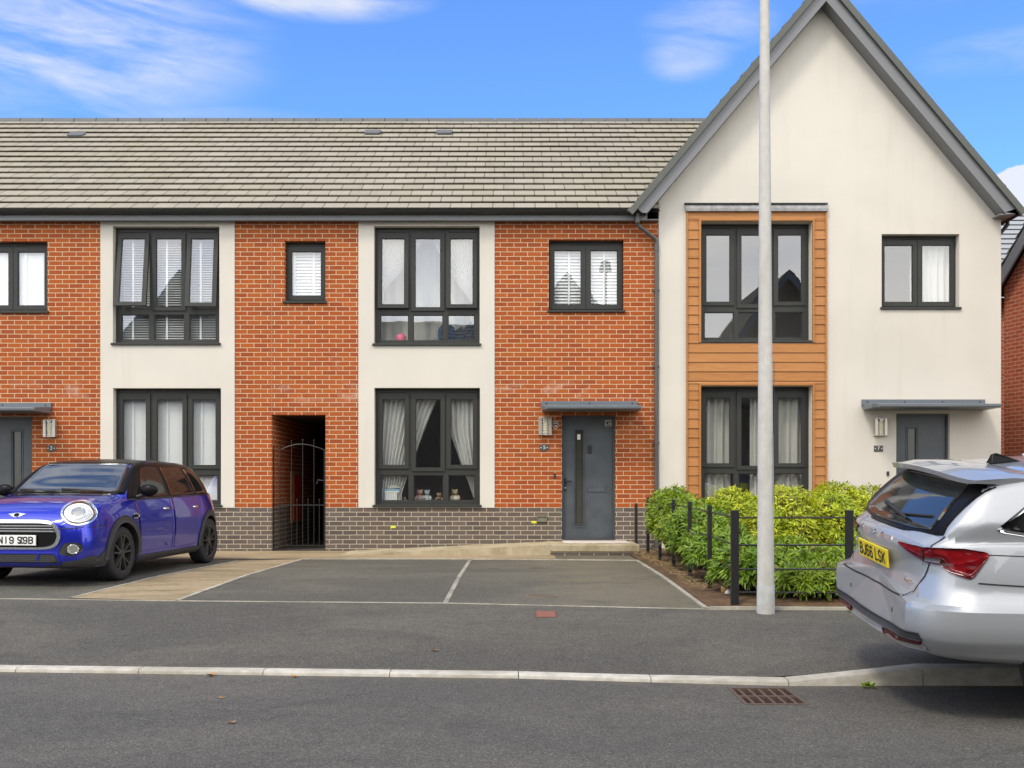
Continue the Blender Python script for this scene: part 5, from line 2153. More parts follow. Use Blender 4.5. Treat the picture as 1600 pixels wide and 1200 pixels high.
def shrub(x, y, rx, ry, h, n, mat, label, seed, L=0.075, W=0.020, group='shrubs in the planting bed', low=0.12):
    rr = random.Random(seed)
    zb = gz(x, y)
    r_ = root('shrub', (x, y, zb), label, 'shrub', group)
    lumps = [(rr.uniform(0, 2 * math.pi), rr.uniform(-0.2, 1.2), rr.uniform(0.10, 0.26)) for _ in range(9)]
    m = MB()
    tw = MB()
    for k in range(n):
        a = rr.uniform(0, 2 * math.pi)
        e = math.asin(rr.uniform(-0.35, 1.0))
        depth = 1.0 if rr.random() < 0.74 else rr.uniform(0.45, 0.95)
        bump = 1.0
        for la, le, am in lumps:
            dd = (math.cos(a - la) * math.cos(e) * math.cos(le) + math.sin(e) * math.sin(le))
            bump += am * max(0, dd - 0.75) * 4 * 0.55 - am * 0.12
        rad_ = depth * bump * rr.uniform(0.90, 1.06)
        dirv = Vector((math.cos(a) * math.cos(e), math.sin(a) * math.cos(e), math.sin(e)))
        P = Vector((x + dirv.x * rx * rad_, y + dirv.y * ry * rad_, zb + h * low + h * (1 - low) * 0.42 + dirv.z * h * (1 - low) * 0.58 * rad_))
        if P.z < zb + 0.03:
            P.z = zb + rr.uniform(0.03, 0.12)
        axis = (dirv + Vector((rr.uniform(-.45, .45), rr.uniform(-.45, .45), rr.uniform(0.15, 0.8)))).normalized()
        u = axis.orthogonal().normalized()
        w = axis.cross(u)
        nl = rr.randint(5, 8)
        ph = rr.uniform(0, 6.28)
        for q in range(nl):
            b = ph + 2 * math.pi * q / nl + rr.uniform(-.25, .25)
            out = (u * math.cos(b) + w * math.sin(b))
            lift = rr.uniform(0.25, 0.95)
            d = (out + axis * lift)
            ll = L * rr.uniform(0.75, 1.25)
            leaf(m, P - axis * 0.02 * (q % 3), d, axis.cross(out), ll, W * rr.uniform(0.85, 1.2), rr.uniform(0.05, 0.35))
        if k % 6 == 0:
            tw.tube([(x + rr.uniform(-.08, .08), y + rr.uniform(-.08, .08), zb - 0.02), (x + (P.x - x) * 0.45, y + (P.y - y) * 0.45, zb + (P.z - zb) * 0.55), tuple(P - axis * 0.01)], [0.009, 0.006, 0.003], 5, caps=False)
    m.build('foliage', mat, r_, fix=False)
    tw.build('stems', TWIG, r_, fix=False)
    return r_


SH = [
    (2.36, 10.42, 0.38, 0.48, 0.58, 500, LEAF_G, 'dark green shrub pushing through the railing beside the corner post', 0.105, 0.026),
    (2.30, 11.65, 0.42, 0.55, 0.74, 580, LEAF_G, 'dark green shrub second from the corner post along the side railing', 0.095, 0.024),
    (2.33, 12.85, 0.45, 0.60, 0.88, 620, LEAF_G, 'taller dark green shrub midway along the side railing', 0.09, 0.022),
    (2.30, 14.0, 0.42, 0.60, 1.02, 520, LEAF_M, 'green shrub near the house along the side railing', 0.085, 0.021),
    (2.34, 15.3, 0.40, 0.55, 1.12, 500, LEAF_M, 'upright green shrub closest to the downpipe', 0.085, 0.021),
    (2.98, 13.9, 0.58, 0.62, 1.12, 950, LEAF_Y, 'lime yellow shrub behind the green ones near the cladding', 0.068, 0.020),
    (3.28, 12.7, 0.52, 0.60, 1.12, 950, LEAF_Y, 'lime yellow shrub just left of the lamp post', 0.068, 0.020),
    (4.02, 12.9, 0.62, 0.62, 1.14, 1150, LEAF_Y, 'largest lime yellow shrub right of the lamp post', 0.068, 0.020),
    (4.46, 13.3, 0.46, 0.55, 1.06, 760, LEAF_Y, 'lime yellow shrub at the right end beside the silver car', 0.068, 0.020),
    (2.86, 10.03, 0.42, 0.44, 0.42, 520, LEAF_M, 'low green shrub behind the lamp post base', 0.115, 0.022),
    (3.42, 10.05, 0.46, 0.44, 0.44, 560, LEAF_M, 'low green shrub right of the lamp post by the front rails', 0.115, 0.022),
    (4.02, 10.08, 0.46, 0.44, 0.44, 520, LEAF_M, 'low green shrub behind the tail of the silver car', 0.115, 0.022),
    (3.10, 11.3, 0.55, 0.55, 0.52, 520, LEAF_M, 'mid green shrub in the middle of the bed behind the lamp post', 0.10, 0.022),
    (3.95, 11.4, 0.58, 0.55, 0.53, 540, LEAF_M, 'mid green shrub in the middle of the bed right of the lamp post', 0.10, 0.022),
]
for i, s in enumerate(SH):
    shrub(*s[:8], seed=100 + i, L=s[8], W=s[9])
# weeds in the gutter and at the bed's edge
for px, py, h, n, lab in ((1356.5, 1069.5, 0.055, 16, 'small weed tuft growing at the foot of the raised kerb'), (1333, 956, 0.06, 10, 'small weed at the edge of the bed by the silver car')):
    q = gp(px, py)
    m = MB()
    rr = random.Random(int(px))
    for k in range(n * 3):
        a = rr.uniform(0, 6.28)
        d = Vector((math.cos(a), math.sin(a), rr.uniform(0.2, 1.6)))
        leaf(m, q + Vector((rr.uniform(-.03, .03), rr.uniform(-.01, .01), 0.0)), d, d.cross(Vector((0, 0, 1))), h * rr.uniform(0.6, 1.2), 0.012, 0.3)
    tag(m.build('weed', LEAF_M, fix=False), lab, 'weed', 'weeds by the kerbs')
# dry clippings on the soil by the side edging
m = MB()
rr = random.Random(5)
for k in range(700):
    y = rr.uniform(10.5, 16.2)
    xa = E1[4].x + (E1[3].x - E1[4].x) * (y - E1[4].y) / (E1[3].y - E1[4].y)
    x = xa + 0.06 + abs(rr.gauss(0, 0.16))
    a = rr.uniform(0, 6.28)
    leaf(m, Vector((x, y, gz(x, y) + 0.075)), Vector((math.cos(a), math.sin(a), rr.uniform(-0.1, 0.25))), Vector((-math.sin(a), math.cos(a), 0)), rr.uniform(0.03, 0.08), 0.008, 0.1)
tag(m.build('dry_clippings', plain('straw', (0.36, 0.27, 0.11), 0.9, var=0.4), fix=False), kind='stuff', label='dry straw-coloured clippings on the soil along the edging', cat='clippings')
# little painted ornament tucked behind the corner post
q = gp(1137, 934)
r_ = root('garden_ornament', tuple(q), 'small white and tan painted garden figure behind the corner post', 'ornament')
m = MB()
m.ball((q.x, q.y, q.z + 0.045), (0.055, 0.05, 0.055), 14, 9)
m.box(q.x - 0.06, q.x + 0.075, q.y - 0.05, q.y + 0.05, q.z - 0.005, q.z + 0.03)
m.build('base', WHITEPL, r_, smooth=50)
m = MB()
m.tube([(q.x - 0.03, q.y, q.z + 0.04), (q.x - 0.035, q.y - 0.005, q.z + 0.11), (q.x - 0.01, q.y, q.z + 0.16)], [0.034, 0.038, 0.026], 12)
m.ball((q.x - 0.005, q.y - 0.005, q.z + 0.185), (0.034, 0.032, 0.034), 12, 8)
m.build('ornament_body', plain('ochre_paint', (0.45, 0.28, 0.10), 0.5, var=0.3), r_, smooth=180)
m = MB()
m.ball((q.x + 0.028, q.y - 0.01, q.z + 0.115), (0.03, 0.03, 0.05), 12, 8)
m.ball((q.x + 0.0, q.y + 0.004, q.z + 0.205), (0.034, 0.034, 0.026), 12, 8)
m.build('ornament_cap', plain('dark_brown_paint', (0.06, 0.02, 0.012), 0.4), r_, smooth=180)


# ================================================================== CARS
def pchip(tab, x):
    xs = [p[0] for p in tab]
    ys = [p[1] for p in tab]
    n = len(xs)
    if x <= xs[0]:
        return ys[0]
    if x >= xs[-1]:
        return ys[-1]
    h = [xs[i + 1] - xs[i] for i in range(n - 1)]
    d = [(ys[i + 1] - ys[i]) / h[i] for i in range(n - 1)]
    m = [d[0]] + [0.0] * (n - 2) + [d[-1]]
    for i in range(1, n - 1):
        if d[i - 1] * d[i] > 0:
            w1, w2 = 2 * h[i] + h[i - 1], h[i] + 2 * h[i - 1]
            m[i] = (w1 + w2) / (w1 / d[i - 1] + w2 / d[i])
    i = max(k for k in range(n - 1) if xs[k] <= x)
    t = (x - xs[i]) / h[i]
    return ((1 + 2 * t) * (1 - t) ** 2 * ys[i] + t * (1 - t) ** 2 * h[i] * m[i] + t * t * (3 - 2 * t) * ys[i + 1] + t * t * (t - 1) * h[i] * m[i + 1])


def catmull(P, sub, tension=0.5):
    out = []
    n = len(P)
    for i in range(n - 1):
        p0, p1, p2, p3 = P[max(0, i - 1)], P[i], P[i + 1], P[min(n - 1, i + 2)]
        for k in range(sub):
            t = k / sub
            q = []
            for c in range(2):
                m1, m2 = (p2[c] - p0[c]) * tension, (p3[c] - p1[c]) * tension
                q.append((2 * t ** 3 - 3 * t * t + 1) * p1[c] + (t ** 3 - 2 * t * t + t) * m1 + (-2 * t ** 3 + 3 * t * t) * p2[c] + (t ** 3 - t * t) * m2)
            out.append(tuple(q))
    out.append(P[-1])
    return out


class Body:
    """a car's outer skin lofted from tables along its length; parts are fitted to it by casting rays"""
    def __init__(s, T, L, flip, sub=5, shape=None):
        s.T, s.L, s.flip, s.shape = T, L, flip, shape
        xs = sorted(set([0, .012, .03, .05, .08, .12, .16, .2, .26, .32, .4] + list(np.linspace(.45, L - .45, 84)) + [L - k for k in (.4, .32, .26, .2, .16, .12, .08, .05, .03, .012, 0)]))
        rows = []
        for x in xs:
            g = lambda k: pchip(T[k], x)
            zb, ws, wm, zm = g('zb'), g('ws'), g('wm'), g('zm')
            wb, zbelt, wc, zc, zt = g('wb'), g('zbelt'), g('wc'), g('zc'), g('zt')
            sh = g('wsh') if 'wsh' in T else wm * 0.985
            P = [(0, zb), (ws * 0.8, zb), (ws, zb + 0.035), (wm * 0.985, zb + (zm - zb) * 0.55), (wm, zm), (sh, zm + (zbelt - zm) * 0.55), (wb, zbelt),
                 (wb + (wc - wb) * 0.16, zbelt + (zc - zbelt) * 0.12), (wb + (wc - wb) * 0.52 + 0.012, zbelt + (zc - zbelt) * 0.55), (wc, zc), (wc * 0.78, zc + (zt - zc) * 0.62), (wc * 0.4, zc + (zt - zc) * 0.92), (0, zt)]
            half = catmull(P, sub)
            ring = [(y, z) for y, z in half] + [(-y, z) for y, z in half[-2:0:-1]]
            rows.append([(s.X(x), y, z) for y, z in ring])
        s.n = len(rows[0])
        if shape:
            rows = [[(s.X(q[0]), q[1], p[2]) for p in r_ for q in (shape(s.unX(p[0]), p[1], p[2]),)] for r_ in rows]
        s.rows = rows
        mb = MB()
        mb.grid(rows, close=True)
        o = len(mb.v)
        nr = len(rows)
        # end caps as concentric fans
        for base in (0, (nr - 1) * s.n):
            ring = [Vector(mb.v[base + k]) for k in range(s.n)]
            c = sum(ring, Vector()) / s.n
            idx = [base + k for k in range(s.n)]
            for sc in (0.75, 0.5, 0.25):
                st = len(mb.v)
                mb.v += [tuple(c + (p - c) * sc) for p in ring]
                nidx = list(range(st, st + s.n))
                for k in range(s.n):
                    mb.f.append((idx[k], idx[(k + 1) % s.n], nidx[(k + 1) % s.n], nidx[k]))
                    mb.m.append(0)
                idx = nidx
            st = len(mb.v)
            mb.v.append(tuple(c))
            for k in range(s.n):
                mb.f.append((idx[k], idx[(k + 1) % s.n], st))
                mb.m.append(0)
        s.mb = mb
        s.bvh = BVHTree.FromPolygons([Vector(v) for v in mb.v], [tuple(f) for f in mb.f])

    sharp = 38

    def X(s, x):
        return (s.L / 2 - x) if s.flip else (x - s.L / 2)

    def unX(s, X):
        return (s.L / 2 - X) if s.flip else (X + s.L / 2)

    def cast(s, view, a, b):
        if view == 'front':
            o, d = Vector((6, a, b)), Vector((-1, 0, 0))
        elif view == 'rear':
            o, d = Vector((-6, a, b)), Vector((1, 0, 0))
        elif view == 'right':
            o, d = Vector((s.X(a), -4, b)), Vector((0, 1, 0))
        elif view == 'left':
            o, d = Vector((s.X(a), 4, b)), Vector((0, -1, 0))
        elif view == 'top':
            o, d = Vector((s.X(a), b, 4)), Vector((0, 0, -1))
        elif view[0] == 'dir':      # ('dir', x, side, y, angle): rays slanting in from the front corner
            _, x0, sg, y0, an = view
            d = Vector((-math.cos(an), -sg * math.sin(an), 0))
            o = Vector((s.X(x0), sg * y0, b)) + Vector((-math.sin(an), sg * math.cos(an), 0)) * a - d * 4
        else:       # ('cyl', x0, y0): a = angle, b = height; rays towards a vertical axis
            ax = Vector((s.X(view[1]), view[2], b))
            dv = Vector((math.cos(a), math.sin(a), 0))
            o, d = ax + dv * 4, -dv
        h, n, _, _ = s.bvh.ray_cast(o, d)
        if h is None:
            return None, None
        if n.dot(d) > 0:
            n = -n
        return h, n

    def patch(s, mb, view, grid, off, mat=0, skirt=0.012):
        """fit a grid of (a, b) points to the skin, raised by off, with its rim turned down into the body"""
        H = [[s.cast(view, *ab) for ab in row] for row in grid]
        nr, nc = len(H), len(H[0])
        base = len(mb.v)
        ok = [[h[0] is not None for h in row] for row in H]
        for row in H:
            for h, n in row:
                mb.v.append(tuple(h + n * off) if h is not None else (0, 0, 0))
        for i in range(nr - 1):
            for k in range(nc - 1):
                if ok[i][k] and ok[i + 1][k] and ok[i][k + 1] and ok[i + 1][k + 1]:
                    mb.f.append((base + i * nc + k, base + i * nc + k + 1, base + (i + 1) * nc + k + 1, base + (i + 1) * nc + k))
                    mb.m.append(mat)
        if skirt:
            rim = [(0, k) for k in range(nc)] + [(i, nc - 1) for i in range(1, nr)] + [(nr - 1, k) for k in range(nc - 2, -1, -1)] + [(i, 0) for i in range(nr - 2, 0, -1)]
            st = len(mb.v)
            for i, k in rim:
                h, n = H[i][k]
                mb.v.append(tuple(h - n * skirt) if h is not None else (0, 0, 0))
            for q in range(len(rim)):
                (i, k), (i2, k2) = rim[q], rim[(q + 1) % len(rim)]
                if ok[i][k] and ok[i2][k2] and (i, k) != (i2, k2):
                    mb.f.append((base + i * nc + k, base + i2 * nc + k2, st + (q + 1) % len(rim), st + q))
                    mb.m.append(mat)

    def line(s, mb, view, pts, w=0.006, off=0.0008, mat=0, step=0.03):
        """a narrow dark shut line following the skin"""
        P = []
        for a, b in zip(pts, pts[1:]):
            n = max(2, int(math.hypot(b[0] - a[0], b[1] - a[1]) / step))
            P += [(a[0] + (b[0] - a[0]) * k / n, a[1] + (b[1] - a[1]) * k / n) for k in range(n)]
        P.append(pts[-1])
        R1, R2 = [], []
        for i, p in enumerate(P):
            q0, q1 = P[max(0, i - 1)], P[min(len(P) - 1, i + 1)]
            tx, ty = q1[0] - q0[0], q1[1] - q0[1]
            l = math.hypot(tx, ty) or 1
            nx, ny = -ty / l * w / 2, tx / l * w / 2
            R1.append((p[0] + nx, p[1] + ny))
            R2.append((p[0] - nx, p[1] - ny))
        s.patch(mb, view, [R1, R2], off, mat, 0)

    def cut_arches(s, obj, centres, r, depth, arch_slot):
        m = MB()
        for cx_, cz_ in centres:
            for sg in (-1, 1):
                y0, y1 = sorted((sg * depth, sg * 1.3))
                n = 40
                ring = [(cx_ + r * math.cos(2 * math.pi * k / n), cz_ + r * math.sin(2 * math.pi * k / n)) for k in range(n)]
                m.prism(ring, 'y', y0, y1)
        cut = m.build('arch_cutter', BLACKPL)
        md = obj.modifiers.new('arches', 'BOOLEAN')
        md.operation = 'DIFFERENCE'
        md.object = cut
        md.solver = 'EXACT'
        bpy.context.view_layer.update()
        me = bpy.data.meshes.new_from_object(obj.evaluated_get(bpy.context.evaluated_depsgraph_get()))
        obj.modifiers.clear()
        obj.data = me
        bpy.data.objects.remove(cut, do_unlink=True)
        mats = [mm for mm in me.materials]
        me.materials.clear()
        me.materials.append(s.paint)
        me.materials.append(BLACKPL)
        for p in me.polygons:
            c = p.center
            inside = False
            for cx_, cz_ in centres:
                d = math.hypot(c.x - cx_, c.z - cz_)
                if d < r * 1.003 and (abs(abs(c.y) - depth) < 0.002 or (d > r * 0.985 and abs(c.y) > depth - 0.01 and abs(p.normal.y) < 0.2)):
                    inside = True
            p.material_index = 1 if inside else 0
        me.shade_smooth()
        me.set_sharp_from_angle(angle=R(s.sharp))


def round_poly(poly, r, n=5):
    out = []
    N = len(poly)
    rs = r if isinstance(r, (list, tuple)) else [r] * N
    for i in range(N):
        p = Vector(poly[i])
        a, b = Vector(poly[i - 1]), Vector(poly[(i + 1) % N])
        ra = min(rs[i], (a - p).length * 0.48)
        rb_ = min(rs[i], (b - p).length * 0.48)
        p0, p1 = p + (a - p).normalized() * ra, p + (b - p).normalized() * rb_
        for k in range(n + 1):
            t = k / n
            out.append(tuple(p0 * (1 - t) ** 2 + p * 2 * t * (1 - t) + p1 * t * t))
    return out


def scan(poly, nrow=14, ncol=16):
    """turn an outline (single span per level) into a grid of points"""
    bs = sorted(p[1] for p in poly)
    lo, hi = bs[0] + 1e-5, bs[-1] - 1e-5
    lev = sorted(set([round(b, 5) for b in bs if lo < b < hi] + [round(v, 5) for v in np.linspace(lo, hi, nrow)]))
    keep = [lev[0]]
    for v in lev[1:]:
        if v - keep[-1] > (hi - lo) * 0.012:
            keep.append(v)
    keep[-1] = lev[-1]
    rows = []
    for b in keep:
        xs = []
        for p, q in zip(poly, poly[1:] + poly[:1]):
            if (p[1] - b) * (q[1] - b) <= 0 and p[1] != q[1]:
                xs.append(p[0] + (q[0] - p[0]) * (b - p[1]) / (q[1] - p[1]))
        if len(xs) >= 2:
            a, c = min(xs), max(xs)
            rows.append([(a + (c - a) * k / ncol, b) for k in range(ncol + 1)])
    return rows


def ell(cx_, cy_, ra, rb_, n=12, tilt=0.0):
    rows = []
    for i in range(n + 1):
        t = -math.pi / 2 + math.pi * i / n
        y = math.sin(t)
        w = max(0.02, math.cos(t))
        row = []
        for k in range(n + 1):
            u = -w + 2 * w * k / n
            a, b = u * ra, y * rb_
            row.append((cx_ + a * math.cos(tilt) - b * math.sin(tilt), cy_ + a * math.sin(tilt) + b * math.cos(tilt)))
        rows.append(row)
    return rows


def ring(cx_, cy_, ra, rb_, w, n=36, a0=0, a1=2 * math.pi, tilt=0.0, w2=None):
    rows = []
    for q in range(4):
        t = q / 3
        row = []
        for k in range(n + 1):
            a = a0 + (a1 - a0) * k / n
            x, y = (ra - w * t) * math.cos(a), (rb_ - (w2 or w) * t) * math.sin(a)
            row.append((cx_ + x * math.cos(tilt) - y * math.sin(tilt), cy_ + x * math.sin(tilt) + y * math.cos(tilt)))
        rows.append(row)
    return rows


def scale_poly(poly, k, ky=None):
    cx_ = (min(p[0] for p in poly) + max(p[0] for p in poly)) / 2
    cy_ = (min(p[1] for p in poly) + max(p[1] for p in poly)) / 2
    return [(cx_ + (p[0] - cx_) * k, cy_ + (p[1] - cy_) * (ky or k)) for p in poly]


def lens_mat(name, a, b_):
    m, g, b = new_mat(name)
    tc = g.node('ShaderNodeTexCoord')
    v = g.vmath('MULTIPLY', tc.outputs['Object'], (14.0, 14.0, 30.0))
    vo = g.node('ShaderNodeTexVoronoi')
    g.put(vo.inputs['Vector'], v)
    vo.inputs['Scale'].default_value = 1.0
    wn = g.node('ShaderNodeTexWhiteNoise')
    g.put(wn.inputs['Vector'], vo.outputs['Position'])
    g.put(b.inputs['Base Color'], g.mix(wn.outputs['Value'], a, b_))
    b.inputs['Roughness'].default_value = 0.14
    b.inputs['Specular IOR Level'].default_value = 0.35
    bp = g.node('ShaderNodeBump')
    bp.inputs['Strength'].default_value = 0.25
    bp.inputs['Distance'].default_value = 0.01
    g.put(bp.inputs['Height'], vo.outputs['Distance'])
    g.put(b.inputs['Normal'], bp.outputs[0])
    return m


CARGLASS = plain('car_glass', (0.012, 0.015, 0.015), 0.06, var=0.05)
CARGLASS.node_tree.nodes['Principled BSDF'].inputs['IOR'].default_value = 1.42
SCREEN = plain('windscreen_glass', (0.02, 0.024, 0.024), 0.05, var=0.05)
SCREEN.node_tree.nodes['Principled BSDF'].inputs['IOR'].default_value = 2.4
GLOSSBLACK = plain('gloss_black', (0.008, 0.008, 0.009), 0.30, spec=0.10)
LENS = plain('clear_lamp_lens', (0.62, 0.64, 0.66), 0.06, var=0.15, scale=30, coat=1.0)
LENSIN = plain('lamp_reflector', (0.50, 0.50, 0.46), 0.22, 0.7, var=0.15, scale=60)
REDLENS = lens_mat('red_lamp_lens', (0.09, 0.002, 0.004), (0.21, 0.005, 0.008))
DARKRED = lens_mat('dark_red_lens', (0.035, 0.003, 0.004), (0.13, 0.004, 0.008))
BLUEPAINT = paint_mat('blue_metallic', (0.014, 0.024, 0.42), (0.035, 0.055, 0.68), 0.66, 0.28)
SILVER = paint_mat('silver_metallic', (0.345, 0.36, 0.38), (0.45, 0.465, 0.485), 0.40, 0.40)
DARKALLOY = plain('dark_alloy', (0.085, 0.087, 0.090), 0.30, 0.7, var=0.1)
SILVERALLOY = plain('silver_alloy', (0.45, 0.46, 0.47), 0.3, 0.8, var=0.1)
PLATEW = plain('white_plate', (0.78, 0.78, 0.76), 0.4, var=0.02)
PLATEY = plain('yellow_plate', (0.80, 0.60, 0.02), 0.4, var=0.03)
INK = plain('plate_ink', (0.012, 0.012, 0.012), 0.4)


def make_wheel(car, cx_, cy_, r, width, alloy, spokes=5):
    """wheel with its axle along y; the outer face looks away from the car"""
    sg = 1 if cy_ > 0 else -1
    w = width
    m = MB()
    rim_r = r * 0.705
    m.lathe([(rim_r * 0.97, -w * 0.47), (rim_r * 1.02, -w * 0.5), (r * 0.90, -w * 0.52), (r * 0.965, -w * 0.46), (r, -w * 0.36), (r, -w * 0.16), (r * 0.988, -w * 0.15), (r * 0.988, -w * 0.13), (r, -w * 0.12), (r, w * 0.12), (r * 0.988, w * 0.13),
             (r * 0.988, w * 0.15), (r, w * 0.16), (r, w * 0.36), (r * 0.965, w * 0.46), (r * 0.90, w * 0.52), (rim_r * 1.02, w * 0.5), (rim_r * 0.97, w * 0.47)], 44, (cx_, cy_, r), 'y')
    wh = m.build('wheel', RUBBER, car, smooth=40)
    m = MB()
    yo = cy_ + sg * w * 0.46
    m.lathe([(rim_r * 1.0, sg * w * 0.5), (rim_r * 0.93, sg * w * 0.47), (rim_r * 0.91, sg * w * 0.1), (rim_r * 0.90, -sg * w * 0.45)], 44, (cx_, cy_, r), 'y')
    for k in range(spokes):
        a = 2 * math.pi * k / spokes + math.pi / 2
        for da in (-0.17, 0.17):
            u = Vector((math.cos(a + da * 0.35), 0, math.sin(a + da * 0.35)))
            v = Vector((math.cos(a + da * 1.35), 0, math.sin(a + da * 1.35)))
            c = Vector((cx_, yo, r))
            p0, p1 = c + u * 0.035 - Vector((0, sg * 0.012, 0)), c + v * rim_r * 0.95 - Vector((0, sg * 0.004, 0))
            d = (p1 - p0).normalized()
            sd = Vector((-d.z, 0, d.x))
            w0, w1 = 0.020, 0.017
            f = Vector((0, sg * 0.012, 0))
            b = Vector((0, -sg * 0.030, 0))
            vs = [p0 - sd * w0 + b, p0 + sd * w0 + b, p1 + sd * w1 + b, p1 - sd * w1 + b, p0 - sd * w0 * 0.55 + f, p0 + sd * w0 * 0.55 + f, p1 + sd * w1 * 0.5 + f, p1 - sd * w1 * 0.5 + f]
            m.add(vs, [(0, 3, 2, 1), (4, 5, 6, 7), (0, 1, 5, 4), (1, 2, 6, 5), (2, 3, 7, 6), (3, 0, 4, 7)])
    m.lathe([(0.0, sg * 0.014), (0.028, sg * 0.012), (0.05, sg * 0.004), (0.062, -sg * 0.03)], 18, (cx_, yo, r), 'y')
    m.build('rim', alloy, wh, smooth=35)
    m = MB()
    m.lathe([(0.0, -sg * 0.055), (rim_r * 0.62, -sg * 0.055), (rim_r * 0.62, -sg * 0.08)], 28, (cx_, yo, r), 'y')
    m.lathe([(rim_r * 0.9, -sg * 0.12), (0.0, -sg * 0.12)], 28, (cx_, yo, r), 'y')
    m.build('brake_disc', plain('brake_dark', (0.03, 0.03, 0.03), 0.5, 0.5) if 'brake_dark' not in MATS else MATS['brake_dark'], wh, smooth=40)
    return wh


STROKES = {      # plate characters as pen strokes in a 1 x 1.6 cell
    'B': [[(0, 0), (0, 1.6), (.75, 1.6), (1, 1.4), (1, 1.05), (.75, .84), (0, .84)], [(.75, .84), (1, .62), (1, .22), (.75, 0), (0, 0)]],
    'J': [[(1, 1.6), (1, .25), (.75, 0), (.25, 0), (0, .25), (0, .5)]],
    '6': [[(.92, 1.48), (.75, 1.6), (.25, 1.6), (0, 1.35), (0, .25), (.25, 0), (.75, 0), (1, .25), (1, .65), (.75, .9), (0, .9)]],
    '9': [[(0, .25), (.25, 0), (.75, 0), (1, .25), (1, 1.35), (.75, 1.6), (.25, 1.6), (0, 1.35), (0, .95), (.25, .7), (1, .7)]],
    'L': [[(0, 1.6), (0, 0), (1, 0)]],
    'S': [[(1, 1.35), (.75, 1.6), (.25, 1.6), (0, 1.35), (0, 1.05), (.25, .84), (.75, .76), (1, .55), (1, .25), (.75, 0), (.25, 0), (0, .25)]],
    'K': [[(0, 0), (0, 1.6)], [(1, 1.6), (.05, .72)], [(.35, 1.0), (1, 0)]],
    'F': [[(0, 0), (0, 1.6), (1, 1.6)], [(0, .85), (.85, .85)]],
    'N': [[(0, 0), (0, 1.6), (1, 0), (1, 1.6)]],
    '1': [[(.5, 0), (.5, 1.6)]],
    '/': [[(.1, -.05), (.9, 1.6)], [(.85, 0), (.98, 0)]],
}


def plate_text(m, txt, size, centre, right, up, squeeze=1.0):
    """bold stroke lettering laid flat on a number plate"""
    c, rt, u = Vector(centre), Vector(right).normalized(), Vector(up).normalized()
    n = rt.cross(u)
    cw, gap, st = .040, .023, .0135
    k = .079 / 1.6 - st / 1.6
    cells_ = []
    x = 0.0
    for ch in txt:
        if ch == ' ':
            x += .030
        elif ch == '/':          # struck over the letter before it
            cells_.append((ch, x - cw - gap + .014))
        else:
            cells_.append((ch, x))
            x += cw + gap
    tot = x - gap
    lay = 0
    for ch, x0 in cells_:
        for path in STROKES[ch]:
            P = [Vector((x0 + p[0] * cw - tot / 2, p[1] * k - .8 * k)) for p in path]
            for a, b in zip(P, P[1:]):
                d = (b - a).normalized()
                a2, b2 = a - d * st * .42, b + d * st * .42
                s_ = Vector((-d.y, d.x)) * st / 2
                lay += 1
                h = .0006 + (lay % 7) * .00008
                m.add([c + rt * q.x + u * q.y + n * h for q in (a2 - s_, b2 - s_, b2 + s_, a2 + s_)], [(0, 1, 2, 3)])


def flat_plate(car, body_name, centre, right, up, w, h, mat, txt, tsize, squeeze=1.0):
    c, rt, u = Vector(centre), Vector(right), Vector(up)
    n = rt.cross(u).normalized()
    m = MB()
    m.slab(c - rt * w / 2 - u * h / 2 - n * 0.012, rt * w, u * h, n * 0.012)
    pl = m.build(body_name, mat, car, bevel=0.002)
    m = MB()
    plate_text(m, txt, tsize, c + n * 0.0015, rt, u, squeeze)
    m.build('lettering', INK, pl, fix=False)
    return pl


def mirror_pod(car, x, y, z, sg, mat, stalk=True):
    m = MB()
    rows = []
    for j in range(11):
        t = j / 10
        k = math.sin(math.pi * min(1, 0.10 + t * 0.86)) ** 0.55
        rows.append([(x + 0.055 * k * math.cos(a) * (1.0 if math.cos(a) > 0 else 0.55), y + sg * (0.21 * t), z + 0.075 * k * math.sin(a)) for a in np.linspace(0, 2 * math.pi, 19)[:-1]])
    m.grid(rows, close=True)
    m.add(rows[0], [tuple(range(18))])
    m.add(rows[-1], [tuple(range(18))])
    pod = m.build('door_mirror', mat, car, smooth=60)
    m = MB()
    m.tube([(x + 0.01, y - sg * 0.055, z - 0.085), (x + 0.005, y + sg * 0.01, z - 0.065), (x, y + sg * 0.05, z - 0.03)], [0.03, 0.024, 0.022], 10)
    m.build('mirror_stalk', BLACKPL, pod, smooth=60)
    return pod


def both(fn):
    for side, sg in (('right', -1), ('left', 1)):
        fn(side, sg)


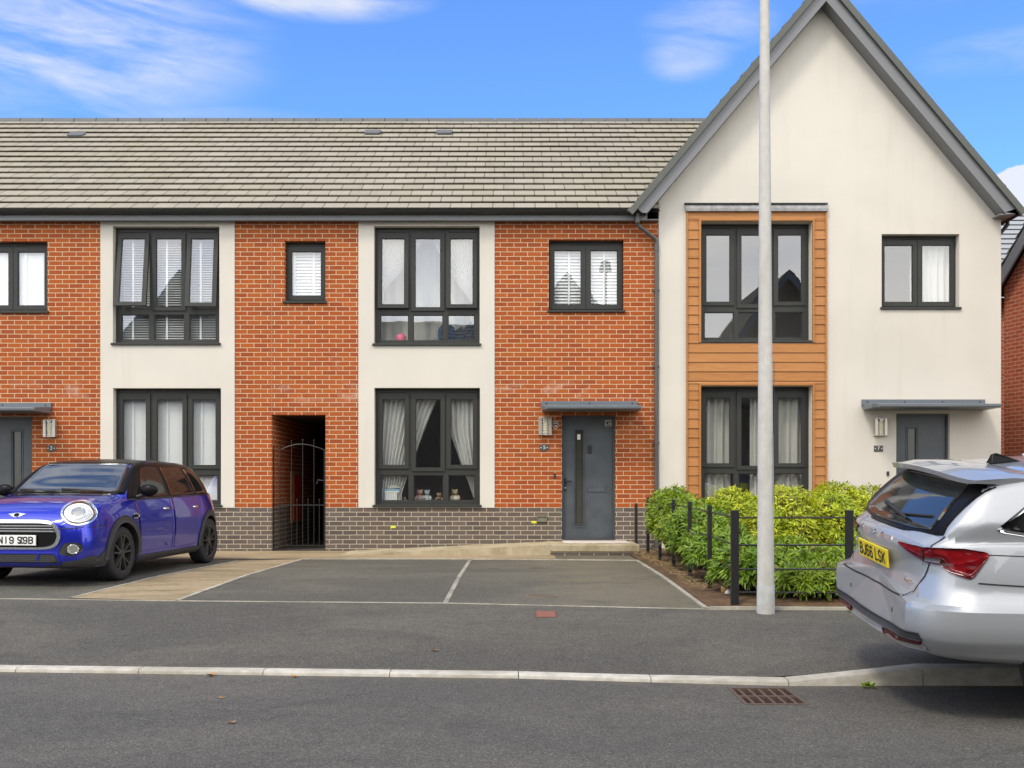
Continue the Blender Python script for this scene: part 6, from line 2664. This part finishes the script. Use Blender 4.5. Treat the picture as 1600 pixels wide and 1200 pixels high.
# ------------------------------------------------------------------ the blue hatchback
def build_blue():
    L = 3.98
    T = {
        'zb': [(0, .27), (.06, .21), (.3, .18), (.7, .17), (3.3, .18), (3.75, .22), (3.98, .34)],
        'ws': [(0, .55), (.05, .65), (.15, .73), (.4, .795), (.8, .815), (3.2, .815), (3.6, .77), (3.85, .66), (3.98, .5)],
        'wm': [(0, .60), (.04, .70), (.10, .775), (.2, .822), (.4, .852), (.7, .862), (2.0, .862), (3.1, .862), (3.45, .84), (3.75, .77), (3.9, .67), (3.98, .54)],
        'zm': [(0, .47), (.5, .52), (2, .52), (3.98, .55)],
        'wb': [(0, .53), (.04, .625), (.10, .70), (.2, .745), (.4, .780), (.9, .795), (1.5, .81), (2.5, .815), (3.2, .80), (3.6, .74), (3.85, .62), (3.98, .46)],
        'wsh': [(0, .58), (.04, .68), (.10, .755), (.2, .80), (.4, .838), (.7, .852), (2.0, .852), (3.1, .850), (3.45, .825), (3.75, .74), (3.9, .64), (3.98, .51)],
        'zbelt': [(0, .66), (.04, .705), (.12, .77), (.25, .825), (.45, .868), (.9, .905), (1.3, .915), (2.5, .94), (3.3, .965), (3.65, .95), (3.85, .87), (3.98, .72)],
        'wc': [(0, .42), (.05, .50), (.12, .55), (.3, .59), (.6, .625), (.92, .655), (1.05, .675), (1.35, .63), (1.68, .575), (2.2, .58), (3.2, .56), (3.5, .535), (3.72, .55), (3.88, .52), (3.98, .38)],
        'zc': [(0, .70), (.05, .755), (.12, .81), (.3, .885), (.6, .935), (.92, .965), (1.05, 1.0), (1.35, 1.19), (1.66, 1.345), (2.1, 1.382), (3.1, 1.355), (3.5, 1.30), (3.72, 1.06), (3.86, .90), (3.98, .745)],
        'zt': [(0, .705), (.05, .775), (.12, .838), (.3, .915), (.6, .968), (.92, 1.0), (1.04, 1.03), (1.35, 1.225), (1.66, 1.385), (2.1, 1.425), (3.1, 1.40), (3.54, 1.335), (3.74, 1.07), (3.88, .90), (3.98, .755)],
    }
    car = root('parked_car', (0, 0, 0), 'bright blue five-door hatchback with black roof and chrome ringed lamps', 'car', 'parked cars')
    B = Body(T, L, True)
    B.paint = BLUEPAINT
    body = B.mb.build('body', BLUEPAINT, car, smooth=180)
    xf, xr, rw = 0.80, 3.367, 0.312
    ra = 0.345
    B.cut_arches(body, [(B.X(xf), rw + 0.012), (B.X(xr), rw + 0.012)], ra, 0.52, 1)

    def P(name, mat, items, par=car, smooth=180):
        m = MB()
        for view, grid, off in items:
            B.patch(m, view, grid, off)
        return m.build(name, mat, par, smooth=smooth, fix=False)
    # roof, glass
    P('roof', GLOSSBLACK, [('top', scan(round_poly([(1.62, -.588), (2.3, -.592), (3.54, -.55), (3.54, .55), (2.3, .592), (1.62, .588)], .05), 22, 26), 0.003)])
    P('windscreen_surround', GLOSSBLACK, [('front', scan(round_poly([(-.690, .985), (.690, .985), (.585, 1.372), (-.585, 1.372)], .03), 16, 24), 0.0025)])
    P('windscreen', SCREEN, [('front', scan(round_poly([(-.640, 1.01), (.640, 1.01), (.545, 1.352), (-.545, 1.352)], .06), 16, 24), 0.006)])
    P('rear_window', CARGLASS, [('rear', scan(round_poly([(-.53, 1.02), (.53, 1.02), (.48, 1.27), (-.48, 1.27)], .06), 10, 18), 0.005)])

    def sides(view, sg):
        P('pillar_trim', GLOSSBLACK, [(view, scan(round_poly([(1.02, .925), (3.62, .968), (3.46, 1.322), (3.1, 1.358), (2.1, 1.386), (1.60, 1.352)], [.02, .10, .06, .1, .2, .05]), 22, 44), 0.0022)])
        P('side_window', CARGLASS, [(view, scan(round_poly([(1.27, .95), (2.10, .962), (2.10, 1.325), (1.72, 1.325)], .03), 14, 18), 0.006)])
        P('side_window', CARGLASS, [(view, scan(round_poly([(2.20, .964), (2.93, .975), (2.87, 1.318), (2.20, 1.325)], .03), 14, 18), 0.006)])
        P('side_window', CARGLASS, [(view, scan(round_poly([(2.99, .98), (3.44, .995), (3.30, 1.295), (2.94, 1.312)], .03), 12, 12), 0.006)])
        m = MB()
        B.line(m, view, [(1.06, .925), (3.56, .962)], 0.014, 0.005)
        m.build('belt_moulding', BLACKPL, car, fix=False)
        # arch trims
        for xc in (xf, xr):
            m = MB()
            B.patch(m, view, ring(xc, rw + 0.012, 0.425, 0.425, 0.082, 46, R(-8), R(188)), 0.011)
            m.build('wheel_arch_trim', TRIMPL, car, smooth=180, fix=False)
        P('sill_trim', TRIMPL, [(view, scan([(1.16, .185), (3.0, .19), (3.0, .268), (1.16, .262)], 6, 30), 0.008)])
        # doors as raised skins over dark gaps
        d1 = [(1.20, .30), (2.115, .30), (2.13, .60), (2.115, .935), (1.14, .915), (1.17, .55)]
        d2 = [(2.15, .30), (2.86, .30), (2.97, .52), (3.08, .72), (3.10, .955), (2.145, .938), (2.16, .60)]
        P('door_gap', BLACKPL, [(view, scan(round_poly(d1, .03), 16, 20), 0.0006), (view, scan(round_poly(d2, .03), 16, 20), 0.0006)])
        for dd, hx in ((d1, 1.93), (d2, 2.84)):
            m = MB()
            B.patch(m, view, scan(round_poly(scale_poly(dd, 0.988, 0.990), .03), 18, 24), 0.0028)
            dr = m.build('door', BLUEPAINT, car, smooth=180, fix=False)
            h0, n0 = B.cast(view, hx, .80)
            m = MB()
            y = h0.y + sg * 0.030
            m.tube([(B.X(hx - .08), h0.y + sg * 0.004, .80), (B.X(hx - .065), y, .803), (B.X(hx + .065), y, .806), (B.X(hx + .08), h0.y + sg * 0.004, .806)], [.012, .014, .014, .012], 10)
            m.build('door_handle', CHROME, dr, smooth=60)
        # front pillar
        m = MB()
        pp = []
        for k in range(9):
            t = k / 8
            h, n = B.cast('front', sg * (.682 - .097 * t), 1.0 + .352 * t)
            if h is not None:
                pp.append(h - n * .026)
        m.tube(pp, .050, 12)
        m.build('windscreen_pillar', GLOSSBLACK, car, smooth=60)
        # side scuttle
        P('side_scuttle', CHROME, [(view, ell(1.085, .735, .085, .034, 10), 0.006)])
        P('side_scuttle_inset', GLOSSBLACK, [(view, ell(1.085, .735, .062, .020, 8), 0.010)])
        h0, n0 = B.cast(view, 1.34, .95)
        mirror_pod(car, B.X(1.30), h0.y + sg * 0.035, 1.035, sg, GLOSSBLACK)
        # lamps
        cyh, czh = 0.0, 0.790
        LV = ('dir', .06, sg, .680, R(20))
        tl = -0.12
        hl = P('headlight', CHROME, [(LV, ring(cyh, czh, .178, .130, .026, 44, tilt=tl), 0.014)])
        P('lens_rim', BLACKPL, [(LV, ring(cyh, czh, .154, .107, .012, 40, tilt=tl), 0.012)], hl)
        P('lens', LENS, [(LV, ell(cyh, czh, .146, .100, 14, tl), 0.010)], hl)
        P('daylight_ring', WHITEPL, [(LV, ring(cyh, czh, .142, .096, .018, 40, tilt=tl), 0.014)], hl)
        P('projector', LENSIN, [(LV, ell(cyh, czh, .062, .050, 10), 0.016)], hl)
        P('projector_ring', CHROME, [(LV, ring(cyh, czh, .070, .058, .008, 30), 0.018)], hl)
        P('fog_recess', BLACKPL, [('front', scan(round_poly([(sg * .50, .36), (sg * .53, .445), (sg * .60, .485), (sg * .73, .475), (sg * .75, .40), (sg * .65, .325)], .04), 12, 12), 0.003)])
        fl = P('fog_light', CHROME, [('front', ring(sg * .655, .412, .056, .052, .009, 30), 0.008)])
        P('lens', LENSIN, [('front', ell(sg * .655, .412, .046, .042, 10), 0.010)], fl)
        P('tail_light', REDLENS, [('rear', scan(round_poly([(sg * .48, .70), (sg * .64, .70), (sg * .66, .90), (sg * .50, .92)], .05), 12, 8), 0.008)])
        P('bumper_corner', TRIMPL, [('front', scan(round_poly([(sg * .30, .215), (sg * .76, .20), (sg * .82, .30), (sg * .80, .335), (sg * .70, .29), (sg * .42, .255)], .02), 10, 20), 0.006),
                                    (view, scan([(.16, .20), (.46, .20), (.44, .38), (.40, .40), (.25, .30)], 8, 10), 0.006)])
        m = MB()
        B.line(m, 'front', [(sg * .50, .635), (sg * .62, .632), (sg * .74, .642)], 0.008, 0.004)
        B.line(m, view, [(.12, .642), (.42, .655)], 0.008, 0.004)
        m.build('bonnet_gap', BLACKPL, car, fix=False)
    both(sides)
    # front end
    hexa = round_poly([(-.545, .565), (-.47, .695), (-.30, .715), (.30, .715), (.47, .695), (.545, .565), (.50, .44), (.38, .405), (-.38, .405), (-.50, .44)], .06)
    gr = P('grille', GLOSSBLACK, [('front', scan(scale_poly(hexa, .95, .92), 18, 30), 0.002)])
    pts = hexa
    m = MB()
    n = len(pts)
    inner = scale_poly(hexa, .925, .855)
    B.patch(m, 'front', [[p for p in pts] + [pts[0]], [((p[0] + q[0]) / 2, (p[1] + q[1]) / 2) for p, q in zip(pts, inner)] + [((pts[0][0] + inner[0][0]) / 2, (pts[0][1] + inner[0][1]) / 2)], inner + [inner[0]]], 0.020, 0, 0.020)
    m.build('grille_surround', CHROME, gr, smooth=50, fix=False)
    m = MB()
    for z, w in ((.683, .40), (.655, .455), (.627, .475), (.598, .488)):
        B.patch(m, 'front', [[(-w + 2 * w * k / 24, z - .006 + dz) for k in range(25)] for dz in (0, .006, .012)], 0.012, 0, 0.012)
    m.build('grille_bar', BLACKPL if False else TRIMPL, gr, smooth=180, fix=False)
    m = MB()
    for z, w in ((.688, .39), (.660, .445), (.632, .465), (.603, .478)):
        B.patch(m, 'front', [[(-w + 2 * w * k / 24, z + dz) for k in range(25)] for dz in (0, .004)], 0.0135, 0, 0.008)
    m.build('grille_bright_edge', CHROME, gr, smooth=180, fix=False)
    h0, _ = B.cast('front', 0, .50)
    flat_plate(car, 'number_plate', (h0.x + .030, 0, .505), (0, 1, 0), (0, 0, 1), .52, .111, PLATEW, 'FN19 S/9B', .108, 0.92)
    P('lower_intake', BLACKPL, [('front', scan(round_poly([(-.52, .255), (.52, .255), (.47, .355), (-.47, .355)], .03), 8, 30), 0.003)])
    m = MB()
    rows = 4
    for i in range(rows):
        for k in range(34):
            yy = -.47 + .94 * (k + .5 * (i % 2)) / 34
            zz = .275 + .02 * i
            if abs(yy) < .46:
                B.patch(m, 'front', ell(yy, zz, .010, .007, 4), 0.006, 0, 0.004)
    m.build('intake_mesh', TRIMPL, car, fix=False)
    m = MB()
    fr = round_poly([(-.54, .240), (.54, .240), (.49, .372), (-.49, .372)], .04)
    fi = scale_poly(fr, .955, .78)
    B.patch(m, 'front', [fr + [fr[0]], fi + [fi[0]]], 0.012, 0, 0.012)
    for yy in (-.26, .26):
        B.patch(m, 'front', [[(yy + a + .02 * b * (1 if yy > 0 else -1), .25 + .11 * b) for b in (0, .5, 1)] for a in (-.012, .012)], 0.012, 0, 0.012)
    m.build('intake_surround', BLUEPAINT, car, smooth=50, fix=False)
    m = MB()
    B.line(m, 'front', [(-.60, .985), (-.3, .992), (.3, .992), (.60, .985)], 0.016, 0.003)
    m.build('bonnet_edge', CHROME, car, fix=False)
    # winged emblem
    h0, n0 = B.cast('front', 0, .772)
    m = MB()
    wing = [(-.105, .775 + .010), (-.05, .792), (0, .797), (.05, .792), (.105, .785), (.07, .770), (.045, .758), (0, .748), (-.045, .758), (-.07, .770)]
    B.patch(m, 'front', scan(wing, 10, 16), 0.006, 0, 0.006)
    em = m.build('emblem', CHROME, car, smooth=60, fix=False)
    P('emblem_disc', GLOSSBLACK, [('front', ell(0, .772, .030, .019, 8), 0.009)], em)
    # wipers, aerial
    m = MB()
    for (y0, z0, y1, z1) in ((-.10, 1.012, -.60, 1.035), (.48, 1.012, -.05, 1.04)):
        pts = []
        for k in range(9):
            t = k / 8
            h, n = B.cast('front', y0 + (y1 - y0) * t, z0 + (z1 - z0) * t)
            pts.append(h + n * .02)
        m.tube(pts, .009, 7)
    m.build('wiper', BLACKPL, car, smooth=60)
    h0, n0 = B.cast('top', 3.25, 0)
    m = MB()
    m.tube([h0, h0 + Vector((-.05, 0, .05)), h0 + Vector((-.22, 0, .11))], [.012, .006, .003], 8)
    m.build('aerial', BLACKPL, car)
    for x, yy in ((xf, .735), (xr, .735)):
        for sg in (-1, 1):
            make_wheel(car, B.X(x), sg * yy, rw, .205, DARKALLOY)
    m = MB()
    m.box(B.X(3.3), B.X(.9), -.5, .5, .17, .30)
    m.build('underside', BLACKPL, car)
    return car


blue = build_blue()
blue.rotation_euler = (0, 0, math.atan2(-0.9953, -0.0975))


def ground_at(px, py, z):
    d = (HC - z) * F / (py - VY)
    return (px - VX) * d / F, d


# place so that its near front wheel stands where it does in the photo
_fw = Vector((3.98 / 2 - 0.80, 0.735 + 0.05, 0))
_rot = Matrix.Rotation(blue.rotation_euler.z, 3, 'Z')
_t = Vector((-4.565, 11.98, 0)) - _rot @ _fw
blue.location = (_t.x, _t.y, gz(_t.x, _t.y) - 0.004)
_sl = (gz(_t.x, _t.y + 1.2) - gz(_t.x, _t.y - 1.2)) / 2.4
blue.rotation_euler = (Matrix.Rotation(math.atan(_sl), 4, 'X') @ Matrix.Rotation(blue.rotation_euler.z, 4, 'Z')).to_euler()


# ------------------------------------------------------------------ the silver estate
def build_silver():
    L = 4.69
    T = {
        'zb': [(0, .41), (.05, .375), (.15, .345), (.5, .325), (.75, .31), (1.3, .20), (3.8, .18), (4.4, .19), (4.6, .23), (4.69, .32)],
        'ws': [(0, .56), (.04, .66), (.12, .75), (.3, .82), (.6, .85), (.9, .86), (3.7, .86), (4.2, .82), (4.5, .70), (4.63, .58), (4.69, .46)],
        'wm': [(0, .64), (.03, .73), (.08, .795), (.16, .845), (.3, .885), (.7, .912), (1.5, .915), (3.6, .915), (4.1, .885), (4.4, .81), (4.58, .68), (4.69, .48)],
        'zm': [(0, .60), (.4, .60), (2, .56), (4.69, .52)],
        'wsh': [(0, .62), (.03, .705), (.08, .765), (.16, .815), (.3, .858), (.7, .888), (1.5, .893), (3.6, .890), (4.1, .865), (4.4, .79), (4.58, .66), (4.69, .46)],
        'wb': [(0, .58), (.03, .66), (.08, .715), (.16, .76), (.3, .80), (.6, .835), (1.2, .85), (3.3, .85), (3.8, .835), (4.2, .77), (4.5, .64), (4.69, .40)],
        'zbelt': [(0, .90), (.04, .935), (.1, .965), (.3, .985), (.6, .99), (1.5, .965), (3.2, .925), (3.6, .885), (4.1, .81), (4.5, .71), (4.69, .60)],
        'wc': [(0, .52), (.04, .60), (.10, .645), (.16, .668), (.34, .655), (.52, .640), (.8, .640), (1.5, .63), (2.2, .615), (2.75, .60), (3.05, .65), (3.45, .70), (4.1, .62), (4.5, .50), (4.69, .30)],
        'zc': [(0, .925), (.04, .975), (.10, 1.015), (.16, 1.06), (.34, 1.21), (.50, 1.315), (.8, 1.362), (1.5, 1.392), (2.3, 1.387), (2.75, 1.345), (3.05, 1.20), (3.45, .975), (4.1, .865), (4.5, .755), (4.69, .615)],
        'zt': [(0, .94), (.04, .995), (.10, 1.035), (.16, 1.085), (.34, 1.245), (.50, 1.352), (.8, 1.406), (1.5, 1.443), (2.2, 1.440), (2.7, 1.395), (3.02, 1.25), (3.45, 1.02), (4.1, .91), (4.5, .79), (4.69, .625)],
    }

    def shape(x, y, z):
        """model the tail in profile: bumper standing proud, tailgate leaning in, lip under the glass"""
        tab = [(.28, .10), (.38, .035), (.50, .004), (.60, 0.0), (.655, .006), (.675, .045), (.72, .055), (.82, .078), (.90, .072), (.955, .045), (.99, .035), (1.03, .055), (1.08, .02), (1.3, 0.0)]
        k = max(0.0, 1 - x / 0.42)
        # flat shoulder above the bumper crease, and a tucked-in lower flank
        t = min(1.0, max(0.0, (z - .655) / .095))
        q = min(1.0, max(0.0, (1.15 - x) / .5))
        inn = 0.046 * t * q * (1 if z < 1.02 else max(0.0, 1 - (z - 1.02) / .1))
        lo = 0.030 * min(1.0, max(0.0, (.47 - z) / .07)) * min(1.0, max(0.0, (1.0 - x) / .4))
        f = min(1.0, abs(y) / .45)
        x = x + .065 * (abs(y) / .65) ** 2 * k * (1 if z > .66 else .4)
        return x + pchip(tab, z) * k ** 1.1, y - math.copysign((inn + lo) * f, y)
    car = root('parked_car', (0, 0, 0), 'silver estate car at the right edge, parked half on the pavement', 'car', 'parked cars')
    B = Body(T, L, False, sub=8, shape=shape)
    B.paint = SILVER
    B.sharp = 17
    body = B.mb.build('body', SILVER, car, smooth=180)
    xr, xf, rw = 0.99, 3.676, 0.325
    B.cut_arches(body, [(B.X(xf), rw + 0.015), (B.X(xr), rw + 0.015)], 0.362, 0.56, 1)

    def P(name, mat, items, par=car, smooth=180, sk=0.012):
        m = MB()
        for view, grid, off in items:
            B.patch(m, view, grid, off, 0, sk)
        return m.build(name, mat, par, smooth=smooth, fix=False)
    # tailgate glass with its black surround
    P('tailgate_surround', GLOSSBLACK, [('rear', scan(round_poly([(-.655, 1.040), (-.3, 1.022), (.3, 1.022), (.655, 1.040), (.645, 1.325), (-.645, 1.325)], .02), 20, 30), 0.003)])
    P('rear_window', SCREEN, [('rear', scan(round_poly([(-.575, 1.065), (-.3, 1.045), (.3, 1.045), (.575, 1.065), (.485, 1.318), (-.485, 1.318)], .06), 20, 30), 0.006)])
    # tailgate: shut lines
    m = MB()
    for sg in (-1, 1):
        B.line(m, 'rear', [(sg * .66, 1.04), (sg * .635, .985), (sg * .63, .90), (sg * .60, .80), (sg * .535, .672)], 0.009, 0.0025)
    B.line(m, 'rear', [(-.535, .672), (-.3, .662), (.3, .662), (.535, .672)], 0.010, 0.0025)
    m.build('tailgate_gap', BLACKPL, car, fix=False)
    # spoiler over the glass
    m = MB()
    rows = []
    for k in range(25):
        y = -.655 + 1.31 * k / 24
        e = abs(y) / .655
        zt = 1.412 - .050 * e ** 2.2
        xt = .305 + .085 * e ** 2.6
        xm = .74
        h, n = B.cast('top', xm, y * 0.97)
        zf = h.z + 0.004 if h is not None else zt
        prof = [(B.X(xm + .03), y * .97, zf - .003), (B.X(xm - .12), y * .985, zf * .6 + zt * .4 + .010), (B.X(xt + .10), y, zt + .004), (B.X(xt), y, zt - .020 + .018 * e ** 8), (B.X(xt + .008), y, zt - .050 + .03 * e ** 8), (B.X(xt + .12), y * .97, zt - .055 + .03 * e ** 8), (B.X(xt + .26), y * .95, zt - .07)]
        rows.append(prof)
    m.grid(rows)
    m.add(rows[0], [tuple(range(7))])
    m.add(rows[-1], [tuple(range(7))])
    sp = m.build('spoiler', SILVER, car, smooth=42)
    m = MB()
    m.slab((B.X(.415), -.16, 1.3835), (.05, 0, 0), (0, .32, 0), (0, 0, .014))
    m.build('brake_light', DARKRED, sp)

    def sides(view, sg):
        ang = math.pi if True else 0
        # tail lamp wraps the corner: angles about an axis inside the car
        ax = ('cyl', .62, sg * .30)

        def A(px_, py_):      # angle of a point given its plan position (x from rear, |y|)
            return math.atan2(sg * py_ - sg * .30, (px_ - .62))
        a_in, a_seam, a_mid, a_out = A(.06, .365), A(.085, .635), A(.14, .77), A(.385, .885)

        def aa(t):
            return a_seam + (a_out - a_seam) * t
        aseam2 = a_seam - (a_seam - a_in) * 0.015
        # outer lamp: upper edge almost level, lower edge drops to a deep outer corner
        top = [(0, .968), (.3, .978), (.62, .982), (.95, .968), (1.0, .955)]
        bot = [(0, .885), (.30, .880), (.38, .858), (.46, .842), (.74, .820), (.79, .826), (1.0, .948)]

        def band(t0, t1, ztop, zbot, n=26, nz=9):
            return [[(aa(t0 + (t1 - t0) * k / n), pchip_lin(zbot, t0 + (t1 - t0) * k / n) + (pchip_lin(ztop, t0 + (t1 - t0) * k / n) - pchip_lin(zbot, t0 + (t1 - t0) * k / n)) * j / nz) for k in range(n + 1)] for j in range(nz + 1)]

        def pchip_lin(tab, x):
            return lerp_pts(tab, min(1, max(0, x)))
        tl = P('tail_light', DARKRED, [(ax, band(0.012, 1.0, top, bot), 0.010)])
        midl = [(0, .922), (.34, .920), (.48, .860), (.75, .832), (1.0, .948)]
        P('lit_band', REDLENS, [(ax, band(0.02, .985, [(p[0], p[1] - .008) for p in top], midl), 0.015)], tl)
        P('reverse_lens', plain('smoked_lens', (0.10, 0.09, 0.09), 0.08, coat=1.0) if 'smoked_lens' not in MATS else MATS['smoked_lens'], [(ax, band(0.02, .30, [(0, .916), (1, .914)], [(0, .892), (1, .886)], 10, 3), 0.014)], tl)
        # inner wedge on the tailgate
        n = 14

        def wedge(z1a, z1b, z0a, z0b):
            return [[(a_in + (aseam2 - a_in) * k / n, z0a + (z0b - z0a) * k / n + ((z1a + (z1b - z1a) * k / n) - (z0a + (z0b - z0a) * k / n)) * j / 4) for k in range(n + 1)] for j in range(5)]
        P('tail_light_inner', DARKRED, [(ax, wedge(.965, .968, .955, .885), 0.009)])
        P('lit_band', REDLENS, [(ax, wedge(.963, .966, .956, .922), 0.013)], tl)
        # shut lines and panels along the side
        d1 = [(1.52, .34), (2.42, .32), (2.44, .60), (2.40, .955), (1.42, .985), (1.44, .72)]
        d2 = [(2.46, .32), (3.42, .32), (3.46, .60), (3.40, .92), (2.44, .95), (2.48, .60)]
        P('door_gap', BLACKPL, [(view, scan(round_poly(d1, .04), 14, 18), 0.0006), (view, scan(round_poly(d2, .04), 14, 18), 0.0006)])
        for dd, hx in ((d1, 1.68), (d2, 2.66)):
            m = MB()
            B.patch(m, view, scan(round_poly(scale_poly(dd, .990, .992), .04), 16, 20), 0.003)
            dr = m.build('door', SILVER, car, smooth=180, fix=False)
            h0, _ = B.cast(view, hx, .84)
            m = MB()
            y = h0.y + sg * .032
            m.tube([(B.X(hx - .10), h0.y + sg * .004, .84), (B.X(hx - .08), y, .842), (B.X(hx + .08), y, .845), (B.X(hx + .10), h0.y + sg * .004, .845)], [.014, .016, .016, .014], 10)
            m.build('door_handle', SILVER, dr, smooth=60)
        m = MB()
        B.line(m, view, [(.36, .800), (.66, .785)], 0.008, 0.0025)
        B.line(m, view, [(.40, .955), (1.42, .930)], 0.005, 0.0025)
        B.line(m, ax, [(a_in + (aseam2 - a_in) * 1.0, .950), (aseam2, .865)], 0.008, 0.016)
        m.build('panel_gap', BLACKPL, car, fix=False)
        # side glass with bright frame
        gl_out = round_poly([(.45, 1.085), (.70, 1.045), (3.10, .985), (3.02, 1.06), (2.62, 1.325), (1.6, 1.368), (.80, 1.335)], [.06, .06, .03, .05, .10, .15, .12])
        P('window_frame', CHROME, [(view, scan(gl_out, 18, 46), 0.003)])
        P('window_band', GLOSSBLACK, [(view, scan(scale_poly(gl_out, .974, .87), 18, 46), 0.006)])
        for poly in ([(.54, 1.098), (1.30, 1.062), (1.33, 1.338), (.86, 1.318)], [(1.40, 1.06), (2.30, 1.035), (2.32, 1.34), (1.42, 1.345)], [(2.40, 1.032), (2.95, 1.015), (2.60, 1.295), (2.42, 1.33)]):
            P('side_window', CARGLASS, [(view, scan(round_poly(poly, .04), 12, 16), 0.009)])
        h0, _ = B.cast(view, 2.98, 1.0)
        mirror_pod(car, B.X(2.95), h0.y + sg * .03, 1.03, sg, SILVER)
        # lower bumper creases, roof rail, head lamp
        P('sill_trim', TRIMPL, [(view, scan([(1.45, .20), (3.3, .19), (3.3, .255), (1.45, .262)], 5, 26), 0.006)])
        m = MB()
        pts = []
        for k in range(16):
            x = 1.25 + 1.35 * k / 15
            h, n = B.cast('top', x, sg * .565)
            pts.append(h + Vector((0, 0, .032 if 0 < k < 15 else .0)))
        m.tube(pts, .014, 8)
        m.build('roof_rail', SILVER, car, smooth=60)
        P('headlight', LENS, [('front', scan(round_poly([(sg * .42, .62), (sg * .74, .66), (sg * .76, .745), (sg * .44, .70)], .03), 8, 14), 0.008)])
    both(sides)
    # bumper: lower band, reflectors, bright strip
    m = MB()
    B.patch(m, 'rear', [[(-.73 + 1.46 * k / 44, .430 + .022 * (abs(-.73 + 1.46 * k / 44) / .7) ** 3 + .045 * j / 3) for k in range(45)] for j in range(4)], 0.012, 0, 0.012)
    m.build('bumper_band', TRIMPL, car, smooth=180, fix=False)
    m = MB()
    for sg in (-1, 1):
        m = MB()
        B.patch(m, 'rear', [[(sg * (.30 + .41 * k / 16), .405 + .024 * ((.30 + .41 * k / 16) / .7) ** 3 + .022 * j / 3) for k in range(17)] for j in range(4)], 0.016, 0, 0.014)
        m.build('reflector', DARKRED, car, smooth=180, fix=False)
    m = MB()
    B.patch(m, 'rear', [[(-.71 + 1.42 * k / 34, .372 + .030 * (abs(-.71 + 1.42 * k / 34) / .7) ** 3 + .032 * j / 4) for k in range(35)] for j in range(5)], 0.018, 0, 0.016)
    m.build('bumper_strip', plain('satin_silver', (0.62, 0.62, 0.62), 0.3, 0.7), car, smooth=180, fix=False)
    for yy in (-.38, .38):
        P('parking_sensor', TRIMPL, [('rear', ring(yy, .555, .014, .014, .004, 18), 0.0015)], sk=0.004)
    # plate, letters, wiper, fin
    h1, _ = B.cast('rear', 0, .785)
    h2, _ = B.cast('rear', 0, .90)
    up = (h2 - h1).normalized()
    c = (h1 + h2) / 2
    n = Vector((0, -1, 0)).cross(up)
    flat_plate(car, 'number_plate', c + n * .016, (0, -1, 0), up, .52, .111, PLATEY, 'BJ66 LSK', .108, 0.93)
    m = MB()
    for k, ch in enumerate('SKODA'):
        yy = .25 - .125 * k
        h, nn = B.cast('rear', yy, .975)
        v, f = text_geo(ch, .042, .002, .012)
        rt = Vector((0, -1, 0))
        rt = (rt - nn * rt.dot(nn)).normalized()
        upv = nn.cross(rt)
        m.add([tuple(h + nn * (.003 + cc) + rt * a * 1.25 + upv * b) for a, b, cc in v], f)
    m.build('lettering', CHROME, car)
    for txt, yc, z, s in (('OCTAVIA', .49, .845, .034), ('HYBRID', -.455, .745, .032)):
        m = MB()
        h, nn = B.cast('rear', yc, z)
        v, f = text_geo(txt, s, .0015)
        rt = Vector((0, -1, 0))
        rt = (rt - nn * rt.dot(nn)).normalized()
        upv = nn.cross(rt)
        m.add([tuple(h + nn * (.003 + cc) + rt * a + upv * b) for a, b, cc in v], f)
        m.build('lettering', CHROME, car)
    m = MB()
    pts = []
    for k in range(9):
        t = k / 8
        h, nn = B.cast('rear', .20 - .46 * t, 1.125 - .045 * t)
        pts.append(h + nn * .022)
    m.tube(pts, [.016] * 2 + [.011] * 7, 8)
    pts2 = []
    for k in range(11):
        t = k / 10
        h, nn = B.cast('rear', -.05 - .42 * t, 1.09 + .035 * t)
        pts2.append(h + nn * .012)
    m.tube(pts2, .008, 6)
    m.build('rear_wiper', BLACKPL, car, smooth=60)
    h, _ = B.cast('top', .86, 0)
    m = MB()
    m.add([(h.x + .10, -.035, h.z - .004), (h.x - .10, -.04, h.z - .006), (h.x - .10, .04, h.z - .006), (h.x + .10, .035, h.z - .004), (h.x + .085, -.006, h.z + .014), (h.x - .055, -.010, h.z + .060), (h.x - .055, .010, h.z + .060), (h.x + .085, .006, h.z + .014),
           (h.x - .085, -.010, h.z + .052), (h.x - .085, .010, h.z + .052)],
          [(3, 2, 1, 0), (0, 1, 8, 5, 4), (3, 7, 6, 9, 2), (4, 5, 6, 7), (5, 8, 9, 6), (1, 2, 9, 8), (0, 4, 7, 3)])
    m.build('aerial_fin', GLOSSBLACK, car, bevel=0.006)
    # front end, out of the picture: screen, grille, plate
    P('windscreen', CARGLASS, [('front', scan(round_poly([(-.62, 1.02), (.62, 1.02), (.54, 1.385), (-.54, 1.385)], .05), 14, 22), 0.004)])
    P('grille', GLOSSBLACK, [('front', scan(round_poly([(-.40, .56), (.40, .56), (.44, .68), (-.44, .68)], .04), 8, 20), 0.004)])
    h0, _ = B.cast('front', 0, .44)
    flat_plate(car, 'number_plate', (h0.x + .02, 0, .44), (0, 1, 0), (0, 0, 1), .52, .111, PLATEW, 'BJ66 LSK', .108, 0.93)
    for x, yy in ((xf, .775), (xr, .775)):
        for sg in (-1, 1):
            make_wheel(car, B.X(x), sg * yy, rw, .215, SILVERALLOY)
    m = MB()
    m.box(B.X(1.1), B.X(3.6), -.55, .55, .18, .32)
    m.build('underside', BLACKPL, car)
    return car


silver = build_silver()
ROLL = math.atan2(0.155, 1.55)
silver.rotation_euler = (ROLL, 0, 0)
silver.location = (2.225 + 4.69 / 2, 6.66, Z_ROAD + 0.098)
